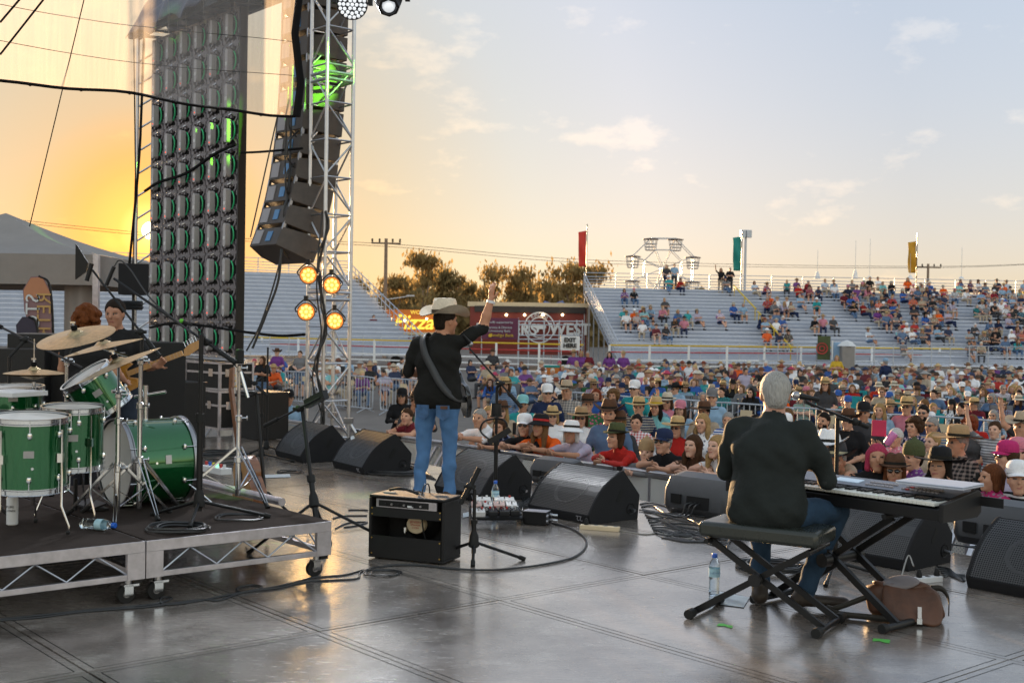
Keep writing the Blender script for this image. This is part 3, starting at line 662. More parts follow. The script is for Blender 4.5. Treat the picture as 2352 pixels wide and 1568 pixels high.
bar_run(V(1.2, 30.5, 0), V(10.8, 21.4, 0), 'between the standing and seated crowd')
LW = V(-4.09, 17.68, 0) - EB * 2.5         # far column, cabinet centre on plan
mat('cabinet_cast', (.20, .185, .20), .5, .3, var=.3, scale=20)
mat('pod_grey', (.42, .41, .42), .5, var=.1)
mat('ring_green', (.03, .50, .20), .4, var=.1)
def led_wall():
    r = empty('video_wall', LW + V(0, 0, 0), 0); r.rotation_euler = (0, 0, math.atan2(EB.y, EB.x))
    tag(r, 'tall black video wall seen from behind with green ringed power pods', 'video wall')
    # local: x along EB (right), y along -EA reversed -> back faces -y... local y = EB rotated +90 = EA
    b = MB()
    for s in (-1, 1):
        b.bar((s * .238, 0, -.248), (s * .238, 0, .248), .024, .09); b.bar((-.25, 0, s * .238), (.25, 0, s * .238), .09, .024)
    b.box((0, .03, 0), (.49, .03, .49), m=1)
    for sx in (-1, 1):
        for sz in (-1, 1):
            b.bar((sx * .06, -.01, sz * .10), (sx * .235, -.01, sz * .235), .03, .05, up=(0, 1, 0))
            b.box((sx * .19, -.03, sz * .205), (.045, .05, .05)); b.box((sx * .10, -.02, sz * .22), (.05, .04, .03))
            b.box((sx * .215, -.035, sz * .10), (.022, .03, .07))
    b.box((.0, -.025, .215), (.05, .04, .05)); b.box((0, -.02, -.215), (.06, .04, .035))
    cab = b.mesh('screen_cabinet', ['cabinet_cast', 'dark_hole'], 0)
    b = MB(); n = 8; poly = []
    for k in range(n + 1): t = math.pi * k / n; poly.append((.042 * math.cos(t), .13 + .042 * math.sin(t)))
    for k in range(n + 1): t = math.pi + math.pi * k / n; poly.append((.042 * math.cos(t), -.13 + .042 * math.sin(t)))
    b.prism(poly, (0, -.09, 0), (1, 0, 0), (0, 0, 1), (0, 1, 0), .08)
    pod = b.mesh('power_pod', 'pod_grey', 30)
    arcs = []
    for s in (-1, 1):
        b = MB(); pts = [V(s * .155 * math.cos(t), -.055, .155 * math.sin(t)) for t in np.linspace(-.95, .95, 12)]
        b.tube(pts, .0115, n=6); arcs.append(b.mesh('ring_handle', 'ring_green', 60))
    b = MB(); b.box((0, -.132, -.045), (.062, .004, .05)); lab = b.mesh('pod_label', 'white_plastic', 0)
    b = MB(); b.ball((0, -.132, -.125), .009, n=6); led = b.mesh('status_light', 'red_led', 0)
    b = MB(); b.bar((-.05, -.05, .235), (.05, -.05, .247), .02, .012); clip = b.mesh('latch', 'chrome', 0)
    random.seed(3)
    for c in range(6):
        for q in range(10):
            o = bpy.data.objects.new('screen_cabinet', cab); link(o, r); o.location = (c * .5, 0, 5.80 - q * .502)
            for nm, me in (('power_pod', pod), ('ring_handle', arcs[0]), ('ring_handle', arcs[1]), ('pod_label', lab), ('latch', clip)) + ((('status_light', led),) if random.random() < .6 else ()):
                ch = bpy.data.objects.new(nm, me); link(ch, o)
    b = MB(); b.box((2.77, 0, 3.54), (.03, .12, 5.0)); b.build('edge_profile', 'black_metal', r)
    b = MB(); b.cyl((-.32, -.25, GROUND), (-.32, -.25, 6.2), .026)
    for k in range(15): b.cyl((-.32, -.25, 1 + k * .36), (-.26, .0, 1.18 + k * .36), .018, n=6)
    b.build('support_ladder', 'alu', r)
    b = MB(); b.cyl((-.5, -.12, .98), (3.2, -.12, .98), .03); b.build('base_tube', 'alu', r)
    b = MB(); b.cyl((-.45, -.12, GROUND), (-.45, -.12, .98), .03); b.cyl((2.9, -.12, GROUND), (2.9, -.12, .98), .03); b.build('base_leg', 'alu', r)
    # strap pulled across the back
    b = MB(); b.tube(spline([(-.3, -.12, 3.62), (.3, -.14, 3.72), (1.3, -.15, 3.78), (2.2, -.14, 3.98), (2.8, -.12, 4.06)]), .024, n=5); b.build('ratchet_strap', 'black_fabric', r)
    return r
led_wall()
# tarpaulin thrown over the header truss of the wall
b = MB(); random.seed(9)
def tarp(a, c):
    x = -.45 + 3.95 * a; t = c * 2 - 1
    z = 6.78 - .62 * abs(t) ** 1.6 * (1.0 if t < 0 else .9) + .05 * math.sin(a * 21 + c * 3) + .04 * math.sin(a * 47 - c * 5) - .10 * (1 - a)
    y = .42 * t + .04 * math.sin(a * 30 + c * 6)
    return LW + EB * x + EA * y + V(0, 0, z)
b.grid(tarp, 44, 14); o = b.build('tarpaulin', 'tarp_blue', smooth=80); tag(o, 'blue tarpaulin draped over the top of the video wall', 'tarpaulin')
o.modifiers.new('th', 'SOLIDIFY').thickness = .01
b = MB(); b.bar(LW - EB * .5 + V(0, 0, 6.12) - EA * .3, LW + EB * 3.7 + V(0, 0, 6.12) - EA * .3, .09, .09); b.bar(LW - EB * .5 + V(0, 0, 6.12) + EA * .3, LW + EB * 3.7 + V(0, 0, 6.12) + EA * .3, .09, .09)
for k in range(9): b.bar(LW + EB * (-.4 + k * .5) + V(0, 0, 6.12) - EA * .3, LW + EB * (-.15 + k * .5) + V(0, 0, 6.12) + EA * .3, .04, .04)
tag(b.build('header_truss', 'black_metal'), 'dark header truss under the blue tarpaulin above the video wall', 'truss')
TF = D(743, 800, 15.9); TF.z = 0
def tower():
    r = empty('truss_tower', V(TF.x, TF.y, GROUND), 0, 'square aluminium truss tower at the stage corner carrying amber lamps', 'truss')
    s_ = .40; P = [TF, TF - EB * s_, TF - EB * s_ + EA * s_, TF + EA * s_]
    for p in P:
        b = MB(); b.cyl(V(p.x, p.y, GROUND), V(p.x, p.y, 8.5), .026, n=12); b.build('chord', 'alu', r, world=True)
    step = .49; k = 0; z = GROUND + .25
    rung = {}
    while z < 8:
        for e in range(4):
            a, c = P[e], P[(e + 1) % 4]
            b = MB(); b.cyl(V(a.x, a.y, z), V(c.x, c.y, z), .0125, n=7); b.build('rung', 'alu', r, world=True)
            b = MB(); up = (k + e) % 2
            b.cyl(V(a.x, a.y, z + (.03 if up else step - .03)), V(c.x, c.y, z + (step - .03 if up else .03)), .0125, n=7); b.build('diagonal', 'alu', r, world=True)
        z += step; k += 1
    for z in (1.90, 4.78):                                          # bolted section joints
        for e in range(4):
            a, c = P[e], P[(e + 1) % 4]
            for dz in (-.045, .045):
                b = MB(); b.cyl(V(a.x, a.y, z + dz), V(c.x, c.y, z + dz), .024, n=9); b.build('joint_tube', 'alu', r, world=True)
    for (p, q) in ((P[3], TF + EA * 1.1 + EB * .5), (P[0], TF - EA * .8 + EB * .4)):
        b = MB(); b.cyl(V(p.x, p.y, .25), V(q.x, q.y, GROUND), .024, n=9); b.build('outrigger', 'alu', r, world=True)
    for p, z in ((P[3], .25), (P[2], .3)):
        b = MB(); b.box((p.x, p.y, z), (.12, .12, .07)); b.build('clamp', 'steel', r, world=True)
    return P
TP = tower()
b = MB()
zz = np.linspace(3.0, -.3, 30)
pts = [V(TF.x + .05 * math.sin(z * 5) - .02, TF.y - .06, z) for z in zz]; b.tube(pts, .018, n=6); b.tube([p + V(.035 * math.sin(i), -.02, 0) for i, p in enumerate(pts)], .014, n=6); b.tube([p + V(-.05 - .03 * math.sin(i * .7), .02, 0) for i, p in enumerate(pts)], .011, n=6)
tag(b.build('cable_loom', 'cable_black'), 'loom of black cables running down the truss tower', 'cable')
def par_can(px, py, d, aim, n):
    c = D(px, py, d); f = Vector(aim).normalized(); r = empty('stage_lamp', c, 0, n, 'stage lamp', 'amber lamps on the truss tower')
    rr = .112
    b = MB(); b.lathe([(rr * .8, -.10), (rr, -.07), (rr, .02), (rr * 1.05, .03), (rr * 1.05, .045), (rr * .93, .045), (rr * .93, .02)], (0, 0, 0), f, 22, cap=False); b.lathe([(.001, -.10), (rr * .8, -.10)], (0, 0, 0), f, 22, cap=False); b.build('housing', 'black_metal', r)
    b = MB(); b.lathe([(.001, .018), (rr * .93, .02)], (0, 0, 0), f, 22, cap=False); b.build('reflector', 'amber_lamp', r)
    u = V(0, 0, 1); x = u.cross(f).normalized(); y = f.cross(x)
    for k in range(9):
        t = 2 * math.pi * k / 8; q = 0 if k == 8 else .066
        b = MB(); b.ball((x * math.cos(t) + y * math.sin(t)) * q + f * .03, .022, n=8); b.build('lens', 'amber_core', r)
    b = MB(); b.tube(spline([x * .125, x * .13 - f * .1 + y * .05, y * .16 - f * .12, -x * .13 - f * .1 + y * .05, -x * .125], 4), .010, n=6); b.build('yoke', 'black_metal', r)
    b = MB(); b.box(-f * .14 + y * .17, (.05, .06, .07)); b.build('hook_clamp', 'black_metal', r)
    l = bpy.data.lights.new('lamp_glow', 'POINT'); l.energy = .8; l.color = (1, .6, .2); l.shadow_soft_size = .08
    lo = bpy.data.objects.new('lamp_glow', l); link(lo, r); lo.location = f * .12
aim = (CAM - D(740, 680, 15.7)) + V(.5, 0, 0)
par_can(708, 632, 15.55, aim, 'lit amber lamp at the upper left of the truss tower')
par_can(762, 655, 15.65, aim, 'lit amber lamp at the upper right of the truss tower')
par_can(703, 716, 15.55, aim, 'lit amber lamp at the lower left of the truss tower')
par_can(769, 737, 15.65, aim, 'lit amber lamp at the lower right of the truss tower')
mat('array_wood', (.055, .045, .04), .55, .0, var=.3, scale=8)
mat('array_patch', (.30, .29, .31), .5, var=.1)
mat('connector_blue', (.06, .20, .42), .4, var=.2)
def line_array():
    top = D(718, 0, 16.7); base = V(top.x, top.y, 0); r = empty('line_array', V(top.x, top.y, 7.2), 0, 'curved hanging line array of black loudspeaker boxes behind the truss tower', 'loudspeaker')
    H = .338; pos = V(top.x, top.y, 7.10); ang = 0
    angs = [0, 0, .2, .3, .4, .6, .8, 1.2, 1.6, 2, 2.6, 3.2, 4, 5]
    for k in range(14):
        ang += R(angs[k])
        dn = -EA * math.sin(ang) - V(0, 0, math.cos(ang)); fw = EA * math.cos(ang) - V(0, 0, math.sin(ang))
        c = pos + dn * (H / 2); pos = pos + dn * H
        M_ = Matrix((EB, fw, -dn)).transposed()                     # x across, y forward, z up
        W_ = M_.to_4x4(); W_.translation = c
        b = MB()
        wf, wb, dp, h = .50, .36, .27, H / 2 - .012
        vs = []
        for z, tp in ((-h, 1), (h, 1)):
            vs += [V(-wf, dp, z), V(wf, dp, z), V(wf, .02, z), V(wb, -dp, z * .82), V(-wb, -dp, z * .82), V(-wf, .02, z)]
        b.add([W_ @ p for p in vs], [(5, 4, 3, 2, 1, 0), (6, 7, 8, 9, 10, 11)] + [(i, (i + 1) % 6, 6 + (i + 1) % 6, 6 + i) for i in range(6)])
        o = b.build('speaker_box', 'array_wood', r, world=True, bevel=.008)
        for nm, x, w, mt, hh in (('rear_panel', -.2, .2, 'array_patch', .2), ('connector_plate', .10, .13, 'connector_blue', .14)):
            b = MB(); b.box((x, -dp - .004, 0), (w, .01, hh)); b.v = [tuple(W_ @ Vector(p)) for p in b.v]; b.build(nm, mt, o, world=True)
        for sx in (-1, 1):
            b = MB(); b.box((sx * (wb - .01), -dp + .02, h), (.03, .04, .12)); b.v = [tuple(W_ @ Vector(p)) for p in b.v]; b.build('rigging_link', 'steel', o, world=True)
    return pos
la_end = line_array()
b = MB(); b.tube(spline([D(672, 150, 16.3), D(668, 300, 16.3), D(664, 420, 16.2), D(650, 520, 16.1), D(640, 640, 16.0), D(612, 720, 16), D(580, 800, 16)]), .017, n=6)
tag(b.build('cable', 'cable_black'), 'thick black cable dropping from the line array towards the stage', 'cable')
b = MB(); b.tube(spline([D(662, 200, 16.2), D(655, 380, 16.2), D(660, 500, 16.1), D(638, 620, 16.0), D(600, 740, 16), D(566, 806, 16)]), .012, n=6); b.tube([D(641, 250, 16.2), D(575, 545, 16.1)], .010, n=5)
tag(b.build('cable', 'cable_black'), 'thin black cable hanging beside the line array', 'cable')
for q in range(5):
    b = MB(); x = 690 - q * 4; y = 230 + q * 70
    b.tube(spline([D(x, y, 16.25), D(x - 22, y + 25, 16.1), D(x - 26, y + 60, 16.1), D(x - 10, y + 85, 16.2)]), .012, n=5)
    tag(b.build('jumper_cable', 'cable_black'), 'black jumper lead on the back of the line array, %s from the top' % ORD[q], 'cable', 'jumper leads on the line array')
b = MB(); b.tube(spline([D(553, 351, 17.2), D(600, 349, 16.8), D(695, 341, 16.0)]), [.016] * 17, n=4); tag(b.build('guy_strap', 'black_fabric'), 'flat black strap from the video wall to the truss tower', 'strap')
b = MB(); b.tube(spline([D(345, 752, 19), D(400, 742, 18), D(480, 750, 17.5), D(560, 762, 17), D(640, 771, 16.3), D(700, 768, 15.9)]), .02, n=5); tag(b.build('guy_strap', 'black_fabric'), 'black strap low across the video wall tied to the truss tower', 'strap')
def moving_head(c, aim, kind, lab):
    r = empty('moving_light', c, 0, lab, 'stage lamp'); f = Vector(aim).normalized(); x = V(0, 0, 1).cross(f).normalized(); y = f.cross(x)
    b = MB()
    if kind == 'wash': b.lathe([(.06, -.20), (.12, -.16), (.165, -.04), (.172, .03), (.155, .035)], (0, 0, 0), f, 24)
    else: b.lathe([(.10, -.26), (.15, -.2), (.16, -.05), (.135, .08), (.11, .16), (.085, .17), (.08, .12)], (0, 0, 0), f, 8)
    b.build('lamp_head', 'black_plastic', r)
    if kind == 'wash':
        b = MB(); n = 0
        for ring, cnt in ((0, 1), (.048, 6), (.096, 12), (.139, 18)):
            for k in range(cnt):
                t = 2 * math.pi * k / cnt; p = (x * math.cos(t) + y * math.sin(t)) * ring + f * .038
                bb = MB(); bb.ball(p, .0215, n=8); bb.build('lens', 'white_lens', r)
    else:
        b = MB(); b.ball(f * .125, .07, n=16); b.build('lens', 'white_lens', r)
    b = MB()
    for s in (-1, 1): b.bar(x * s * .2, x * s * .2 + V(0, 0, .42), .05, .08)
    b.bar(x * -.22 + V(0, 0, .42), x * .22 + V(0, 0, .42), .08, .07); b.build('yoke', 'black_plastic', r)
    b = MB(); b.box((0, 0, .56), (.34, .26, .18)); b.build('base', 'black_plastic', r)
moving_head(D(809, 10, 13.6), CAM - D(809, 10, 13.6) + V(0, 2, -1.5), 'wash', 'round wash light with white lenses hanging at the top of the picture')
moving_head(D(892, 0, 12.8), CAM - D(892, 0, 12.8) + V(0, 4, -5), 'spot', 'dark spot light with one lens hanging at the top of the picture')
b = MB(); b.bar(S(U1 - .2, V0, 6.35), S(U1 - .2, V1, 6.35), .08); tag(b.build('front_lamp_bar', 'black_metal'), 'black lamp bar under the front edge of the stage roof', 'lamp bar')
def scrim_material():
    m = bpy.data.materials.new('scrim'); m.use_nodes = True; t = m.node_tree; K = t.links.new; t.nodes.clear()
    o = t.nodes.new('ShaderNodeOutputMaterial'); mx = t.nodes.new('ShaderNodeMixShader'); tr = t.nodes.new('ShaderNodeBsdfTransparent')
    a = t.nodes.new('ShaderNodeMixShader'); df = t.nodes.new('ShaderNodeBsdfDiffuse'); tl = t.nodes.new('ShaderNodeBsdfTranslucent')
    for n in (df, tl): n.inputs['Color'].default_value = (.52, .49, .47, 1)
    a.inputs[0].default_value = .65; K(df.outputs[0], a.inputs[1]); K(tl.outputs[0], a.inputs[2])
    tc = t.nodes.new('ShaderNodeTexCoord'); mp = t.nodes.new('ShaderNodeMapping'); mp.inputs['Scale'].default_value = (14, 14, .4); K(tc.outputs['Object'], mp.inputs[0])
    nz = t.nodes.new('ShaderNodeTexNoise'); nz.inputs['Scale'].default_value = 2.5; nz.inputs['Detail'].default_value = 6; K(mp.outputs[0], nz.inputs['Vector'])
    mr = t.nodes.new('ShaderNodeMapRange'); mr.inputs['From Min'].default_value = .3; mr.inputs['From Max'].default_value = .7; mr.inputs['To Min'].default_value = .29; mr.inputs['To Max'].default_value = .42; K(nz.outputs['Fac'], mr.inputs['Value'])
    K(mr.outputs[0], mx.inputs[0]); K(tr.outputs[0], mx.inputs[1]); K(a.outputs[0], mx.inputs[2]); K(mx.outputs[0], o.inputs['Surface'])
    MATS['scrim'] = m
scrim_material()
VS = -7.95
def hem(u): return 4.05 + .025 * math.sin(u * 2.3) - .012 * math.sin(u * 5) + .01 * (u - 2)
sc = MB(); sc.grid(lambda a, c: S(-3 + 8.6 * a, VS + .03 * math.sin(a * 17 + c * 4) + .02 * math.sin(a * 40), hem(-3 + 8.6 * a) * (1 - c) + 7.3 * c), 60, 14)
scr = sc.build('mesh_scrim', 'scrim', smooth=80); tag(scr, 'pale see-through mesh scrim hanging along the side of the stage', 'scrim')
b = MB(); b.tube([S(-3 + 8.6 * t, VS - .01, hem(-3 + 8.6 * t)) for t in np.linspace(0, 1, 50)], .018, n=6); b.build('hem', 'black_fabric', scr)
for z in (4.35, 4.75, 5.3, 5.8):
    b = MB(); b.tube([S(-3 + 8.6 * t, VS - .012, z + .06 * math.sin(t * 9 + z) + .2 * t) for t in np.linspace(0, 1, 30)], .0035, n=4); b.build('seam', 'black_fabric', scr)
for k in range(12):
    b = MB(); b.lathe([(.012, -.002), (.02, -.002), (.02, .002), (.012, .002)], S(-.9 + k * .55, VS - .045, hem(-.9 + k * .55)), -EB, 10, cap=False); b.build('eyelet', 'chrome', scr)
b = MB(); b.tube([S(5.62, VS, hem(5.6)), S(5.66, VS + .02, 4.5), S(5.58, VS, 5.1), S(5.66, VS, 5.8), S(5.6, VS, 6.4), S(5.66, VS, 7.3)], .05, n=6); b.build('side_hem', 'black_fabric', scr)
# ropes on the left
def rope(pts, r_, lab, nm='rope', mt='black_fabric'):
    b = MB(); b.tube(pts, r_, n=5); return tag(b.build(nm, mt), lab, 'rope')
rope([D(307, 75, 17.5), D(309, 230, 17.4), D(311, 400, 17.4), D(305, 615, 17.2)], .010, 'thin dark rope hanging from the left end of the tarpaulin')
rope(spline([D(331, 75, 18), D(325, 240, 17.6), D(318, 380, 17.4), D(297, 605, 17.2)]), .02, 'thick dark rope pair hanging beside the video wall')
rope([D(68, 520, 14), D(193, 0, 13)], .006, 'fine slanting stay line left of the video wall')
rope([D(0, 52, 11), D(46, -2, 11)], .010, 'short dark stay line in the top left corner')
rope([D(0, 126, 11.5), D(101, -2, 11.5)], .010, 'longer dark stay line below the top left corner')
# green beams of the spot lights on the lamp bar
def green_spot(v, target, energy, ang, lab, u=-1.0, z=6.4):
    c = S(u, v, z); moving_head(c, Vector(target) - c, 'spot', lab); r = [o for o in bpy.data.objects if o.name.startswith('moving_light')][-1]
    l = bpy.data.lights.new('green_beam', 'SPOT'); l.energy = energy; l.color = (.25, 1, .04); l.spot_size = R(ang); l.spot_blend = .5; l.shadow_soft_size = .06
    o = bpy.data.objects.new('green_beam', l); link(o, r); f = (Vector(target) - c).normalized(); o.location = f * .22; o.rotation_euler = (-f).to_track_quat('Z', 'Y').to_euler()
green_spot(-3.0, D(752, 165, 16), 1500, 7.5, 'spot light throwing a green beam at the truss tower', 6.5, 6.2)
green_spot(-8.5, D(395, 30, 18.5), 260, 5, 'spot light throwing a green beam at the top of the video wall', 3.0, 7.0)
green_spot(-3.2, G(835, 1137), 300, 3.4, 'spot light throwing a green patch behind the amplifier')
green_spot(-4.0, G(520, 1140, .345), 260, 3.4, 'spot light throwing a green patch on the riser front')
green_spot(-5.0, D(698, 940, 8.3), 260, 3.4, 'spot light throwing green on the leaning microphone stand')
def wash(v, target, energy):
    l = bpy.data.lights.new('wash_beam', 'SPOT'); l.energy = energy; l.color = (.92, .95, 1); l.spot_size = R(75); l.spot_blend = .9; l.shadow_soft_size = .16
    c = D(809, 10, 13.6); o = bpy.data.objects.new('wash_beam', l); f = (Vector(target) - c).normalized(); r = [q for q in bpy.data.objects if q.name == 'moving_light'][0]; link(o, r); o.location = f * .1; o.rotation_euler = (-f).to_track_quat('Z', 'Y').to_euler()
wash(0, G(1100, 1300), 130)
def marquee():
    C = D(221, 655, 19.5); r = empty('marquee', V(C.x, C.y, GROUND), 0, 'grey white canvas marquee beside the stage at the left edge', 'tent')
    w = 5.0; zb, ze, za = C.z, D(221, 585, 19.5).z, D(221, 585, 19.5).z + .85
    c0 = V(C.x, C.y, 0); c = [c0, c0 + V(-w, 0, 0), c0 + V(-w, w, 0), c0 + V(0, w, 0)]; ap = c0 + V(-w / 2, w / 2, za)
    b = MB()
    for k in range(4):
        p, q = c[k], c[(k + 1) % 4]
        b.grid(lambda a, t, p=p, q=q: (p.lerp(q, a) + V(0, 0, ze)).lerp(ap, t) - V(0, 0, .18 * math.sin(math.pi * t) * (.6 + .4 * math.sin(math.pi * a))), 14, 8)
    o = b.build('roof_canvas', 'canvas_grey', r, smooth=60, world=True)
    b = MB()
    for k in range(4):
        p, q = c[k], c[(k + 1) % 4]; n = (q - p).normalized().cross(V(0, 0, 1))
        b.grid(lambda a, t, p=p, q=q, n=n: p.lerp(q, a) + V(0, 0, ze + (zb - ze) * t) + n * (.02 * math.sin(a * 40) * t), 40, 4)
    b.build('valance', 'canvas_grey', r, smooth=60, world=True)
    for p in c + [c0 + V(-1.7, 0, 0), c0 + V(-3.4, 0, 0)]:
        b = MB(); b.bar(V(p.x, p.y, GROUND), V(p.x, p.y, ze), .09); b.build('pole', 'alu_dull', r, world=True)
    for k, (x0, x1) in enumerate(((-2.35, -1.7), (-.62, -.08))):
        b = MB(); b.grid(lambda a, t: c0 + V(x0 + (x1 - x0) * a, .3 + .05 * math.sin(a * 9), GROUND + (zb - GROUND) * t), 16, 2); b.build('wall_curtain', 'canvas_grey', r, smooth=60, world=True)
marquee()
mat('flag_orange', (.42, .19, .10), .7, var=.05); mat('flag_purple', (.22, .13, .14), .7, var=.05); mat('flag_dark', (.03, .025, .045), .7, var=.05); mat('flag_gold', (.45, .28, .10), .7, var=0)
def feather(px, py, d, w, h, mt, lab, txt, mt2=None):
    p = D(px, py, d); r = empty('feather_flag', V(p.x, p.y, GROUND), 0, lab, 'flag')
    b = MB(); b.tube(spline([(0, 0, 0), (0, 0, p.z - GROUND - h * .5), (-.06, 0, p.z - GROUND + h * .35), (-w * .5, 0, p.z - GROUND + h * .5)]), .018, n=6); b.build('pole', 'black_metal', r)
    zc = p.z - GROUND
    out_ = [(-.02, -h * .5), (-.02, h * .15), (-.08, h * .36), (-w * .38, h * .5), (-w * .75, h * .49), (-w, h * .34), (-w * .95, h * .1), (-w * .6, -h * .25), (-w * .25, -h * .5)]
    b = MB(); b.prism([(a, zc + z) for a, z in out_], (0, 0, 0), (1, 0, 0), (0, 0, 1), (0, 1, 0), .012)
    o = b.build('flag_cloth', mt, r, smooth=0)
    if mt2:
        b = MB(); b.prism([(-.05, zc + h * .30), (-.10, zc + h * .37), (-w * .38, zc + h * .485), (-w * .75, zc + h * .475), (-w * .97, zc + h * .34), (-w * .95, zc + h * .22)], (0, -.009, 0), (1, 0, 0), (0, 0, 1), (0, 1, 0), .006); b.build('flag_band', mt2, r, smooth=0)
    for k, tx in enumerate(txt):
        text(tx, .30, 'flag_gold' if k == 0 else 'paper', V(p.x - w * (.28 + .36 * k), p.y - .03, p.z - .05), (0, 0, -1), (-1, 0, 0), r, 'lettering', .003)
feather(124, 735, 18.3, .47, 1.32, 'flag_purple', 'orange topped purple feather flag with pale lettering under the marquee', ('RETRO', 'STOTS'), 'flag_orange')
feather(93, 790, 17.8, .36, .80, 'flag_dark', 'small dark feather flag with white lettering beside the purple one', ('bee',))
def mesh_grille():
    m = mat('wedge_grille', (.07, .07, .07), .4, .6, var=.05); t = m.node_tree; p = t.nodes['Principled BSDF']; K = t.links.new
    tc = t.nodes.new('ShaderNodeTexCoord'); sx = t.nodes.new('ShaderNodeSeparateXYZ'); K(tc.outputs['Object'], sx.inputs[0])
    def lin(a, b_, c, k):
        s1 = t.nodes.new('ShaderNodeMath'); s1.operation = 'MULTIPLY'; s1.inputs[1].default_value = a; K(sx.outputs['Y'], s1.inputs[0])
        s2 = t.nodes.new('ShaderNodeMath'); s2.operation = 'MULTIPLY_ADD'; s2.inputs[1].default_value = b_; K(sx.outputs['Z'], s2.inputs[0]); K(s1.outputs[0], s2.inputs[2])
        s3 = t.nodes.new('ShaderNodeMath'); s3.operation = 'MULTIPLY'; s3.inputs[1].default_value = k; K(s2.outputs[0], s3.inputs[0])
        s4 = t.nodes.new('ShaderNodeMath'); s4.operation = 'SINE'; K(s3.outputs[0], s4.inputs[0]); return s4.outputs[0]
    mu = t.nodes.new('ShaderNodeMath'); mu.operation = 'MULTIPLY'; K(lin(1, 1.2, 0, 210), mu.inputs[0]); K(lin(1, -1.2, 0, 210), mu.inputs[1])
    lt = t.nodes.new('ShaderNodeMath'); lt.operation = 'LESS_THAN'; lt.inputs[1].default_value = .22; K(mu.outputs[0], lt.inputs[0])
    K(lt.outputs[0], p.inputs['Alpha'])
mesh_grille()
mat('cone_grey', (.05, .05, .052), .5)
def wedge_proto(W=.74):
    """front edge at x=0 facing -x, width along y 0..-W (away), local x towards the audience"""
    arc = [(.0, .085)] + [(.0 + .37 * t - .035 * math.sin(math.pi * t), .085 + .36 * t + .035 * math.sin(math.pi * t)) for t in np.linspace(.1, .9, 8)] + [(.37, .445)]
    side = [(.03, 0)] + arc + [(.40, .455), (.60, .22), (.58, .0)]
    r = empty('stage_monitor', (0, 0, 0))
    b = MB()
    for y in (-.012, -W + .012): b.prism(side, (0, y, 0), (1, 0, 0), (0, 0, 1), (0, 1, 0), .024)
    inn = [(.03, 0), (.0, .075), (.05, .085), (.36, .40), (.40, .455), (.60, .22), (.58, .0)]
    b.add([V(a, y, z) for y in (-.024, -W + .024) for a, z in [(.03, 0), (.004, .080), (.045, .085), (.40, .43), (.395, .45), (.597, .22), (.578, .0)]], [(k, k + 1, 8 + k, 7 + k) for k in range(6)] + [(6, 0, 7, 13)])
    o = b.build('cabinet', 'black_carpet', r, smooth=0, bevel=.006)
    b = MB()
    for k in range(len(arc) - 1):
        (a0, z0), (a1, z1) = arc[k], arc[k + 1]
        b.add([V(a0 + .006, -.024, z0), V(a0 + .006, -W + .024, z0), V(a1 + .006, -W + .024, z1), V(a1 + .006, -.024, z1)], [(0, 1, 2, 3)])
    b.build('grille', 'wedge_grille', r, smooth=60)
    ax = V(-.69, 0, .72); cc = V(.235, -W * .56, .22)
    b = MB(); b.lathe([(.15, .05), (.14, .035), (.06, -.03), (.05, -.02), (.001, -.01)], cc, ax, 24, cap=False); b.lathe([(.15, .05), (.165, .052), (.165, .03)], cc, ax, 24, cap=False, m=1); b.build('driver_cone', ['cone_grey', 'cone_grey'], r)
    b = MB(); b.box((.22, -W * .2, .25), (.1, .16, .03), Matrix.Rotation(-R(44), 3, 'Y')); b.build('horn', 'cone_grey', r)
    b = MB()
    poly = [(.045 + .02 * math.cos(t) if t < math.pi / 2 or t > 3 * math.pi / 2 else -.045 + .02 * math.cos(t), .02 * math.sin(t)) for t in np.linspace(0, 2 * math.pi, 16, endpoint=False)]
    b.prism(poly, (.36, .0005, .23), (.52, 0, .85), (-.85, 0, .52), (0, 1, 0), .004); b.build('hand_hole', 'dark_hole', r, smooth=0)
    b = MB(); b.lathe([(.044, .0), (.05, .003), (.05, .0)], (.49, 0, .10), (0, 1, 0), 18, cap=False); b.lathe([(.044, .001), (.03, -.01), (.001, -.012)], (.49, .0025, .10), (0, 1, 0), 18, cap=False, m=1); b.build('connector_dish', ['black_plastic', 'dark_hole'], r)
    b = MB(); b.cyl((.49, .0, .10), (.49, .05, .09), .014, n=10); b.build('plug', 'steel', r)
    return r
wp = None
def wedge(P, yaw, lab, num=None, W=.74):
    global wp
    if wp is None: wp = wedge_proto(); o = wp
    else: o = copy_tree(wp)
    o.location = P; o.rotation_euler = (0, 0, YAW + yaw); tag(o, lab, 'stage monitor', 'black wedge monitors on the stage')
    o.scale = (.96, -1, .90)
    if num:
        M_ = Matrix.Translation(P) @ Matrix.Rotation(YAW + yaw, 4, 'Z');
        ex = (M_.to_3x3() @ V(0, -1, 0)); text(num, .07, 'array_patch', M_ @ V(.010, .12, .04), ex, (M_.to_3x3() @ V(-.35, 0, 1)), o, 'stencilled_number', .001)
    return o
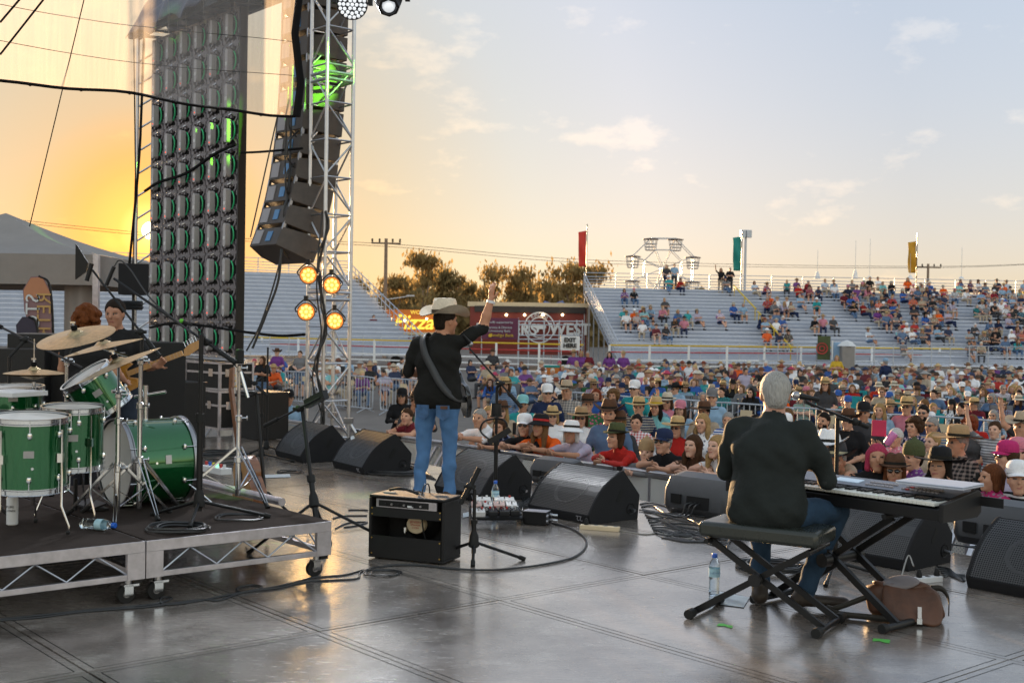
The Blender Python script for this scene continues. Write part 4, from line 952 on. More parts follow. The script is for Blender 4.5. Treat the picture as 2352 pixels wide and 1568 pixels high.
# local +y must point to the near side: EB is local -y, so mirror by turning widths: near side is y=0
def wp_at(px, py): p = G(px, py); return p
wedge(wp_at(690, 1064), -.12, 'black wedge monitor farthest left behind the green lit stand')
wedge(wp_at(832, 1091), -.12, 'black wedge monitor with white scrap on its grille left of the singer', '26')
wedge(wp_at(1104, 1156), -.05, 'black wedge monitor directly in front of the singer', '24')
wedge(wp_at(1352, 1206), .0, 'black wedge monitor with power board at its foot, centre stage', '22')
wedge(wp_at(2080, 1314), .0, 'black wedge monitor under the keyboard', None)
wedge(wp_at(2216, 1350) + EB * .74, .0, 'large black wedge monitor cut off by the right edge', None)
b = MB(); b.add([D(805, 1002, 12.35), D(812, 999, 12.33), D(815, 1006, 12.3), D(806, 1010, 12.3)], [(0, 1, 2, 3)]); tag(b.build('paper_scrap', 'paper', smooth=0), 'white paper scrap lying on the grille of a wedge monitor', 'paper')
# moulded loudspeakers lying along the stage edge
mat('speaker_plastic', (.045, .047, .052), .45, bump=.12, bscale=120)
def moulded(P, yaw, L_, lab):
    r = empty('powered_speaker', P, YAW + yaw, lab, 'loudspeaker', 'moulded loudspeakers along the stage edge'); r.scale = (.9, 1, .85) if L_ > .55 else (.75, 1, .64)
    b = MB(); prof = [(-.14, .0), (-.19, .07), (-.18, .24), (-.10, .37), (.08, .40), (.19, .33), (.20, .05), (.16, 0)]
    n = len(prof); vs = []
    for t, s_ in ((0, .86), (.05, .98), (.12, 1), (.88, 1), (.95, .98), (1, .86)):
        vs += [V(a * s_, (t - .5) * L_, .2 + (z - .2) * s_) for a, z in prof]
    fs = [(k, (k + 1) % n, n + (k + 1) % n, n + k) for k in range(n)]
    fs = [tuple(i + q * n for i in f) for q in range(5) for f in fs] + [tuple(range(n - 1, -1, -1)), tuple(range(5 * n, 6 * n))]
    b.add(vs, fs); b.build('shell', 'speaker_plastic', r, smooth=35, bevel=.012)
    b = MB(); b.box((-.191, -.05 * L_, .14), (.012, .22, .12), Matrix.Rotation(R(3), 3, 'Y')); b.build('rear_panel', 'black_plastic', r)
    b = MB(); b.box((-.19, .28 * L_, .16), (.03, .10, .09)); b.build('recessed_handle', 'dark_hole', r)
    for k in range(3):
        b = MB(); b.tube(spline([(-.2, -.09 * L_ + k * .04, .14), (-.27, -.09 * L_ + k * .05, .12), (-.29, -.02 + k * .04, .03), (-.33, .1 + k * .05, .012), (-.30, .5, .012)]), .007, n=5); b.build('lead', 'cable_black', r)
moulded(G(1262, 1112) + EA * .1, R(8), .50, 'dark moulded loudspeaker lying behind the centre wedge monitor')
moulded(G(1600, 1185) + EA * .12, R(5), .66, 'dark moulded loudspeaker with cables in its back at the stage edge')
moulded(G(2235, 1270) + EA * .45, R(0), .66, 'dark moulded loudspeaker behind the keyboard wedge at right')
def amp():
    c0, c1 = G(845, 1281), G(1002, 1297); ex = (c1 - c0); w = ex.length; ex.normalize(); ang = math.atan2(ex.y, ex.x)
    w, dp, h = .60, .27, .54
    r = empty('guitar_amplifier', c0, ang, 'black open backed combo guitar amplifier with cream speaker magnet', 'amplifier')
    t = .022
    b = MB(); b.box((w / 2, dp / 2, t / 2 + .012), (w, dp, t)); b.box((w / 2, dp / 2, h - t / 2), (w, dp, t))
    b.box((t / 2, dp / 2, h / 2 + .005), (t, dp - .001, h - 2 * t - .012)); b.box((w - t / 2, dp / 2, h / 2 + .005), (t, dp - .001, h - 2 * t - .012)); b.box((w / 2, dp - t / 2, h / 2 + .005), (w - 2 * t, t, h - 2 * t - .012))
    b.build('cabinet', 'black_tolex', r, smooth=0, bevel=.008)
    b = MB(); b.box((w / 2, .006, .115), (w - 2 * t - .002, .012, .17)); b.build('lower_back_board', 'black_tolex', r, smooth=0)
    b = MB(); b.box((w / 2, .006, .40), (w - 2 * t - .002, .012, .075)); b.build('upper_back_board', 'black_tolex', r, smooth=0)
    b = MB(); b.box((w / 2, .012, .475), (w * .80, .018, .068)); b.build('control_panel', 'alu_dull', r, smooth=0)
    b = MB(); b.box((w / 2 - .02, .002, .475), (w * .66, .004, .050)); b.build('panel_print', 'black_metal', r, smooth=0)
    for k, x in enumerate((.14, .19, .24, .29, .36, .42)):
        b = MB(); b.cyl((x, .002, .472), (x, -.012, .472), .009, n=10); b.build('jack' if k % 2 else 'knob', 'steel' if k % 2 else 'black_plastic', r)
    b = MB(); b.box((.335, -.001, .462), (.045, .003, .016)); b.build('sticker', 'white_plastic', r)
    for x in (.03, w - .03):
        for z in (.05, .18, .38, .43):
            b = MB(); b.cyl((x, .0, z), (x, -.004, z), .006, n=8); b.build('screw', 'gold', r)
    b = MB(); b.lathe([(.001, .0), (.070, .0), (.074, .006), (.074, .05)], (w * .52, .12, .285), (0, 1, 0), 28, cap=False); b.build('speaker_magnet', 'cream_plastic', r)
    b = MB(); b.lathe([(.062, .05), (.085, .07), (.14, .12)], (w * .52, .10, .285), (0, 1, 0), 28, cap=False); b.build('speaker_basket', 'black_metal', r)
    mg = r
    M_ = Matrix.Translation(c0) @ Matrix.Rotation(ang, 4, 'Z')
    for tx, z, sz in (('JENSEN', .310, .026), ('SPEAKER', .285, .020), ('C12N', .262, .022)):
        text(tx, sz, 'red_paint', M_ @ V(w * .52, .118, z), ex, (0, 0, 1), r, 'magnet_print', .0006)
    b = MB(); b.cyl((w * .40, .1, .215), (w * .40, .1, .265), .014, n=12); b.build('valve', 'chrome', r)
    for x in (.09, w - .09):
        b = MB(); b.box((x, dp / 2, h + .003), (.09, .03, .006)); b.build('strap_fixing', 'chrome', r)
    b = MB(); b.tube(spline([(w * .18, .1, h + .03), (w * .3, .12, h + .045), (w * .42, .12, h + .035), (w * .55, .12, h + .012)]), .012, n=6); b.build('carry_handle', 'rubber', r)
    for x in (.05, w - .05):
        for y in (.05, dp - .05):
            b = MB(); b.cyl((x, y, 0), (x, y, .014), .018, n=10); b.build('foot', 'rubber', r)
    r.scale = (.93, 1, .79)
    return c0, ang
AMP, AMPA = amp()
def mic(r, p, d, L_=.17, nm='microphone', grille='steel', lit=None):
    d = Vector(d).normalized(); p = Vector(p)
    b = MB(); b.cyl(p - d * (L_ - .045), p - d * .02, .012, .02, n=12); b.build(nm + '_body', 'black_metal', r, world=True)
    b = MB(); b.ball(p, .0255, n=14); b.build(nm + '_grille', grille, r, world=True)
def stand(P, lab, top=1.2, boom=None, legs=((0, .3), (2.1, .3), (4.2, .3)), lean=None, hub=.16, mt='black_metal', rp=.011, flat=False, cat='microphone stand', name='microphone_stand', legz=0):
    """P floor point; boom=(rear end, tip) in world points"""
    r = empty(name, P, 0, lab, cat); P = Vector(P); T = P + V(0, 0, top) + (lean or V(0, 0, 0)); ax = (T - P).normalized()
    h = P + ax * hub
    b = MB(); b.cyl(P + ax * .06, P + ax * (top * .55), rp * 1.35, n=10); b.build('lower_tube', mt, r, world=True)
    b = MB(); b.cyl(P + ax * (top * .5), T, rp, n=10); b.build('upper_tube', mt, r, world=True)
    b = MB(); b.cyl(P + ax * (top * .53), P + ax * (top * .58), rp * 2.0, n=12); b.build('clutch', 'rubber', r, world=True)
    b = MB(); b.lathe([(.018, hub + .05), (.030, hub + .02), (.036, hub - .05), (.022, hub - .06)], P, ax, 14); b.build('leg_hub', 'rubber', r, world=True)
    for a, l in legs:
        e = P + V(math.cos(a) * l, math.sin(a) * l, .012 + legz)
        b = MB(); b.cyl(h - ax * .02, e, .0105, n=8); b.build('leg', mt, r, world=True)
        b = MB(); d = (e - h).normalized(); b.cyl(e - d * .03, e + d * .012, .0155, n=10); b.build('foot', 'rubber', r, world=True)
    if boom:
        a, t = Vector(boom[0]), Vector(boom[1])
        b = MB(); b.cyl(a, t, .0085, n=8); b.build('boom_arm', mt, r, world=True)
        b = MB(); d = (t - a).normalized(); b.cyl(a - d * .02, a + d * .13, .016, n=10); b.build('counterweight', 'rubber', r, world=True)
        b = MB(); q = a + d * ((T - a).dot(d)); b.ball(q, .026, n=10); b.cyl(q - CR * .04, q + CR * .04, .012, n=8); b.cyl(T, q, rp, n=8); b.build('boom_clutch', 'rubber', r, world=True)
    return r
def dirto(a, b): d = b - a; return math.atan2(d.y, d.x)
# vocal stand of the singer
p = G(1137, 1168); T = D(1139, 890, p.y)
r = stand(p, 'black vocal microphone stand with accessory holders in front of the singer', T.z, (D(1195, 932, p.y - .1), D(1078, 800, p.y + .05)), hub=.03, rp=.013, legs=((.5, .16), (2.6, .16), (4.7, .16)))
m0 = D(1080, 790, p.y + .05); mic(r, m0, m0 - D(1070, 778, p.y), .18)
b = MB(); b.lathe([(.045, 0), (.047, .005), (.042, .11)], D(1140, 935, p.y - .12) - V(0, 0, .08), (0, 0, 1), 16, cap=False); b.lathe([(.05, 0), (.055, .0), (.055, .012), (.05, .012)], D(1140, 935, p.y - .12) - V(0, 0, .08), (0, 0, 1), 16, cap=False); b.build('cup_holder', 'black_plastic', r, world=True)
b = MB(); b.tube(spline([D(1139, 960, p.y - .05), D(1112, 968, p.y - .1), D(1104, 990, p.y - .1), D(1122, 1008, p.y - .15)]), .008, n=6); b.tube(spline([D(1139, 960, p.y - .05), D(1158, 965, p.y - .1), D(1165, 980, p.y - .1), D(1158, 1004, p.y - .12)]), .008, n=6); b.build('gooseneck', 'black_plastic', r, world=True)
b = MB(); b.bar(D(1122, 1016, p.y - .2), D(1172, 986, p.y - .22), .016, .05); b.build('phone_clamp', 'black_plastic', r, world=True)
# small stand beside the amplifier
p = G(1086, 1300) + V(0, .14, 0)
r = stand(p, 'short black microphone stand standing beside the combo amplifier', D(1088, 1122, p.y).z, (D(1061, 1150, p.y), D(1101, 1074, p.y + .02)), legs=((-1.57, .15), (.25, .34), (2.75, .3)), hub=.155, rp=.012)
for ch in r.children:
    if ch.name.startswith('boom_arm'): pass
b = MB(); b.cyl(D(1068, 1140, p.y), D(1101, 1074, p.y + .02), .017, n=10); b.build('boom_sleeve', 'rubber', r, world=True)
# green lit stand in front of the riser corner
p = G(737, 1280); T = D(694, 935, p.y + .35)
lean = T - p; lean.z = 0
r = stand(p, 'tripod microphone stand lit green standing at the riser corner', T.z, (D(612, 976, p.y + .5), D(735, 913, p.y + .2)), legs=((dirto(p, G(836, 1277)), .62), (3.0, .5), (1.6, .5)), lean=lean, hub=.40, rp=.014)
b = MB(); b.bar(D(705, 928, p.y + .3), D(748, 905, p.y + .2), .05, .06); b.build('mic_clip_bar', 'black_plastic', r, world=True)
b = MB(); b.bar(D(738, 915, p.y + .2), D(745, 920, p.y + .2), .05, .035); b.build('mic_holder', 'black_plastic', r, world=True)
# keyboard player's vocal stand
p = G(1962, 1360) + V(0, .45, 0); T = D(1958, 960, p.y)
r = stand(p, "black microphone stand reaching over the keyboard to the seated player", T.z, (D(1988, 978, p.y - .05), D(1868, 930, p.y - .35)), legs=((.3, .3), (2.3, .33), (4.3, .33)), hub=.12, rp=.013)
m0 = D(1829, 908, p.y - .42); mic(r, m0, m0 - D(1872, 916, p.y - .40), .19)
b = MB(); b.cyl(D(1849, 922, p.y - .4), D(1872, 932, p.y - .35), .012, n=8); b.build('mic_clip', 'black_plastic', r, world=True)
def bottle(P, lab, axis=(0, 0, 1), h=.235):
    r = empty('water_bottle', P, 0, lab, 'bottle'); k = h / .235; ax = Vector(axis).normalized()
    pr = [(.024, 0), (.030, .004), (.031, .02), (.0285, .03), (.031, .04), (.0285, .055), (.031, .07), (.0285, .085), (.031, .10), (.0315, .105), (.0315, .155), (.031, .165), (.024, .19), (.014, .207), (.0125, .213)]
    b = MB(); b.lathe([(a * k, z * k) for a, z in pr], (0, 0, 0), ax, 20); b.build('body', 'bottle', r)
    b = MB(); b.lathe([(.0318 * k, .106 * k), (.0319 * k, .107 * k), (.0319 * k, .152 * k), (.0318 * k, .153 * k)], (0, 0, 0), ax, 20, cap=False); b.build('label', 'label_paper', r)
    b = MB(); b.lathe([(.0155 * k, .213 * k), (.016 * k, .216 * k), (.016 * k, .234 * k), (.0145 * k, .236 * k)], (0, 0, 0), ax, 16); b.build('cap', 'blue_cap', r)
    x = V(1, 0, 0) if abs(ax.z) > .5 else V(0, 0, 1).cross(ax)
    if abs(ax.z) > .5: text('Lubindu', .019 * k, 'blue_label', Vector(P) + V(0, -.0335 * k, .132 * k), (1, 0, 0), (0, 0, 1), r, 'brand_print', .0004)
    return r
bottle(G(1640, 1366), 'clear water bottle with blue cap standing on the stage floor', h=.245)
def pedalboard():
    c = G(1142, 1208); r = empty('pedalboard', c + V(0, .05, 0), R(6), 'crowded effects pedalboard with white pedals in front of the singer', 'pedalboard')
    tl = Matrix.Rotation(R(14), 3, 'X')
    b = MB()
    for y in (.03, .11, .19, .27): b.box((0, y, .045 + y * .25), (.40, .055, .018), tl)
    b.build('board_rails', 'black_metal', r, smooth=0)
    for s in (-1, 1):
        b = MB(); b.prism([(0, 0), (.30, 0), (.30, .10), (0, .03)], (s * .195, 0, .003), (0, 1, 0), (0, 0, 1), (1, 0, 0), .018); b.build('side_cheek', 'black_metal', r, smooth=0)
    mat('pedal_white', (.72, .70, .69), .35); mat('pedal_pink', (.6, .42, .38), .35); mat('pedal_black', (.02, .02, .022), .3)
    random.seed(5)
    spec = [(-.145, .02, .105, .085, 'pedal_white'), (-.03, .03, .07, .09, 'pedal_black'), (.06, .03, .08, .075, 'pedal_black'), (.145, .04, .075, .075, 'pedal_black'),
            (-.15, .15, .08, .09, 'pedal_pink'), (-.06, .14, .07, .09, 'pedal_white'), (.03, .15, .09, .09, 'pedal_pink'), (.13, .15, .085, .09, 'pedal_white'), (-.1, .25, .14, .07, 'pedal_white'), (.08, .25, .16, .07, 'pedal_white')]
    for x, y, w, d, mt in spec:
        z = .062 + y * .26
        b = MB(); b.box((x, y + d / 2, z + .022), (w, d, .044), tl); o = b.build('pedal', mt, r, smooth=0, bevel=.004)
        for kx in (-.28, .28):
            b = MB(); b.cyl((x + kx * w, y + d * .75, z + .045), (x + kx * w, y + d * .75, z + .064), .009, n=9); b.build('knob', 'white_plastic' if random.random() < .7 else 'red_paint', o)
        b = MB(); b.cyl((x, y + d * .25, z + .042), (x, y + d * .25, z + .060), .007, n=8); b.build('foot_switch', 'chrome', o)
    for q in range(6):
        x = -.16 + q * .06; b = MB(); b.tube(spline([(x, .11, .10), (x + .02, .07, .13), (x + .06, .06, .10), (x + .07, .12, .12)]), .004, n=5); b.build('patch_lead', 'cable_black', r)
    return c
PB_ = pedalboard()
bottle(D(1137, 1170, PB_.y + .42), 'water bottle with blue cap standing behind the pedalboard')
def di_box():
    p = G(1233, 1206); r = empty('di_box', p + V(0, .06, 0), YAW - R(60), 'black DI box with plugs in front of the centre monitor', 'DI box')
    b = MB(); b.box((0, 0, .055), (.20, .13, .10)); b.build('case', 'black_metal', r, smooth=0, bevel=.006)
    b = MB(); b.box((0, 0, .1065), (.19, .12, .003)); b.build('top_plate', 'alu_dull', r, smooth=0)
    for x, z in ((.03, .075), (.03, .035), (-.05, .075), (-.05, .035)):
        b = MB(); b.cyl((.10, x, z), (.112, x, z), .016, n=12); b.build('socket', 'steel', r)
    for z in (.075, .035):
        b = MB(); b.cyl((.112, .03, z), (.165, .03, z), .010, n=10); b.build('plug', 'chrome', r)
di_box()
def power_board(P, ang, L_, mt, lab, nsock=4, plug=()):
    r = empty('power_board', P, ang, lab, 'power board')
    b = MB(); b.box((L_ / 2, 0, .018), (L_, .055, .036)); b.build('case', mt, r, smooth=0, bevel=.005)
    for k in range(nsock):
        b = MB(); b.lathe([(.001, 0), (.018, 0)], (L_ * (k + .6) / nsock, 0, .0372), (0, 0, 1), 14, cap=False); b.build('socket', 'dark_hole' if mt != 'cream_plastic' else 'cable_grey', r)
    for k in plug:
        x = L_ * (k + .6) / nsock; b = MB(); b.lathe([(.018, .038), (.02, .05), (.012, .075), (.008, .085)], (x, 0, 0), (0, 0, 1), 12); b.build('plug', 'rubber', r)
    return r
power_board(G(1333, 1214), dirto(G(1333, 1214), G(1402, 1219)), .31, 'cream_plastic', 'long cream power board lying before the centre wedge monitor', 4, (0,))
power_board(G(2078, 1341), dirto(G(2078, 1341), G(2148, 1335)), .28, 'white_plastic', 'white power board on the floor near the right wedge', 4, (1, 3))
RC = G(763, 1195, .345); RC.z = 0; RZ = .345
def RP(a, b, z=0): return RC - EA * a - EB * b + V(0, 0, RZ + z)
mat('riser_ply', (.045, .034, .029), .9, spec=.06, var=.3, scale=5, bump=.3, bscale=130)
def riser(i, j, lab):
    o0 = RC - EA * (1.2 * (i + 1)) - EB * 0
    r = empty('drum_riser', V(o0.x, o0.y, 0), YAW, lab, 'stage platform', 'wheeled platforms under the drums')
    # local: x 0..1.2 downstage, y 0..2.4 away
    L_, W_ = 1.196, 2.396
    b = MB(); b.box((L_ / 2, W_ / 2, RZ - .009), (L_ - .02, W_ - .02, .018)); b.build('top_board', 'riser_ply', r, smooth=0)
    def side(p, q, n):
        p, q = Vector(p), Vector(q); d = (q - p).normalized(); l = (q - p).length
        b = MB(); b.bar(p + V(0, 0, RZ - .034), q + V(0, 0, RZ - .034), .03, .062); b.build('top_rail', 'alu_dull', r, smooth=0, bevel=.002)
        b = MB(); b.bar(p + d * .1 + V(0, 0, RZ - .195), q - d * .1 + V(0, 0, RZ - .195), .028, .032); b.build('bottom_rail', 'alu_dull', r, smooth=0, bevel=.002)
        for e in (p + d * .05, q - d * .05):
            b = MB(); b.bar(e - d * .05 + V(0, 0, RZ - .138), e + d * .05 + V(0, 0, RZ - .138), .03, .146); b.build('corner_plate', 'alu_dull', r, smooth=0)
        b = MB(); k = max(2, round((l - .2) / .17)); pts = []
        for m_ in range(k + 1): pts.append(p + d * (.1 + (l - .2) * m_ / k) + V(0, 0, RZ - (.066 if m_ % 2 else .180)))
        b.tube(pts, .0055, n=6); b.build('zigzag_brace', 'alu', r)
    side((.003, .015, 0), (L_, .015, 0), 4); side((.003, W_ - .015, 0), (L_, W_ - .015, 0), 4)
    side((L_ - .015, .035, 0), (L_ - .015, W_ - .035, 0), 8)
    for x, y in ((.10, .06), (L_ - .07, .06), (.1, W_ - .06), (L_ - .07, W_ - .06)):
        b = MB(); b.cyl((x, y, RZ - .215), (x, y, .105), .019, n=10); b.build('castor_stem', 'steel', r)
        b = MB(); b.box((x + .01, y, .098), (.085, .05, .012)); b.box((x - .005, y - .023, .07), (.05, .004, .06)); b.box((x - .005, y + .023, .07), (.05, .004, .06)); b.build('castor_fork', 'chrome', r)
        b = MB(); b.cyl((x - .015, y - .015, .05), (x - .015, y + .015, .05), .05, n=18); b.build('castor_wheel', 'rubber', r)
        b = MB(); b.cyl((x - .015, y - .019, .05), (x - .015, y + .019, .05), .02, n=10); b.build('wheel_hub', 'steel', r)
        b = MB(); b.box((x + .05, y, .115), (.05, .03, .025)); b.build('brake_pedal', 'black_plastic', r)
riser(0, 0, 'wheeled aluminium platform with zigzag truss sides under the bass drum')
riser(1, 0, 'wheeled aluminium platform with zigzag truss sides at the left edge')
def ortho(ax):
    ax = Vector(ax).normalized(); u = V(0, 0, 1) if abs(ax.z) < .9 else V(1, 0, 0); x = u.cross(ax).normalized(); return x, ax.cross(x), ax
def drum(c, ax, rad, dep, nlug, lab, head='drumhead', two=True, legs=None, nm='drum', hoop='chrome', hr=.008):
    r = empty(nm, c, 0, lab, 'drum'); x, y, a = ortho(ax); h = dep / 2
    b = MB(); b.lathe([(rad, -h), (rad, h)], (0, 0, 0), a, 48, cap=False); b.build('shell', 'green_lacquer', r)
    for s in (-1, 1):
        b = MB(); b.lathe([(rad * .98, s * (h + .002)), (.001, s * (h + .003))], (0, 0, 0), a, 48, cap=False); b.build('drum_head', head if s > 0 else 'drumhead', r)
        b = MB(); b.lathe([(rad + .004, s * (h - .022)), (rad + .012, s * (h - .022)), (rad + .012, s * (h - .016)), (rad + .006, s * (h - .012)), (rad + .006, s * (h + .010)), (rad + .014, s * (h + .014)), (rad + .002, s * (h + .014))], (0, 0, 0), a, 48, cap=False); b.build('hoop', hoop, r)
    for k in range(nlug):
        t = 2 * math.pi * (k + .5) / nlug; q = x * math.cos(t) + y * math.sin(t)
        for s in ((-1, 1) if two else (1,)):
            b = MB(); b.ball(q * (rad + .008) + a * s * (h * .62), (.014, .014, .022), n=8); b.cyl(q * (rad + .012) + a * s * (h * .62), q * (rad + .012) + a * s * (h + .012), .0035, n=6); b.build('lug', 'chrome', r)
    q = (CAM - Vector(c)); q -= a * q.dot(a); q.normalize()
    t_ = a.cross(q)
    b = MB(); b.prism([(-.028, -.02), (.028, -.02), (.028, .02), (-.028, .02)], q * (rad + .002) + a * .02, t_, a, q, .004); b.build('badge', 'steel', r, smooth=0)
    b = MB(); b.cyl(q * rad + a * -.06 + t_ * .02, q * (rad + .003) + a * -.06 + t_ * .02, .008, n=10); b.build('air_vent', 'chrome', r)
    if legs:
        for ang in legs:
            q = V(math.cos(ang), math.sin(ang), 0)
            p0 = q * (rad + .022) + V(0, 0, .02); zf = RZ - c.z
            b = MB(); b.tube([p0 + V(0, 0, .12), p0 - V(0, 0, .0), q * (rad + .022) + V(0, 0, zf + .16), q * (rad + .075) + V(0, 0, zf + .05), q * (rad + .07) + V(0, 0, zf + .012)], .0062, n=7); b.build('leg', 'chrome', r)
            b = MB(); b.box(q * (rad + .014) + V(0, 0, -.02), (.03, .03, .05)); b.build('leg_bracket', 'chrome', r)
            b = MB(); b.ball(q * (rad + .07) + V(0, 0, zf + .014), .013, n=8); b.build('rubber_foot', 'rubber', r)
    return r
bc = RP(.64, 1.27, .285)
r = drum(bc, EA, .278, .44, 8, 'glossy green bass drum lying on the drum riser', nm='bass_drum', hoop='steel')
for s in (-1, 1):
    b = MB(); p = EA * .16 + EB * s * .20 + V(0, 0, -.12); e = EA * .30 + EB * s * .36 + V(0, 0, -.272)
    b.tube([p, p.lerp(e, .5) + EB * s * .02, e], .009, n=7); b.build('spur', 'chrome', r)
b = MB(); b.cyl(V(-.02, 0, .27), V(-.02, 0, .50), .018, n=12); b.cyl(V(-.1, .02, .42), V(.12, -.02, .46), .011, n=10); b.build('tom_mount', 'chrome', r)
drum(D(66, 1038, 6.95), V(.03, -.05, 1), .212, .40, 8, 'largest green floor tom with chrome rims at the left edge', legs=(dirto(V(0, 0, 0), V(-.3, -1, 0)), -.35, 1.8), nm='floor_tom')
drum(D(168, 1003, 7.45), V(.02, -.06, 1), .178, .36, 6, 'smaller green floor tom standing between the large tom and bass drum', legs=(-2.2, -.7, 1.6), nm='floor_tom')
drum(D(222, 900, 8.0), V(-.48, -.30, .82), .162, .26, 6, 'green rack tom tilted above the bass drum', nm='rack_tom')
drum(D(30, 915, 7.9), V(0, -.05, 1), .18, .14, 8, 'snare drum with white head behind the floor toms', nm='snare_drum')
def cymbal(c, n, rad, lab, cup=True):
    r = empty('cymbal', c, 0, lab, 'cymbal'); n = Vector(n).normalized()
    b = MB(); pr = [(rad, -.004), (rad * .8, .004), (rad * .5, .014), (rad * .22, .021), (rad * .19, .028), (rad * .12, .040), (.006, .046)]
    b.lathe(pr, (0, 0, 0), n, 56, cap=False); b.lathe([(a, z - .002) for a, z in pr], (0, 0, 0), n, 56, cap=False); b.build('plate', 'cymbal', r)
    b = MB(); b.cyl(n * .044, n * .07, .018, n=10); b.build('felt', 'black_fabric', r)
    b = MB(); b.cyl(n * .07, n * .085, .008, n=8); b.box(n * .09, (.03, .008, .012)); b.build('wing_nut', 'chrome', r)
    return r
CY = [(D(175, 773, 7.35), (-.15, -.30, 1), .232, 'large crash cymbal highest at the left, tilted towards the camera'),
      (D(238, 797, 7.8), (-.24, -.09, 1), .25, 'ride cymbal seen nearly edge on behind the crash'),
      (D(272, 838, 7.25), (-.44, -.14, 1), .265, 'steeply tilted thin cymbal reaching over the rack tom')]
for c in CY: cymbal(*c)
hh = cymbal(D(78, 856, 7.9), (0.01, -.05, 1), .187, 'flat pair of hi-hat cymbals on a thin rod')
b = MB(); b.lathe([(.187, -.006), (.09, -.022), (.03, -.04), (.006, -.045)], (0, 0, 0), (0, 0, 1), 48, cap=False); b.build('bottom_plate', 'cymbal', hh)
b = MB(); b.cyl((0, 0, .0), (0, 0, .22), .004, n=8); b.build('pull_rod', 'chrome', hh)
b = MB(); b.cyl((0, 0, -.06), (0, 0, RZ - hh.location.z), .012, n=10); b.build('stand_tube', 'chrome', hh)
for a in (.4, 2.5, 4.6):
    b = MB(); b.cyl((0, 0, RZ - hh.location.z + .3), (math.cos(a) * .3, math.sin(a) * .3, RZ - hh.location.z + .01), .008, n=8); b.build('leg', 'chrome', hh)
def hardware(P, lab, segs, legs, hubh=.34, arm=None, rl=.33):
    """chrome double braced stand; segs list of (z, radius)"""
    r = empty('cymbal_stand', P, 0, lab, 'drum stand')
    z0 = .03
    for k, (z, rr) in enumerate(segs):
        b = MB(); b.cyl((0, 0, z0), (0, 0, z), rr, n=14); b.build('tube', 'chrome', r)
        b = MB(); b.lathe([(rr * 1.05, z - .045), (rr * 1.55, z - .04), (rr * 1.55, z - .005), (rr * 1.0, z)], (0, 0, 0), (0, 0, 1), 14, cap=False); b.cyl((rr, 0, z - .02), (rr + .035, 0, z - .02), .006, n=8); b.ball((rr + .04, 0, z - .02), (.006, .012, .018), n=8); b.build('height_clamp', 'chrome', r)
        z0 = z
    for a in legs:
        q = V(math.cos(a), math.sin(a), 0); t = V(-q.y, q.x, 0)
        for s in (-.016, .016):
            b = MB(); b.bar(q * .02 + t * s + V(0, 0, hubh), q * rl + t * s * .5 + V(0, 0, .03), .004, .014); b.build('leg', 'chrome', r)
        b = MB(); b.bar(V(0, 0, .06), q * rl * .52 + V(0, 0, hubh * .50), .01, .005); b.build('strut', 'chrome', r)
        b = MB(); b.cyl(q * (rl - .03) + V(0, 0, .045), q * (rl + .025) + V(0, 0, .004), .012, .016, n=10); b.build('rubber_foot', 'rubber', r)
    if arm:
        b = MB(); b.cyl(V(0, 0, segs[-1][0] - .02), Vector(arm) - P, .0085, n=10); b.build('boom_arm', 'chrome', r)
        b = MB(); b.ball((0, 0, segs[-1][0]), .028, n=10); b.cyl((-.03, -.03, segs[-1][0]), (.03, .03, segs[-1][0]), .012, n=8); b.build('tilter', 'chrome', r)
    return r
def RF(px, py): p = G(px, py, RZ); return p
hardware(RF(269, 1190), 'chrome double braced cymbal stand in front of the floor toms', [(.33, .017), (.62, .015), (.78, .013)], (-1.3, .75, 2.9), arm=CY[2][0] - V(0, 0, .01))
hardware(RF(319, 1178), 'chrome cymbal stand with long tube before the bass drum', [(.36, .017), (.70, .015), (.98, .012)], (-.95, 1.1, 3.2), arm=CY[1][0] - V(0, 0, .01))
hardware(RF(150, 1120), 'chrome cymbal stand rising behind the smaller floor tom', [(.36, .015), (.70, .013), (.92, .012)], (.3, 2.4, 4.5), arm=CY[0][0] - V(0, 0, .01))
r = hardware(RF(546, 1148), 'empty chrome stand with black clutch at the riser front', [(.30, .019), (.58, .016), (.92, .012)], (-.9, 1.4, 3.6), hubh=.36, rl=.42)
b = MB(); b.lathe([(.018, .93), (.03, .94), (.03, 1.02), (.02, 1.03)], (0, 0, 0), (0, 0, 1), 14); b.build('clutch', 'rubber', r); b = MB(); b.cyl((0, 0, .9), (.06, 0, .70), .012, n=8); b.build('arm', 'chrome', r)
b = MB(); b.box((0, 0, .03), (.10, .28, .012), Matrix.Rotation(-R(16), 3, 'Y')); b.box((0, 0, .012), (.12, .30, .012)); b.box((-.10, 0, .10), (.02, .02, .2)); pd = b.build('kick_pedal', 'black_metal', loc=RP(1.02, 1.27), rz=YAW); tag(pd, 'black kick pedal behind the bass drum', 'drum pedal')
# stool
b = MB(); b.lathe([(.16, .50), (.175, .52), (.175, .57), (.15, .59)], (0, 0, 0), (0, 0, 1), 20); b.cyl((0, 0, .1), (0, 0, .5), .02)
for a in (0, 2.1, 4.2): b.cyl((0, 0, .3), (math.cos(a) * .25, math.sin(a) * .25, .01), .01)
tag(b.build('drum_stool', 'black_plastic', loc=RP(1.75, 1.35, 0)), 'black drum stool behind the drum kit', 'stool')
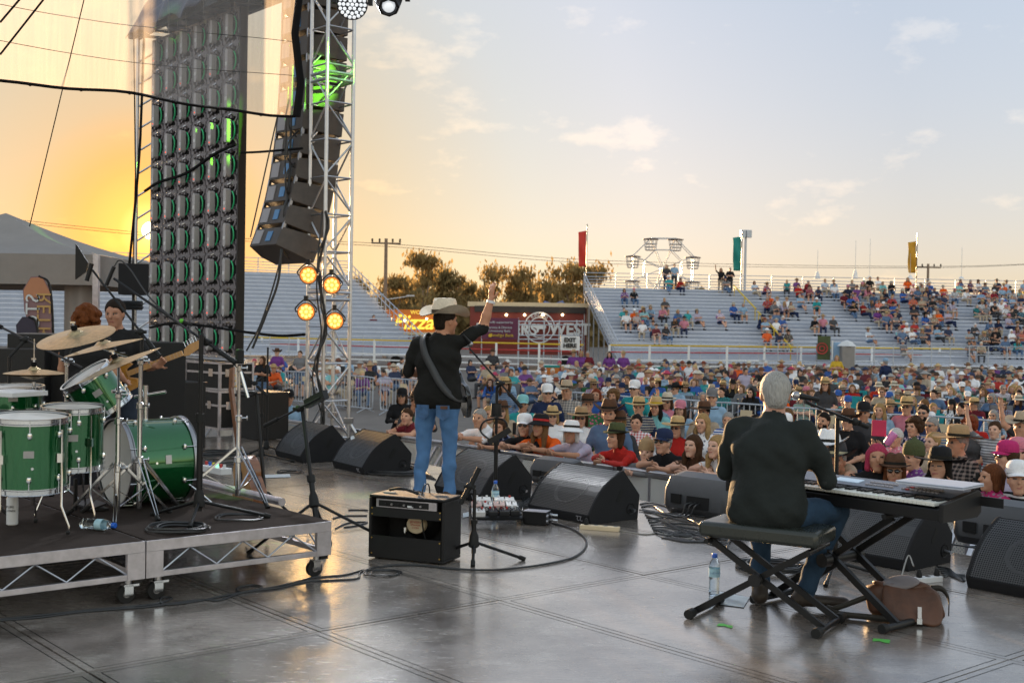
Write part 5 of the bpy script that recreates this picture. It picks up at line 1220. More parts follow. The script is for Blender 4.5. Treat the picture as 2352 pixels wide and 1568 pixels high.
# overhead mic stands on the riser
p = RF(457, 1195); T = D(453, 770, p.y)
r = stand(p, 'tall black overhead microphone stand with boom reaching left over the cymbals', T.z - RZ, (D(536, 829, p.y - .02), D(262, 640, p.y + .4)), legs=((-1.5, .28), (.35, .42), (2.7, .36)), hub=.14, rp=.014)
m0 = D(252, 635, p.y + .4); b = MB(); b.cyl(D(244, 655, p.y + .4), D(262, 612, p.y + .4), .013, n=10); b.build('pencil_mic', 'black_metal', r, world=True)
b = MB(); b.tube(spline([D(262, 612, p.y + .4), D(275, 598, p.y + .4), D(300, 620, p.y + .35), D(350, 690, p.y + .2), D(440, 765, p.y)]), .005, n=5); b.build('mic_lead', 'cable_black', r, world=True)
p2 = RF(395, 1130); p2 = RP(.5, 1.95); T = D(326, 762, p2.y)
r = stand(V(T.x, T.y, RZ), 'second black overhead boom stand aimed at the middle of the drum kit', T.z - RZ, (D(362, 812, p2.y - .05), D(212, 620, p2.y + .1)), legs=((-1.2, .3), (.9, .3), (3.0, .3)), hub=.14)
b = MB(); b.cyl(D(199, 645, p2.y + .1), D(211, 605, p2.y + .1), .016, n=10); b.build('pencil_mic', 'black_metal', r, world=True)
b = MB(); b.prism([(-.05, -.10), (.03, -.04), (.04, .02), (-.05, .16)], D(190, 610, p2.y + .1), (1, 0, 0), (0, 0, 1), (0, 1, 0), .02); b.build('mic_shield', 'black_metal', r, world=True)
# low boom stand from the left
r = stand(V(*(D(20, 1000, 8.3).xy), RZ), 'black boom stand slanting across the rack from the left edge', .95, (D(-20, 740, 8.6), D(190, 845, 8.0)), legs=((0, .3), (2, .3), (4, .3)), hub=.12)
# vocal mic on a long boom, green stage light painted on its grille
b0 = G(600, 1062); T = D(590, 865, b0.y)
r = stand(V(b0.x, b0.y, 0), 'black boom stand holding a green capped vocal microphone for the guitarist', T.z, (D(610, 905, b0.y - .1), D(448, 752, b0.y + .1)), legs=((.2, .35), (2.2, .35), (4.2, .35)), hub=.12)
m0 = D(417, 737, b0.y + .1); mat('green_foam', (.12, .5, .04), .8); mic(r, m0, m0 - D(452, 752, b0.y + .1), .17, grille='green_foam')
r = stand(G(612, 1040), 'plain black straight stand beside the far cabinet', 1.25, None, legs=((0, .25), (2, .25), (4, .25)), hub=.1)
bt = bottle(RP(.72, .18, .034) + V(0, 0, 0), 'crushed clear water bottle lying on the drum riser', axis=(.92, -.35, .02)); bt.location = RF(186, 1216) + V(0, .02, .034)
b = MB(); b.lathe([(.026, 0), (.033, .006), (.033, .155), (.027, .165)], (0, 0, 0), (0, 0, 1), 20); tag(b.build('drink_can', 'white_plastic', loc=RF(28, 1205)), 'slim white drink can standing at the left edge of the riser', 'can'); text('PURE', .02, 'black_metal', RF(28, 1205) + V(0, -.034, .11), (1, 0, 0), (0, 0, 1), bpy.data.objects['drink_can'], 'print', .0004); text('BLONDE', .017, 'black_metal', RF(28, 1205) + V(0, -.034, .088), (1, 0, 0), (0, 0, 1), bpy.data.objects['drink_can'], 'print', .0004)
b = MB(); a0, a1 = RF(440, 1110), RF(648, 1163); b.cyl(a0 + V(0, 0, .03), a1 + V(0, 0, .03), .027, n=16); tag(b.build('pipe', 'alu_dull'), 'scuffed white plastic pipe lying along the riser front', 'pipe')
b = MB(); b.bar(RF(470, 1073) + V(0, 0, .0), RF(520, 1083), .10, .05); tp = b.build('effects_strip', 'white_plastic', smooth=0, bevel=.004); tag(tp, 'white effects strip with coloured knobs beside the bass drum', 'effects unit')
for k in range(6):
    q = RF(470, 1073).lerp(RF(520, 1083), (k + .5) / 6); b = MB(); b.cyl(q + V(0, 0, .02), q + V(0, 0, .055), .012, n=8); b.build('knob', ['red_paint', 'blue_cap', 'yellow_paint', 'green_led', 'red_paint', 'white_plastic'][k], tp)
def coil(c, rad, turns, lab, rr=.006, sq=1.0, seed=1, mt='cable_black', jit=.15):
    rd_ = random.Random(seed); pts = []
    for k in range(turns * 20 + 1):
        t = 2 * math.pi * k / 20; q = rad * (1 + jit * math.sin(t * .37 + seed)) * (1 - .06 * (k // 20) / turns)
        pts.append(Vector(c) + V(q * math.cos(t) + rad * .12 * math.sin(k // 20 * 2.1), q * sq * math.sin(t) + rad * .1 * math.cos(k // 20 * 1.7), rr + .9 * rr * (k / 20) * .7 + .004 * math.sin(t * 3)))
    b = MB(); b.tube(pts, rr, n=5, m=None); return tag(b.build('cable_coil', mt), lab, 'cable', 'coiled cables on the stage')
coil(RF(412, 1217), .15, 6, 'tight black cable coil on the drum riser', seed=2)
coil(RF(548, 1190), .14, 2, 'loose black cable loop beside the chrome stand on the riser', .005, seed=4)
coil(G(905, 1086), .27, 7, 'large black cable coil behind the left pair of monitors', .008, seed=3)
coil(G(880, 1318) + V(0, 0, .0), .10, 3, 'small tangle of cable with plug before the amplifier', .005, seed=8)
coil(G(1770, 1305), .2, 6, 'black cable coil under the keyboard stand', .007, seed=6)
coil(G(665, 1085), .12, 3, 'small cable coil beside the far left monitor', .006, seed=12)
coil(G(500, 1045), .3, 5, 'pile of coiled cables by the black cabinets', .009, seed=14)
def case(P, yaw, sz, lab, nm='flight_case', mt='black_tolex', trim=True, cat='flight case', latch=2):
    r = empty(nm, P, YAW + yaw, lab, cat); x, y, z = sz
    b = MB(); b.box((0, 0, z / 2), (x, y, z)); b.build('body', mt, r, smooth=0, bevel=.008)
    if trim:
        for sx in (-1, 1):
            for sy in (-1, 1):
                b = MB(); b.box((sx * x / 2, sy * y / 2, z / 2), (.035, .035, z + .006)); b.build('edge_profile', 'alu_dull', r, smooth=0)
        for zz in (.012, z * .62, z - .012):
            b = MB(); b.box((0, -y / 2 - .002, zz), (x + .01, .012, .03)); b.box((-x / 2 - .002, 0, zz), (.012, y + .01, .03)); b.build('trim', 'alu_dull', r, smooth=0)
        for k in range(latch):
            b = MB(); b.box((x * (-.25 + .5 * k), -y / 2 - .008, z * .62), (.11, .012, .11)); b.build('latch', 'chrome', r, smooth=0)
            b = MB(); b.box((-x / 2 - .008, y * (-.25 + .5 * k), z * .62), (.012, .11, .11)); b.build('latch', 'chrome', r, smooth=0)
    return r
def speaker_cab(P, yaw, sz, lab):
    r = case(P, yaw, sz, lab, 'speaker_cabinet', 'black_tolex', False, 'loudspeaker'); x, y, z = sz
    b = MB(); b.box((x / 2 + .004, 0, z / 2), (.012, y * .92, z * .94)); b.build('grille_cloth', 'black_fabric', r, smooth=0)
    for k in range(4):
        b = MB(); b.box(((-1 if k % 2 else 1) * x * .48, (-1 if k // 2 else 1) * y * .48, z + .002), (.04, .04, .01)); b.build('corner', 'chrome', r)
    return r
speaker_cab(G(408, 1030) + V(-.1, .3, 0), 0, (.42, .72, .80), 'tall black bass cabinet behind the bass drum')
speaker_cab(G(617, 1010) + V(-.15, .3, 0), 0, (.45, .62, .62), 'black speaker cabinet behind the left monitors')
case(G(500, 985) + V(-.1, .5, 0), 0, (.6, 1.2, .55), 'black flight case with aluminium edges at the rear of the stage')
case(G(500, 985) + V(-.12, .55, .55), .1, (.55, .9, .40), 'smaller black flight case stacked on the large one', latch=1)
case(D(315, 960, 11.5) * 1 + V(0, 0, 0) - V(0, 0, D(315, 960, 11.5).z), 0, (.6, .8, 1.35), 'tall dark equipment case left of the video wall', trim=False)
mat('rack_face', (.02, .018, .018), .5, var=.5, scale=25)
def rack(P, yaw, lab, w=.6, h=1.35, seed=1):
    r = case(P, yaw, (.6, w, h), lab, 'equipment_rack', 'black_plastic', False, 'rack'); rd_ = random.Random(seed)
    n = int(h / .09)
    for k in range(n):
        b = MB(); b.box((-.305, 0, .06 + k * (h - .1) / n), (.012, w * .88, (h - .1) / n * .9)); o = b.build('rack_unit', 'rack_face' if rd_.random() < .8 else 'alu_dull', r, smooth=0)
        for q in range(6):
            if rd_.random() < .45:
                b = MB(); b.box((-.314, w * (-.4 + .15 * q), .06 + k * (h - .1) / n), (.006, .012, .010)); b.build('indicator', 'red_led' if rd_.random() < .7 else 'green_led', o, smooth=0)
    return r
rack(D(40, 900, 10.6) - V(0, 0, D(40, 900, 10.6).z), -.5, 'dark rack of signal gear with red indicators at the left edge', .9, 1.30, 2)
rack(D(118, 900, 10.9) - V(0, 0, D(118, 900, 10.9).z), -.5, 'second dark rack of signal gear behind the cymbals', .8, 1.42, 5)
# monitor desk flap with cymbal bag at left edge
b = MB(); b.bar(D(-10, 900, 7.5), D(70, 905, 7.4), .30, .03); tag(b.build('drum_pad', 'white_plastic', smooth=0, bevel=.004), 'white electronic pad tilted at the far left edge', 'drum pad')
# side-fill loudspeaker on a pole
def sidefill():
    c = D(307, 642, 14.2); r = empty('side_loudspeaker', V(c.x, c.y, 0), .3, 'black loudspeaker on a pole beside the video wall against the sun', 'loudspeaker')
    b = MB(); vs = [(-.17, -.15), (.17, -.15), (.12, .17), (-.12, .17)]; b.prism(vs, (0, 0, c.z), (1, 0, 0), (0, 1, 0), (0, 0, 1), .36); b.build('cabinet', 'black_carpet', r, smooth=0, bevel=.008)
    b = MB(); b.cyl((0, 0, c.z - .18), (0, 0, .02), .018); b.build('pole', 'black_metal', r)
    for a in (0, 2.1, 4.2):
        b = MB(); b.cyl((0, 0, .5), (.4 * math.cos(a), .4 * math.sin(a), .01), .012); b.build('leg', 'black_metal', r)
sidefill()
b = MB()
for k in range(5): b.lathe([(.13, 0), (.145, .012), (.13, .024)], D(298, 712, 13.6) + V(.01 * (k % 2), 0, k * .02), (0, 0, 1), 18, cap=False)
tag(b.build('cable_roll', 'cable_black'), 'roll of black cable lying on the tall dark case', 'cable')
def acoustic():
    P = RF(588, 1150) + V(.10, .45, 0); P = G(585, 1145); P = D(580, 1140, 8.75); P.z = .02
    r = empty('acoustic_guitar', P, 0, 'brown acoustic guitar leaning on a stand behind the chrome drum stand', 'guitar')
    up = V(-.16, .18, 1).normalized(); n = V(-.80, -.58, -.02); n = (n - up * n.dot(up)).normalized(); x = up.cross(n)
    out_ = []
    for t in np.linspace(0, 2 * math.pi, 40, endpoint=False):
        z = .24 - .24 * math.cos(t); w = .20 * math.sin(t) * (1 - .28 * math.exp(-((z - .28) / .07) ** 2)) * (1.0 if z < .28 else .78); out_.append((w, z))
    b = MB(); b.prism(out_, (0, 0, .10), x, up, n, .11, m=0, mcap=1); b.build('body', ['brown_wood', 'maple'], r, smooth=30)
    b = MB(); b.bar(up * .55 + n * .045 + V(0, 0, .1), up * .98 + n * .055 + V(0, 0, .1), .05, .022, up=n); b.build('neck', 'brown_wood', r)
    b = MB(); b.bar(up * .98 + n * .05 + V(0, 0, .1), up * 1.13 + n * .03 + V(0, 0, .1), .07, .016, up=n); b.build('headstock', 'brown_wood', r)
    b = MB(); b.lathe([(.001, 0), (.045, 0)], up * .34 + n * .057 + V(0, 0, .1), n, 20, cap=False); b.build('sound_hole', 'dark_hole', r)
    for k in range(6):
        b = MB(); b.cyl(up * (1.0 + .04 * (k % 3)) + x * (.03 if k < 3 else -.03) + V(0, 0, .1), up * (1.0 + .04 * (k % 3)) + x * (.055 if k < 3 else -.055) + V(0, 0, .1), .006, n=6); b.build('tuning_peg', 'gold', r)
    q = empty('guitar_stand', P + n * -.12, 0, 'black tubular guitar stand with yoke holding the acoustic guitar', 'guitar stand')
    b = MB(); b.cyl((0, 0, .05), up * 1.02 - n * .03, .014); b.build('tube', 'black_metal', q)
    b = MB(); b.tube(spline([x * -.06 + up * 1.04 + n * .12, x * -.06 + up * 1.03, x * .06 + up * 1.03, x * .06 + up * 1.04 + n * .12], 5), .012); b.build('yoke', 'rubber', q)
    for a in (.2, 2.3, 4.4):
        b = MB(); b.cyl((0, 0, .3), (.3 * math.cos(a), .3 * math.sin(a), .01), .010); b.build('leg', 'black_metal', q)
acoustic()
mat('key_white', (.70, .70, .64), .3, var=.05); mat('kb_silver', (.20, .21, .24), .4, .6); mat('laptop', (.50, .53, .60), .35, .7, var=.05); mat('screen_pale', (.34, .42, .5), .3, var=0, emit=(.5, .7, .9), estr=.05)
KR = D(2157, 1198, 6.15); KB_Z = KR.z; KO = V(KR.x, KR.y, 0)
def keyboard():
    L_ = 1.36; r = empty('stage_piano', V(KO.x, KO.y, KB_Z), YAW, 'black stage piano keyboard with white keys on an X stand', 'keyboard')
    # local: x away from player (EA), y along -EB (to the far end)
    prof = [(0, 0), (0, .056), (.003, .060), (.155, .075), (.16, .10), (.34, .125), (.36, .115), (.36, .03), (.33, 0)]
    b = MB(); b.prism(prof, (0, L_ / 2, 0), (1, 0, 0), (0, 0, 1), (0, 1, 0), L_); b.build('case', 'black_metal', r, smooth=0, bevel=.004)
    for y in (-.012, L_ + .012):
        b = MB(); b.prism([(-.005, -.004), (-.005, .09), (.16, .112), (.34, .14), (.372, .12), (.372, .02), (.335, -.004)], (0, y, 0), (1, 0, 0), (0, 0, 1), (0, 1, 0), .026); b.build('end_cheek', 'black_plastic', r, smooth=0, bevel=.004)
    b = MB(); b.add([V(.165, .03, .1035), V(.165, L_ - .03, .1035), V(.335, L_ - .03, .1275), V(.335, .03, .1275)], [(0, 1, 2, 3)]); b.build('control_panel', 'kb_silver', r, smooth=0)
    nk = 52; kw = (L_ - .06) / nk
    km = MB(); km.box((.076, 0, .082), (.148, kw - .0022, .016)); kme = km.mesh('white_key', 'key_white', 0)
    bm_ = MB(); bm_.box((.110, 0, .094), (.080, kw * .50, .012)); bme = bm_.mesh('black_key', 'black_plastic', 0)
    for k in range(nk):
        o = bpy.data.objects.new('white_key', kme); link(o, r); o.location = (0, .03 + kw * (k + .5), 0)
        if k % 7 in (0, 1, 3, 4, 5) and k < nk - 1:
            o = bpy.data.objects.new('black_key', bme); link(o, r); o.location = (0, .03 + kw * (k + 1), 0)
    b = MB(); b.box((.25, L_ * .52, .118), (.07, .16, .004), Matrix.Rotation(-R(8), 3, 'Y')); b.build('display', 'screen_pale', r, smooth=0)
    random.seed(4)
    for k in range(16):
        for q in range(2):
            b = MB(); b.box((.215 + .05 * q, .14 + k * .025 + (.05 if k > 8 else 0), .114 + .007 * q), (.014, .018, .006), Matrix.Rotation(-R(8), 3, 'Y')); b.build('button', 'array_patch' if k != 7 else 'red_paint', r, smooth=0)
    b = MB(); b.cyl((.25, L_ * .60 + .09, .115), (.25, L_ * .60 + .09, .135), .02, n=14); b.build('dial', 'chrome', r)
    b = MB(); b.box((.362, .3, .08), (.004, .9, .05)); b.build('rear_strip', 'black_plastic', r)
    # X stand
    q = empty('keyboard_stand', V(KO.x, KO.y, 0), YAW, 'folding black X stand carrying the stage piano', 'keyboard stand')
    zt = KB_Z - .03
    for yy, s in ((.52, 1), (.60, -1)):
        pass
    for dx in (.07, .29):
        for s in (-1, 1):
            a = V(dx + .015 * s, .68 + s * .42, .03); c = V(dx + .015 * s, .68 - s * .36, zt)
            b = MB(); b.bar(a, c, .026, .036); b.build('stand_leg', 'black_metal', q, smooth=0)
    for s in (-1, 1):
        b = MB(); b.cyl((-.06, .68 + s * .42, .025), (.42, .68 + s * .42, .025), .019); b.build('foot_bar', 'black_metal', q)
        for x in (-.07, .43):
            b = MB(); b.cyl((x - .02, .68 + s * .42, .026), (x + .02, .68 + s * .42, .026), .025, n=12); b.build('rubber_foot', 'rubber', q)
        b = MB(); b.cyl((.0, .68 + s * .36, zt + .014), (.36, .68 + s * .36, zt + .014), .014); b.build('support_arm', 'rubber', q)
    b = MB(); b.cyl((.03, .68, zt * .53), (.34, .68, zt * .53), .03, n=12); b.cyl((.03, .68, zt * .53), (-.03, .68, zt * .53), .038, n=12); b.build('pivot', 'black_plastic', q)
    M_ = Matrix.Translation(V(KO.x, KO.y, KB_Z)) @ Matrix.Rotation(YAW, 4, 'Z')
    lp = empty('laptop', M_ @ V(.22, .14, .152), YAW + R(6), 'closed silver laptop lying across the right end of the piano', 'laptop')
    b = MB(); b.box((.02, 0, .006), (.26, .37, .010)); b.build('base', 'laptop', lp, smooth=0, bevel=.003)
    b = MB(); b.box((.02, 0, .0155), (.26, .37, .007)); b.build('lid', 'laptop', lp, smooth=0, bevel=.003)
    tb = empty('tablet', M_ @ V(.20, L_ - .14, .14), YAW + R(-10), 'pale tablet resting on the far left end of the piano', 'tablet')
    b = MB(); b.box((0, 0, .012), (.18, .24, .008), Matrix.Rotation(-R(9), 3, 'Y')); b.build('body', 'black_plastic', tb, smooth=0, bevel=.003)
    b = MB(); b.box((0, 0, .0175), (.16, .215, .002), Matrix.Rotation(-R(9), 3, 'Y')); b.build('screen', 'screen_pale', tb, smooth=0)
    return M_
KM = keyboard()
def bench():
    a0, a1, b0, b1 = G(1584, 1416), G(1652, 1390), G(1873, 1460), G(1935, 1431)
    la, lb = (a0 + a1) / 2, (b0 + b1) / 2; c = (la + lb) / 2; ex = (lb - la); L_ = ex.length; ex.normalize(); ey = V(-ex.y, ex.x, 0); ang = math.atan2(ex.y, ex.x)
    r = empty('keyboard_bench', V(c.x, c.y, 0), ang, 'black padded bench on crossed legs under the seated player', 'bench')
    zt = .44; h = L_ / 2
    for y, s in ((-.13, 1), (-.10, -1), (.10, 1), (.13, -1)):
        b = MB(); b.bar((-s * h, y, .03), (s * h * .80, y, zt - .02), .018, .032); b.build('crossed_leg', 'black_metal', r, smooth=0)
    for s in (-1, 1):
        b = MB(); b.cyl((s * h, -.20, .024), (s * h, .20, .024), .017); b.build('foot_bar', 'black_metal', r)
        for y in (-.20, .20):
            b = MB(); b.cyl((s * h, y - .03, .026), (s * h, y + .03, .026), .026, n=14); b.build('rubber_foot', 'rubber', r)
        b = MB(); b.cyl((s * h * .8, -.17, zt - .02), (s * h * .8, .17, zt - .02), .014); b.build('seat_bar', 'black_metal', r)
    b = MB(); b.cyl((0, -.17, .245), (0, .17, .245), .013); b.cyl((0, -.185, .245), (0, -.15, .245), .035, n=12); b.build('pivot', 'black_plastic', r)
    mat('vinyl', (.022, .026, .022), .28, bump=.15, bscale=14)
    b = MB(); b.box((0, 0, zt + .045), (.66, .34, .085)); o = b.build('padded_seat', 'vinyl', r, smooth=30, bevel=.022)
    return c, ang
BNC, BNA = bench()
def sheet(pix, lab, mt='paper', z=.004, lines=0):
    P = [G(*q, z) for q in pix]; b = MB(); b.add(P, [tuple(range(len(P)))]); o = b.build('paper_sheet', mt, smooth=0); tag(o, lab, 'paper')
    if lines:
        a, bb, c, d = P
        for k in range(lines):
            t = .12 + .76 * k / lines
            if k % 5 == 4: continue
            p, q = a.lerp(d, t), bb.lerp(c, t)
            m_ = MB(); s0, s1 = p.lerp(q, .1), p.lerp(q, .1 + random.uniform(.35, .75)); w = (d - a).normalized() * .003
            m_.add([s0 + V(0, 0, .0012), s1 + V(0, 0, .0012), s1 + w + V(0, 0, .0012), s0 + w + V(0, 0, .0012)], [(0, 1, 2, 3)]); m_.build('text_line', 'array_patch', o, smooth=0)
sheet([(1646, 1356), (1722, 1371), (1708, 1394), (1628, 1384)], 'pale set list sheet lying under the bench foot', lines=12)
sheet([(1063, 1178), (1090, 1172), (1092, 1182), (1064, 1188)], 'white sheet half hidden behind the amplifier', lines=4)
sheet([(600, 1090), (665, 1088), (668, 1095), (604, 1097)], 'white paper strip lying behind the guitar stand')
def tape(pix, lab):
    b = MB(); P = [G(*q, .003) for q in pix]; b.add(P, [(0, 1, 6, 7), (1, 2, 5, 6), (2, 3, 4, 5)]); tag(b.build('tape_mark', 'green_tape', smooth=0), lab, 'tape')
tape([(1651, 1431), (1661, 1431), (1671, 1434), (1683, 1436), (1681, 1441), (1674, 1440), (1665, 1437), (1645, 1436)], 'small green tape mark on the floor below the bench')
tape([(2006, 1465), (2020, 1466), (2034, 1467), (2045, 1468), (2043, 1476), (2034, 1475), (2020, 1471), (2004, 1471)], 'small green tape mark on the floor below the satchel')
def floor_cable(pix, lab, rr=.006, mt='cable_black', z=0):
    P = [G(q[0], q[1], z) + V(0, 0, rr + (q[2] if len(q) > 2 else 0)) for q in pix]
    b = MB(); b.tube(spline(P, 10), rr, n=6); return tag(b.build('cable', mt), lab, 'cable', 'loose cables on the stage floor')
floor_cable([(0, 1427), (90, 1420), (180, 1408), (280, 1400), (345, 1395), (420, 1384), (470, 1379), (505, 1380), (560, 1362), (640, 1352), (700, 1338), (760, 1334), (820, 1330), (828, 1316), (860, 1305), (905, 1300)], 'long black cable running across the floor below the riser')
floor_cable([(0, 1424), (100, 1414), (210, 1402), (330, 1392), (372, 1385), (395, 1375), (372, 1374), (375, 1389), (430, 1386), (520, 1369), (600, 1352), (580, 1345), (545, 1352), (560, 1362), (660, 1343), (720, 1328), (790, 1322), (835, 1310)], 'looping black cable twisted with the long one below the riser')
floor_cable([(890, 1300), (960, 1300), (1040, 1308), (1120, 1311), (1200, 1305), (1270, 1294), (1320, 1280), (1345, 1258), (1342, 1236), (1310, 1215), (1270, 1203), (1250, 1190)], 'single black cable curving from the amplifier to the DI box', .0075)
floor_cable([(800, 1172), (830, 1172), (845, 1173)], 'short black cable left of the amplifier')
floor_cable([(765, 1192), (790, 1186), (843, 1185)], 'black cable from the riser corner to the amplifier')
floor_cable([(770, 1215), (800, 1202), (843, 1200), (820, 1208), (790, 1212)], 'black cable loop just left of the amplifier')
floor_cable([(1400, 1217), (1440, 1222), (1480, 1228), (1520, 1226), (1560, 1238), (1600, 1236)], 'grey flex from the cream power board', .005, 'cable_grey')
random.seed(31)
for k in range(12):
    y0 = 1155 + k * 6; x0 = 1470 + k * 3
    pts = [(x0, y0 + 4)] + [(x0 + 28 * q + random.uniform(-6, 6), y0 + 9 * q * .75 + random.uniform(-6, 6), random.uniform(0, .008)) for q in range(1, 7)] + [(1665 + random.uniform(-6, 30), 1205 + k * 3)]
    floor_cable(pts, 'black cable in the bundle right of the centre monitor, %s from the back' % ORD[k], .0065)
for k in range(5):
    x0 = 1500 + 8 * k; floor_cable([(x0, 1215 + 4 * k), (x0 + 50, 1232 - 3 * k), (x0 + 110, 1226 + 3 * k), (x0 + 125, 1238), (x0 + 80, 1246), (x0 + 20, 1236)], 'black cable loop before the bench, %s from the left' % ORD[k], .0065)
for k in range(6):
    x0 = 1200 + k * 2; floor_cable([(x0 - 20, 1116 + k * 4), (x0 + 10, 1120 + k * 5), (x0 - 5, 1140 + k * 4), (x0 + 16, 1150 + k * 3), (x0 - 25, 1158 + k * 2)], 'black cable tangled between the two centre monitors, %s from the back' % ORD[k], .0065)
for k in range(5):
    floor_cable([(920 + 6 * k, 1064 + 5 * k), (955, 1068 + 6 * k), (985 + k * 4, 1090 + 3 * k)], "black cable behind the singer's heels, %s from the back" % ORD[k], .007)
for k in range(6):
    floor_cable([(2150 + 4 * k, 1302 + 5 * k), (2180, 1308 + 3 * k), (2195 + 3 * k, 1320 + k * 3), (2216, 1322 + 2 * k)], 'black cable between the right wedge monitors, %s from the back' % ORD[k], .006)
floor_cable([(2055, 1350), (2068, 1342, .03), (2085, 1320, .12), (2098, 1330, .08)], 'white flex plugged into the white power board', .005, 'cable_grey')
for k in range(4):
    floor_cable([(430 + 20 * k, 1058), (480 + 15 * k, 1068 + 4 * k), (540 + 10 * k, 1062 + 3 * k), (600, 1070 + k * 4)], 'black cable across the rear floor by the cabinets, %s from the back' % ORD[k], .008)
b = MB(); P0 = D(965, 1172, AMP.y + .12); b.tube(spline([D(925, 1137, AMP.y + .15), D(960, 1128, AMP.y + .12), D(985, 1137, AMP.y + .12), D(984, 1112, AMP.y + .05), D(972, 1120, AMP.y - .02), D(968, 1170, AMP.y - .03), D(975, 1230, AMP.y - .03), D(1000, 1290, AMP.y - .05)]), .005, n=6)
tag(b.build('cable', 'cable_black'), 'black lead arching over the top of the combo amplifier', 'cable')
def surface_nets(F, org, h):
    """F: float array >0 outside; returns verts, quads"""
    S_ = F < 0
    nx, ny, nz = F.shape
    c = np.zeros((nx - 1, ny - 1, nz - 1), np.int8)
    for i in (0, 1):
        for j in (0, 1):
            for k in (0, 1): c += S_[i:nx - 1 + i, j:ny - 1 + j, k:nz - 1 + k]
    act = np.argwhere((c > 0) & (c < 8)); idx = -np.ones(c.shape, np.int32); idx[tuple(act.T)] = np.arange(len(act))
    acc = np.zeros((len(act), 3)); cnt = np.zeros(len(act))
    corners = [(i, j, k) for i in (0, 1) for j in (0, 1) for k in (0, 1)]
    for a in corners:
        for ax in range(3):
            if a[ax]: continue
            b = list(a); b[ax] = 1
            fa = F[act[:, 0] + a[0], act[:, 1] + a[1], act[:, 2] + a[2]]; fb = F[act[:, 0] + b[0], act[:, 1] + b[1], act[:, 2] + b[2]]
            m_ = (fa < 0) != (fb < 0); t = np.where(m_, fa / np.where(m_, fa - fb, 1), 0)
            p = np.tile(np.array(a, float), (len(act), 1)); p[:, ax] += t
            acc += p * m_[:, None]; cnt += m_
    V_ = (act + acc / cnt[:, None]) * h + org
    Q = []
    for ax in range(3):
        sl0 = [slice(None)] * 3; sl1 = [slice(None)] * 3; sl0[ax] = slice(0, -1); sl1[ax] = slice(1, None)
        e = np.argwhere(S_[tuple(sl0)] != S_[tuple(sl1)])
        o1, o2 = [(1, 2), (2, 0), (0, 1)][ax]
        e = e[(e[:, o1] > 0) & (e[:, o2] > 0) & (e[:, o1] < F.shape[o1] - 1) & (e[:, o2] < F.shape[o2] - 1)]
        def cell(d1, d2):
            q = e.copy(); q[:, o1] -= d1; q[:, o2] -= d2; return idx[q[:, 0], q[:, 1], q[:, 2]]
        quad = np.stack([cell(1, 1), cell(0, 1), cell(0, 0), cell(1, 0)], 1)
        flip = S_[e[:, 0], e[:, 1], e[:, 2]] == False
        quad[flip] = quad[flip][:, ::-1]; Q.append(quad)
    return V_, np.concatenate(Q)
SLOTS = ['skin', 'shirt', 'sleeve', 'forearm', 'pants', 'shin', 'shoes', 'eye', 'lip']
SI = {n: i for i, n in enumerate(SLOTS)}
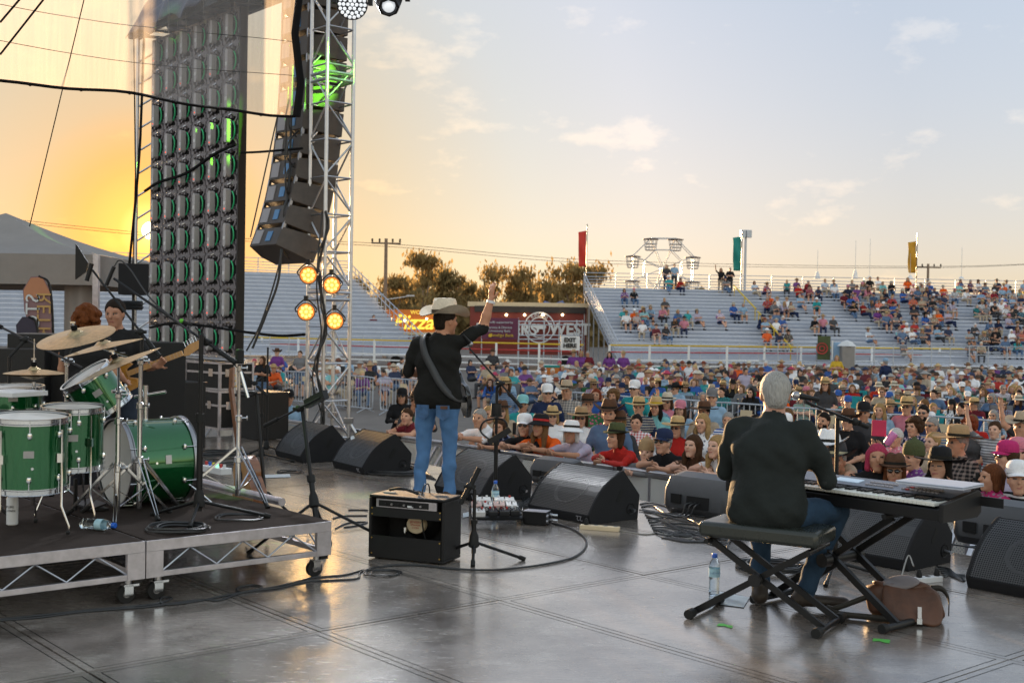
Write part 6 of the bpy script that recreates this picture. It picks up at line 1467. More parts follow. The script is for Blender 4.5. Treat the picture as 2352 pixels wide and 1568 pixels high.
class Body:
    def __init__(s): s.p = []
    def cap(s, a, b, ra, rb, m, k=.02, flat=None, wr=0):
        s.p.append((np.array(a, float), np.array(b, float), ra, rb, SI[m] if isinstance(m, str) else m, k, flat, wr)); return s
    def ell(s, c, r, m, k=.02, axes=None, wr=0):
        s.p.append((np.array(c, float), None, np.array(r, float), axes, SI[m] if isinstance(m, str) else m, k, None, wr)); return s
    hem = None
    def mesh(s, name, h=.012, mats=None, cut=None, smooth=True):
        lo = np.full(3, 1e9); hi = -lo
        for a, b, ra, rb, m, k, fl, wr in s.p:
            if b is None: e = np.max(ra); lo = np.minimum(lo, a - e); hi = np.maximum(hi, a + e)
            else:
                e = max(ra, rb) * (1 if fl is None else max(1, fl[1])); lo = np.minimum(lo, np.minimum(a, b) - e); hi = np.maximum(hi, np.maximum(a, b) + e)
        pad = .05; lo -= pad; hi += pad; n = np.ceil((hi - lo) / h).astype(int) + 1
        F = np.full(tuple(n), 1.0, np.float32); B = np.full(tuple(n), 1.0, np.float32); Mi = np.zeros(tuple(n), np.int8)
        for a, b, ra, rb, m, k, fl, wr in s.p:
            if b is None: e = np.max(ra) + .045; l_, h_ = a - e, a + e
            else: e = max(ra, rb) * (1 if fl is None else max(1, fl[1])) + .045; l_, h_ = np.minimum(a, b) - e, np.maximum(a, b) + e
            i0 = np.maximum(0, np.floor((l_ - lo) / h).astype(int)); i1 = np.minimum(n, np.ceil((h_ - lo) / h).astype(int) + 1)
            sl = tuple(slice(x, y) for x, y in zip(i0, i1))
            X, Y, Z = np.meshgrid(*[lo[q] + h * np.arange(i0[q], i1[q]) for q in range(3)], indexing='ij', sparse=False)
            P = np.stack([X, Y, Z], -1).astype(np.float32)
            if b is None:
                q = P - a
                if rb is not None: q = q @ np.array(rb, np.float32).T
                kk = np.sqrt(((q / ra) ** 2).sum(-1)); g_ = np.sqrt(((q / ra ** 2) ** 2).sum(-1)) + 1e-6
                d = kk * (kk - 1) / g_
            else:
                ab = b - a; t = np.clip(((P - a) @ ab) / max(1e-9, ab @ ab), 0, 1); q = P - a - t[..., None] * ab
                if fl is not None:
                    ax = np.array(fl[0], float); ax /= np.linalg.norm(ax); dd = q @ ax; q = q - dd[..., None] * ax + (dd / fl[1])[..., None] * ax
                d = np.sqrt((q ** 2).sum(-1)) - (ra + (rb - ra) * t)
                if fl is not None and fl[1] < 1: d = d * (.5 + .5 * fl[1])
            if wr:
                d = d + wr * (.5 * np.sin(22 * Z + 2.6 * np.sin(11 * X + 5 * Y + 1) + 1.8 * np.sin(15 * Y + 6 * Z)) + .45 * np.sin(19 * X - 15 * Z + 2.4 * np.sin(12 * Y + 9 * Z)) + .35 * np.sin(44 * X + 27 * Z + 1.5 * np.sin(21 * Z) + 9 * Y))
            f0 = F[sl]; hh = np.clip(.5 + .5 * (f0 - d) / k, 0, 1)
            F[sl] = f0 * (1 - hh) + d * hh - k * hh * (1 - hh)
            b0 = B[sl]; w = d < b0; b0[w] = d[w]; Mi[sl][w] = m
        if cut is not None:
            X, Y, Z = np.meshgrid(*[lo[q] + h * np.arange(n[q]) for q in range(3)], indexing='ij'); F = np.maximum(F, cut(X, Y, Z)).astype(np.float32)
        Vv, Q = surface_nets(F, lo, h)
        fc = Vv[Q].mean(1); gi = np.clip(np.round((fc - lo) / h).astype(int), 0, n - 1); mi = Mi[gi[:, 0], gi[:, 1], gi[:, 2]]
        if s.hem is not None:
            w = (np.isin(mi, (1, 4))) & (np.abs(fc[:, 0]) < .21); mi[w & (fc[:, 2] > s.hem)] = 1; mi[w & (fc[:, 2] <= s.hem)] = 4
        me = bpy.data.meshes.new(name)
        me.vertices.add(len(Vv)); me.vertices.foreach_set('co', Vv.astype(np.float32).ravel())
        me.loops.add(len(Q) * 4); me.loops.foreach_set('vertex_index', Q.astype(np.int32).ravel())
        me.polygons.add(len(Q)); me.polygons.foreach_set('loop_start', np.arange(0, len(Q) * 4, 4, dtype=np.int32))
        for q in (mats or []): me.materials.append(MT(q))
        me.polygons.foreach_set('material_index', mi.astype(np.int32)); me.update(calc_edges=True); me.validate()
        me.polygons.foreach_set('use_smooth', [True] * len(me.polygons))
        return me
def nrm(v): v = np.array(v, float); return v / np.linalg.norm(v)
def head_prims(B, c, f=(0, 1, 0), u=(0, 0, 1), s=1.0, age=0):
    f = nrm(f); u = np.array(u, float); u = nrm(u - f * (u @ f)); r = np.cross(f, u); A = np.array([r, f, u])
    w = lambda x, y, z: np.array(c) + (r * x + f * y + u * z) * s
    B.ell(w(0, -.012, .032), np.array((.0765, .093, .090)) * s, 'skin', .03, A)
    B.ell(w(0, .020, -.032), np.array((.058, .070, .082)) * s, 'skin', .03, A)
    B.cap(w(-.012, .060, -.096), w(.012, .060, -.096), .021 * s, .021 * s, 'skin', .02)
    B.cap(w(0, .086, .018), w(0, .108, -.020), .008 * s, .0125 * s, 'skin', .012)
    B.cap(w(-.036, .074, .034), w(.036, .074, .034), .0125 * s, .0125 * s, 'skin', .014)
    for q in (-1, 1):
        B.ell(w(q * .036, .062, -.022), np.array((.022, .022, .022)) * s, 'skin', .015, A)
        B.ell(w(q * .074, -.004, -.004), np.array((.010, .020, .032)) * s, 'skin', .006, A)
        B.ell(w(q * .030, .0795, .012), np.array((.0115, .0060, .0048)) * s, 'eye', .001, A)
    B.cap(w(-.018, .083, -.056), w(.018, .083, -.056), .0065 * s, .0065 * s, 'lip', .006)
    return w
def hand_prims(B, wr_, d, n, s=1.0, curl=.4, m='skin', spread=.2, thumb=1):
    """wrist, finger direction, palm normal"""
    d = nrm(d); n = np.array(n, float); n = nrm(n - d * (n @ d)); x = np.cross(d, n); W = np.array(wr_, float)
    B.cap(W, W + d * .075 * s, .024 * s, .033 * s, m, .012, (n, .55))
    for q, L_ in ((-1.4, .070), (-.45, .080), (.5, .076), (1.4, .060)):
        b0 = W + (d * .082 + x * q * .017) * s; d1 = nrm(d + x * q * spread * .3 + n * curl * .4); d2 = nrm(d + x * q * spread * .3 + n * curl * 1.6)
        p1 = b0 + d1 * L_ * .55 * s; B.cap(b0, p1, .0088 * s, .0082 * s, m, .006); B.cap(p1, p1 + d2 * L_ * .45 * s, .0082 * s, .0068 * s, m, .004)
    t0 = W + (d * .02 + x * -thumb * .022) * s; t1 = t0 + nrm(d * .6 - x * thumb * .8 + n * .2) * .042 * s
    B.cap(t0, t1, .012 * s, .010 * s, m, .01); B.cap(t1, t1 + nrm(d * .9 - x * thumb * .3 + n * .3) * .034 * s, .010 * s, .008 * s, m, .005)
def figure(J, s=1.0, wr=.003, fem=0, hands=True, bulk=1.0):
    """J: joints dict (pelvis, chest, neck, head, hf (head forward), hu, sL sR eL eR wL wR hL hR kL kR aL aR tL tR; hdL/hdR hand dir, hnL/hnR palm normal)"""
    B = Body(); g_ = lambda k: np.array(J[k], float)
    if J['kL'][2] < J['pelvis'][2] - .3: B.hem = J['pelvis'][2] - (.10 if J.get('untuck') else .0)
    pel, ch, nk = g_('pelvis'), g_('chest'), g_('neck'); across = nrm(g_('sR') - g_('sL')); hacross = nrm(g_('hR') - g_('hL'))
    up = nrm(ch - pel); fw = nrm(np.cross(up, across) * 1.0)
    if fw @ nrm(np.array(J.get('face', (0, 1, 0)), float)) < 0: fw = -fw
    w = bulk; aw = .5 + .5 * bulk
    waist = pel * .55 + ch * .45 + fw * (.012)
    # torso: shallow ellipses front to back, wide across
    B.cap(pel - hacross * .06, pel + hacross * .06, .116 * w, .116 * w, 'pants', .04, None, wr * .6)
    B.cap(pel + up * .045 - hacross * .075, pel + up * .045 + hacross * .075, .112 * w, .112 * w, 'shirt', .02, None, wr)
    B.cap(pel + up * .0 - hacross * .07 - fw * .005, pel + hacross * .07 - fw * .005, .119 * w, .119 * w, 'shirt' if J.get('untuck') else 'pants', .02, None, wr)
    B.cap(pel + up * .06, waist, .128 * w * (.94 if fem else 1.03), .122 * w * (.90 if fem else 1.06), 'shirt', .04, (across, 1.22), wr)
    B.cap(waist, ch, .118 * w * (.92 if fem else 1.03), .124 * w, 'shirt', .04, (across, 1.28), wr)
    B.cap(ch - across * .075, ch + across * .075, .112 * w, .112 * w, 'shirt', .05, None, wr)
    B.cap(g_('sL') * .72 + nk * .28 - up * .03, g_('sR') * .72 + nk * .28 - up * .03, .060, .060, 'shirt', .05, None, wr)
    B.cap(ch + up * .1, nk - up * .02, .085, .065, 'shirt', .05)
    if fem:
        for q in (-1, 1): B.ell(ch + across * q * .068 + fw * .085 - up * .01, (.058, .058, .060), 'shirt', .03)
    hd = g_('head'); hf = nrm(np.array(J.get('hf', (0, 1, 0)), float)); hu = J.get('hu', (0, 0, 1))
    B.cap(nk - up * .02, hd - np.array(hu, float) * .04 - hf * .012, .056 * (.9 if fem else 1.05), .050 * (.9 if fem else 1.05), 'skin', .025)
    B.wh = head_prims(B, hd, hf, hu)
    for q in 'LR':
        S_, E, W = g_('s' + q), g_('e' + q), g_('w' + q); f_ = (.88 if fem else 1.0) * aw ** 2
        B.cap(S_ - up * .02 - across * (.012 if q == 'R' else -.012), S_ * .45 + E * .55, .056 * f_, .050 * f_, 'shirt', .04, None, wr)
        B.cap(S_ * .5 + E * .5, E, .050 * f_, .042 * f_, 'sleeve', .02, None, wr * .8)
        B.cap(E, E * .55 + W * .45, .040 * f_, .036 * f_, 'forearm', .02); B.cap(E * .55 + W * .45, W, .036 * f_, .025 * f_, 'forearm', .015)
        if hands:
            d_ = J.get('hd' + q); d_ = nrm(W - E) if d_ is None else nrm(d_); n_ = J.get('hn' + q, fw)
            hand_prims(B, W, d_, n_, 1.0 * (.92 if fem else 1), J.get('curl' + q, .5), thumb=(1 if q == 'R' else -1))
        else: B.cap(W, W + nrm(W - E) * .12, .027, .022, 'skin', .01)
        H, K, A_, T = g_('h' + q), g_('k' + q), g_('a' + q), g_('t' + q)
        B.cap(H, H * .5 + K * .5, .094 * w, .078, 'pants', .03, None, wr); B.cap(H * .5 + K * .5, K, .078, .060, 'pants', .02, None, wr)
        B.cap(K, K * .6 + A_ * .4, .060, .058, 'shin', .02, None, wr); B.cap(K * .6 + A_ * .4, A_ + (K - A_) * .06, .056, .052, 'shin', .02, None, wr * 1.2)
        d_ = nrm((T - A_) * np.array((1, 1, 0)))
        hl = A_ * np.array((1, 1, 0)) + np.array((0, 0, T[2])) - d_ * .035
        B.cap(hl + (0, 0, .012), T, .043, .036, 'shoes', .02, (np.array((0, 0, 1)), .85)); B.cap(hl + (0, 0, .02), A_ + (0, 0, .01), .044, .046, 'shoes', .02)
    return B
# materials that read each figure's own colours
def attr_mat(name, prop, rough=.8, fac=1.0, bump=.0, bs=90, pattern=False, sub=0):
    m = bpy.data.materials.new(name); m.use_nodes = True; t = m.node_tree; p = t.nodes['Principled BSDF']; K = t.links.new
    a = t.nodes.new('ShaderNodeAttribute'); a.attribute_type = 'OBJECT'; a.attribute_name = prop
    tc = t.nodes.new('ShaderNodeTexCoord'); nz = t.nodes.new('ShaderNodeTexNoise'); nz.inputs['Scale'].default_value = 150 if name == 'f_hair' else 14; nz.inputs['Detail'].default_value = 6; vm = t.nodes.new('ShaderNodeMapping'); vm.inputs['Scale'].default_value = (1, 1, .16) if name == 'f_hair' else (1, 1, 1); K(tc.outputs['Object'], vm.inputs[0]); K(vm.outputs[0], nz.inputs['Vector'])
    mr = t.nodes.new('ShaderNodeMapRange'); mr.inputs['To Min'].default_value = .45 if name == 'f_hair' else .78; mr.inputs['To Max'].default_value = 1.5 if name == 'f_hair' else 1.18; K(nz.outputs['Fac'], mr.inputs['Value'])
    src = a.outputs['Color']
    if pattern:
        a2 = t.nodes.new('ShaderNodeAttribute'); a2.attribute_type = 'OBJECT'; a2.attribute_name = 'shirt2'
        ap = t.nodes.new('ShaderNodeAttribute'); ap.attribute_type = 'OBJECT'; ap.attribute_name = 'pat'
        sx = t.nodes.new('ShaderNodeSeparateXYZ'); K(tc.outputs['Object'], sx.inputs[0])
        def mth(op, x, y=None):
            n = t.nodes.new('ShaderNodeMath'); n.operation = op
            for i, q in enumerate((x, y)):
                if q is None: continue
                if hasattr(q, 'links'): K(q, n.inputs[i])
                else: n.inputs[i].default_value = q
            return n.outputs[0]
        sz = mth('GREATER_THAN', mth('SINE', mth('MULTIPLY', sx.outputs['Z'], 170)), .1)
        sxx = mth('GREATER_THAN', mth('SINE', mth('MULTIPLY', sx.outputs['X'], 150)), .25)
        vo = t.nodes.new('ShaderNodeTexVoronoi'); vo.inputs['Scale'].default_value = 26; K(tc.outputs['Object'], vo.inputs['Vector']); fl = mth('LESS_THAN', vo.outputs['Distance'], .38)
        is1 = mth('COMPARE', ap.outputs['Fac'], 1.0); is2 = mth('COMPARE', ap.outputs['Fac'], 2.0); is3 = mth('COMPARE', ap.outputs['Fac'], 3.0)
        for q in (is1, is2, is3): q.node.inputs[2].default_value = .3
        f1 = mth('MULTIPLY', is1, sz); f2 = mth('MULTIPLY', is2, mth('MULTIPLY', mth('ADD', sz, sxx), .5)); f3 = mth('MULTIPLY', is3, fl)
        mx = t.nodes.new('ShaderNodeMixRGB'); K(mth('ADD', mth('ADD', f1, f2), f3), mx.inputs['Fac']); K(src, mx.inputs['Color1']); K(a2.outputs['Color'], mx.inputs['Color2']); src = mx.outputs[0]
    sc = t.nodes.new('ShaderNodeVectorMath'); sc.operation = 'SCALE'; K(src, sc.inputs[0]); K(mr.outputs[0], sc.inputs['Scale']); K(sc.outputs[0], p.inputs['Base Color'])
    p.inputs['Roughness'].default_value = rough; p.inputs['Specular IOR Level'].default_value = .35 if name in ('f_skin', 'f_forearm', 'f_shoes') else .12
    if sub: p.inputs['Subsurface Weight'].default_value = sub; p.inputs['Subsurface Radius'].default_value = (.6, .2, .1); p.inputs['Subsurface Scale'].default_value = .02
    if bump:
        n2 = t.nodes.new('ShaderNodeTexNoise'); n2.inputs['Scale'].default_value = bs; K(vm.outputs[0], n2.inputs['Vector'])
        b = t.nodes.new('ShaderNodeBump'); b.inputs['Strength'].default_value = bump; b.inputs['Distance'].default_value = .016; K(n2.outputs['Fac'], b.inputs['Height']); K(b.outputs[0], p.inputs['Normal'])
    MATS[name] = m; return m
attr_mat('f_skin', 'skin', .55, bump=.06); attr_mat('f_shirt', 'shirt', .85, bump=.7, bs=13, pattern=True); attr_mat('f_sleeve', 'sleeve', .85, bump=.2, bs=30)
attr_mat('f_forearm', 'forearm', .7); attr_mat('f_pants', 'pants', .85, bump=.6, bs=15); attr_mat('f_shin', 'shin', .85, bump=.6, bs=15); attr_mat('f_shoes', 'shoes', .5)
attr_mat('f_tint', 'tint', .75, bump=.4, bs=70); attr_mat('f_hair', 'tint', .7, bump=1.0, bs=120); attr_mat('f_band', 'tint2', .7)
mat('f_eye', (.045, .03, .024), .3, var=0); mat('f_lip', (.40, .15, .12), .5, var=0)
FM = ['f_skin', 'f_shirt', 'f_sleeve', 'f_forearm', 'f_pants', 'f_shin', 'f_shoes', 'f_eye', 'f_lip']
SKIN = [(.56, .31, .21), (.50, .265, .17), (.62, .37, .27), (.44, .225, .14), (.55, .30, .20)]
def dress(o, skin, shirt, pants, sleeve='short', shorts=False, shoes=(.03, .025, .022), pat=0, shirt2=(.5, .5, .5)):
    o['skin'] = skin; o['shirt'] = shirt; o['pants'] = pants; o['shoes'] = shoes; o['pat'] = float(pat); o['shirt2'] = shirt2
    o['sleeve'] = skin if sleeve == 'none' else shirt; o['forearm'] = shirt if sleeve == 'long' else skin; o['shin'] = skin if shorts else pants
    return o
def hair_mesh(kind, h=.011):
    B = Body(); A = np.eye(3)
    B.ell((0, -.016, .034), (.085, .100, .099), 0, .02, None, .0025)
    cut = lambda X, Y, Z: .72 * Y - .69 * Z - .012 - .012 * np.sin(40 * X)
    if kind == 'short':
        B.ell((0, -.045, -.02), (.064, .066, .07), 0, .02, None, .002)
        cut = lambda X, Y, Z: np.maximum(.72 * Y - .69 * Z - .010 + .006 * np.sin(90 * X), np.where((np.abs(X) > .05) & (Y > -.05), .004 - Z, -.080 - Z - .05 * Y))
    if kind == 'bob':
        for q in (-1, 1): B.cap((q * .062, -.02, .03), (q * .075, -.015, -.085), .034, .030, 0, .03)
        B.cap((0, -.07, .02), (0, -.075, -.09), .06, .05, 0, .03); cut = lambda X, Y, Z: np.where(np.abs(X) < .058, .72 * Y - .69 * Z - .012, Y - .045)
    if kind == 'long':
        for q in (-1, 1): B.cap((q * .060, -.015, .03), (q * .078, .0, -.10), .034, .034, 0, .03, None, .006); B.cap((q * .078, .0, -.10), (q * .085, .015, -.25), .036, .022, 0, .03, None, .008)
        B.cap((0, -.075, .02), (0, -.085, -.24), .065, .055, 0, .03, None, .006); cut = lambda X, Y, Z: np.where((np.abs(X) < .055) & (Z > -.13), .72 * Y - .69 * Z - .012, Y - .06)
    if kind == 'curly':
        rg = np.random.default_rng(3)
        for _ in range(150):
            v = rg.normal(size=3); v /= np.linalg.norm(v)
            if v[1] > .45 and v[2] < .35: continue
            if v[2] < -.75: continue
            B.ell((v[0] * .098, -.018 + v[1] * .112, .020 + v[2] * .110), np.full(3, rg.uniform(.015, .028)), 0, .006, None, .006)
        cut = lambda X, Y, Z: np.where(np.abs(X) < .05, .72 * Y - .60 * Z - .03, Y - .075)
    if kind == 'bun': B.ell((0, -.10, .10), (.038, .038, .036), 0, .02)
    if kind == 'beard':
        B = Body(); B.ell((0, .026, -.055), (.062, .072, .068), 0, .02); cut = lambda X, Y, Z: np.maximum(np.maximum(Z + .028 - .9 * np.abs(X) * .6, -Y - .01), np.where((np.abs(X) < .026) & (np.abs(Z + .056) < .012), .01, -1))
    return B.mesh('hair_' + kind, h, ['f_hair'], cut)
HAIR = {k: hair_mesh(k) for k in ('short', 'bob', 'long', 'curly', 'bun', 'beard')}
def hat_mesh(kind):
    b = MB(); n = 36
    def brim(r0, r1, z, fn, m=0):
        ring = []
        for rr in (r0, (r0 + r1) / 2, r1):
            for k in range(n):
                t = 2 * math.pi * k / n; x, y = math.cos(t), math.sin(t); f = (rr - r0) / (r1 - r0)
                ring.append(V(x * rr * .92, y * rr * 1.08 - .012, z + fn(x, y) * f))
        fs = [(i * n + k, i * n + (k + 1) % n, (i + 1) * n + (k + 1) % n, (i + 1) * n + k) for i in range(2) for k in range(n)]
        b.add(ring, fs, m); b.add([p - V(0, 0, .005) for p in ring], fs, m)
    def crown(prof, pinch=0, m=0, dent=0):
        vs = []
        for rr, z in prof:
            for k in range(n):
                t = 2 * math.pi * k / n; x, y = math.cos(t), math.sin(t); q = 1 - pinch * max(0, (z - .10) / .1) * (abs(x) ** 1.5) * (1 if y > -.2 else .6)
                vs.append(V(x * rr * .92 * q, y * rr * 1.08 - .012, z - dent * max(0, 1 - abs(x) * 2.2) * (1 if z > .155 else 0)))
        fs = [(i * n + k, i * n + (k + 1) % n, (i + 1) * n + (k + 1) % n, (i + 1) * n + k) for i in range(len(prof) - 1) for k in range(n)] + [tuple(range((len(prof) - 1) * n, len(prof) * n))]
        b.add(vs, fs, m)
    if kind == 'cowboy':
        brim(.088, .178, .062, lambda x, y: .060 * x * x - .022 * y * y); crown([(.091, .060), (.089, .10), (.084, .145), (.076, .168), (.045, .172), (.01, .164)], .28, dent=.016)
        b.lathe([(.0, 0), (.001, 0)], (0, 0, .07), (0, 0, 1), 8, m=1)
    elif kind == 'wide':
        brim(.088, .205, .060, lambda x, y: .012 * x * x - .012 * y * y); crown([(.091, .058), (.089, .11), (.083, .145), (.06, .162), (.02, .16)], .12, dent=.01)
    elif kind == 'fedora':
        brim(.087, .140, .064, lambda x, y: .010 * x * x - .020 * y); crown([(.090, .062), (.088, .10), (.082, .148), (.06, .165), (.02, .156)], .25, dent=.014)
    elif kind == 'bucket':
        brim(.090, .150, .058, lambda x, y: -.038); crown([(.092, .056), (.088, .11), (.07, .138), (.03, .142)])
    elif kind == 'cap':
        crown([(.090, .050), (.092, .075), (.086, .115), (.066, .142), (.03, .152), (.005, .154)])
        vs = []
        for i in range(6):
            for k in range(13):
                t = math.pi * (k / 12); f = i / 5; vs.append(V(math.cos(t) * (.083 - .012 * f), math.sin(t) * (.088 + .075 * f * (.55 + .45 * math.sin(t))) - .006, .054 - .020 * f - .012 * abs(math.cos(t)) ** 2))
        b.add(vs, [(i * 13 + k, i * 13 + k + 1, (i + 1) * 13 + k + 1, (i + 1) * 13 + k) for i in range(5) for k in range(12)], 0)
    elif kind == 'beanie': crown([(.093, .03), (.095, .06), (.09, .11), (.07, .145), (.03, .165), (.015, .185), (.004, .19)])
    if kind in ('cowboy', 'wide', 'fedora', 'bucket'):
        vs = []
        for z in (.064, .086):
            for k in range(n):
                t = 2 * math.pi * k / n; vs.append(V(math.cos(t) * .0945 * .92, math.sin(t) * .0945 * 1.08 - .012, z))
        b.add(vs, [(k, (k + 1) % n, n + (k + 1) % n, n + k) for k in range(n)], 1)
    return b.mesh('hat_' + kind, ['f_tint', 'f_band'], 50)
HATS = {k: hat_mesh(k) for k in ('cowboy', 'wide', 'fedora', 'bucket', 'cap', 'beanie')}
b = MB()
for q in (-1, 1): b.ball((q * .030, .094, .013), (.024, .010, .019), n=12)
b.bar((-.06, .092, .022), (.06, .092, .022), .006, .005)
for q in (-1, 1): b.bar((q * .058, .09, .022), (q * .079, .0, .016), .004, .006)
mat('shades', (.008, .008, .010), .15, var=0, coat=1)
SHADES = b.mesh('sunglasses', 'shades')
def head_matrix(J):
    f = Vector(J.get('hf', (0, 1, 0))).normalized(); u = Vector(J.get('hu', (0, 0, 1))); u = (u - f * u.dot(f)).normalized(); r = f.cross(u)
    M_ = Matrix((r, f, u)).transposed().to_4x4(); M_.translation = Vector(J['head']); return M_
def put(name, me, parent, M_, tint=None, tint2=None):
    o = bpy.data.objects.new(name, me); link(o, parent); l, q, s_ = M_.decompose(); o.location = l; o.rotation_euler = q.to_euler(); o.scale = s_
    if tint is not None: o['tint'] = tint
    o['tint2'] = tint2 if tint2 is not None else (.02, .018, .015)
    return o
def J_(**k):
    base = dict(pelvis=(0, 0, .93), chest=(0, .01, 1.25), neck=(0, .0, 1.445), head=(0, .035, 1.565), sL=(-.18, 0, 1.395), sR=(.18, 0, 1.395),
                eL=(-.24, -.02, 1.13), eR=(.24, -.02, 1.13), wL=(-.22, .10, .90), wR=(.22, .10, .90), hL=(-.095, 0, .90), hR=(.095, 0, .90),
                kL=(-.11, .03, .50), kR=(.11, .03, .50), aL=(-.12, 0, .10), aR=(.12, 0, .10), tL=(-.14, .15, .04), tR=(.14, .15, .04))
    base.update(k); return base
def person(name, me, J, loc, rz, label, skin, shirt, pants, scale=1, hair=None, hair_col=(.03, .02, .012), hat=None, hat_col=(.4, .3, .2), band=(.02, .018, .015), shades=False, group=None, beard=False, hat_s=1.0, **kw):
    o = bpy.data.objects.new('person', me); link(o); o.location = loc; o.rotation_euler = (0, 0, rz); o.scale = (scale,) * 3
    dress(o, skin, shirt, pants, **kw); tag(o, label, 'person', group)
    hm = head_matrix(J)
    if hair: put('hair', HAIR[hair], o, hm, hair_col)
    if beard: put('beard', HAIR['beard'], o, hm, hair_col)
    if hat: put('hat', HATS[hat], o, hm @ Matrix.Scale(hat_s, 4), hat_col, band)
    if shades: put('sunglasses', SHADES, o, hm)
    return o
BLACK = (.018, .018, .019)
# singer
JS = J_(pelvis=(0, 0, .92), chest=(0, .0, 1.23), neck=(.01, 0, 1.43), head=(.05, .04, 1.555), hf=(.62, .78, .0), sL=(-.19, 0, 1.38), sR=(.18, 0, 1.40), eR=(.345, .15, 1.50), wR=(.40, .19, 1.74),
        hdR=(.04, .06, 1), hnR=(.5, .8, 0), curlR=.35, eL=(-.275, .02, 1.12), wL=(-.19, .25, 1.10), hdL=(.4, .8, .2), kL=(-.125, .02, .49), aL=(-.15, -.03, .10), kR=(.10, .03, .49), aR=(.11, .01, .10), tL=(-.19, .12, .04), tR=(.14, .17, .04), untuck=1)
sp = D(1004, 1000, 10.5); sp.z = 0
singer = person('person', figure(JS, wr=.0075, bulk=1.10).mesh('singer', .0075, FM), JS, sp, R(-14), 'singer in black shirt, jeans and cream cowboy hat waving to the crowd', (.46, .22, .13), (.016, .016, .015), (.085, .185, .36), 1.02,
                'short', (.02, .014, .01), 'cowboy', (.60, .53, .42), (.05, .035, .025), sleeve='short', shoes=(.05, .03, .02), hat_s=1.16)
def bag():
    c = (G(2010, 1410) + G(2150, 1450)) / 2 + V(.02, .08, 0); r = empty('satchel', c, R(-14), 'worn brown leather satchel slumped on the stage floor', 'bag')
    def sq(t, e): return math.copysign(abs(math.cos(t)) ** e, math.cos(t)), math.copysign(abs(math.sin(t)) ** e, math.sin(t))
    def blob(a, b_, c_, e, M_, wob):
        def f(p, q):
            cu, su = sq(math.pi * (p - .5), e); cv, sv = sq(2 * math.pi * q, e); v = V(a * cu * cv, b_ * cu * sv, c_ * su)
            return M_ @ (v + V(wob * math.sin(v.z * 30 + v.x * 17), wob * math.sin(v.x * 22 + v.z * 14), wob * math.sin(v.x * 26 + v.y * 31)))
        return f
    T_ = Matrix.Translation; RX = lambda g_: Matrix.Rotation(R(g_), 4, 'X')
    for nm, mt_, args in (('body', 'bag_brown', (.205, .085, .085, .45, T_((0, .03, .085)) @ RX(-14), .012)), ('flap', 'bag_brown', (.155, .014, .105, .5, T_((.035, -.085, .10)) @ Matrix.Rotation(R(9), 4, 'Y') @ RX(-38), .009)), ('top_fold', 'bag_brown', (.15, .06, .025, .6, T_((-.01, .03, .175)), .010)), ('bunched_cloth', 'bag_lining', (.09, .055, .02, .8, T_((-.02, .0, .20)) @ RX(12), .010))):
        b = MB(); b.grid(blob(*args), 22, 40); b.build(nm, mt_, r, smooth=60)
    for k, pts in enumerate(([(-.17, .0, .12), (-.27, -.03, .08), (-.37, -.02, .035), (-.41, .03, .03), (-.35, -.06, .02), (-.20, -.09, .02), (-.05, -.12, .02)], [(.14, .05, .17), (.20, .05, .17), (.235, .03, .12), (.235, .0, .05)])):
        P_ = spline(pts, 6); vs = []
        for p in P_: vs += [p + V(0, 0, .016), p - V(0, 0, .016)]
        b = MB(); b.add(vs, [(2 * q, 2 * q + 2, 2 * q + 3, 2 * q + 1) for q in range(len(P_) - 1)]); s_ = b.build('shoulder_strap', 'strap', r, smooth=60); s_.modifiers.new('t', 'SOLIDIFY').thickness = .006
    b = MB(); b.box((.07, -.152, .03), (.026, .012, .03)); b.build('buckle', 'chrome', r, smooth=0)
    b = MB(); b.box((.07, -.15, .075), (.02, .006, .06), Matrix.Rotation(R(-12), 3, 'X')); b.build('buckle_strap', 'steel', r, smooth=0)
bag()
def ribbon(pts, w, nrm_, name, mt, parent, th=.004, n=6):
    nrm_ = nrm_ or (lambda t: None)
    P_ = spline(pts, n); vs = []; fs = []
    for k, p in enumerate(P_):
        t = (P_[min(k + 1, len(P_) - 1)] - P_[max(k - 1, 0)]).normalized(); nn = V(p.x, p.y * 1.4, .12 + max(0, p.z - 1.40) * 3); s_ = t.cross(nn).normalized() * (w / 2); vs += [p + s_, p - s_]
    for k in range(len(P_) - 1): fs.append((2 * k, 2 * k + 2, 2 * k + 3, 2 * k + 1))
    b = MB(); b.add(vs, fs); o = b.build(name, mt, parent, smooth=70); o.modifiers.new('t', 'SOLIDIFY').thickness = th; o.modifiers['t'].offset = 1; return o
mat('strap_grey', (.03, .031, .033), .5, var=.3); mat('guitar_black', (.012, .012, .012), .12, coat=1, var=0)
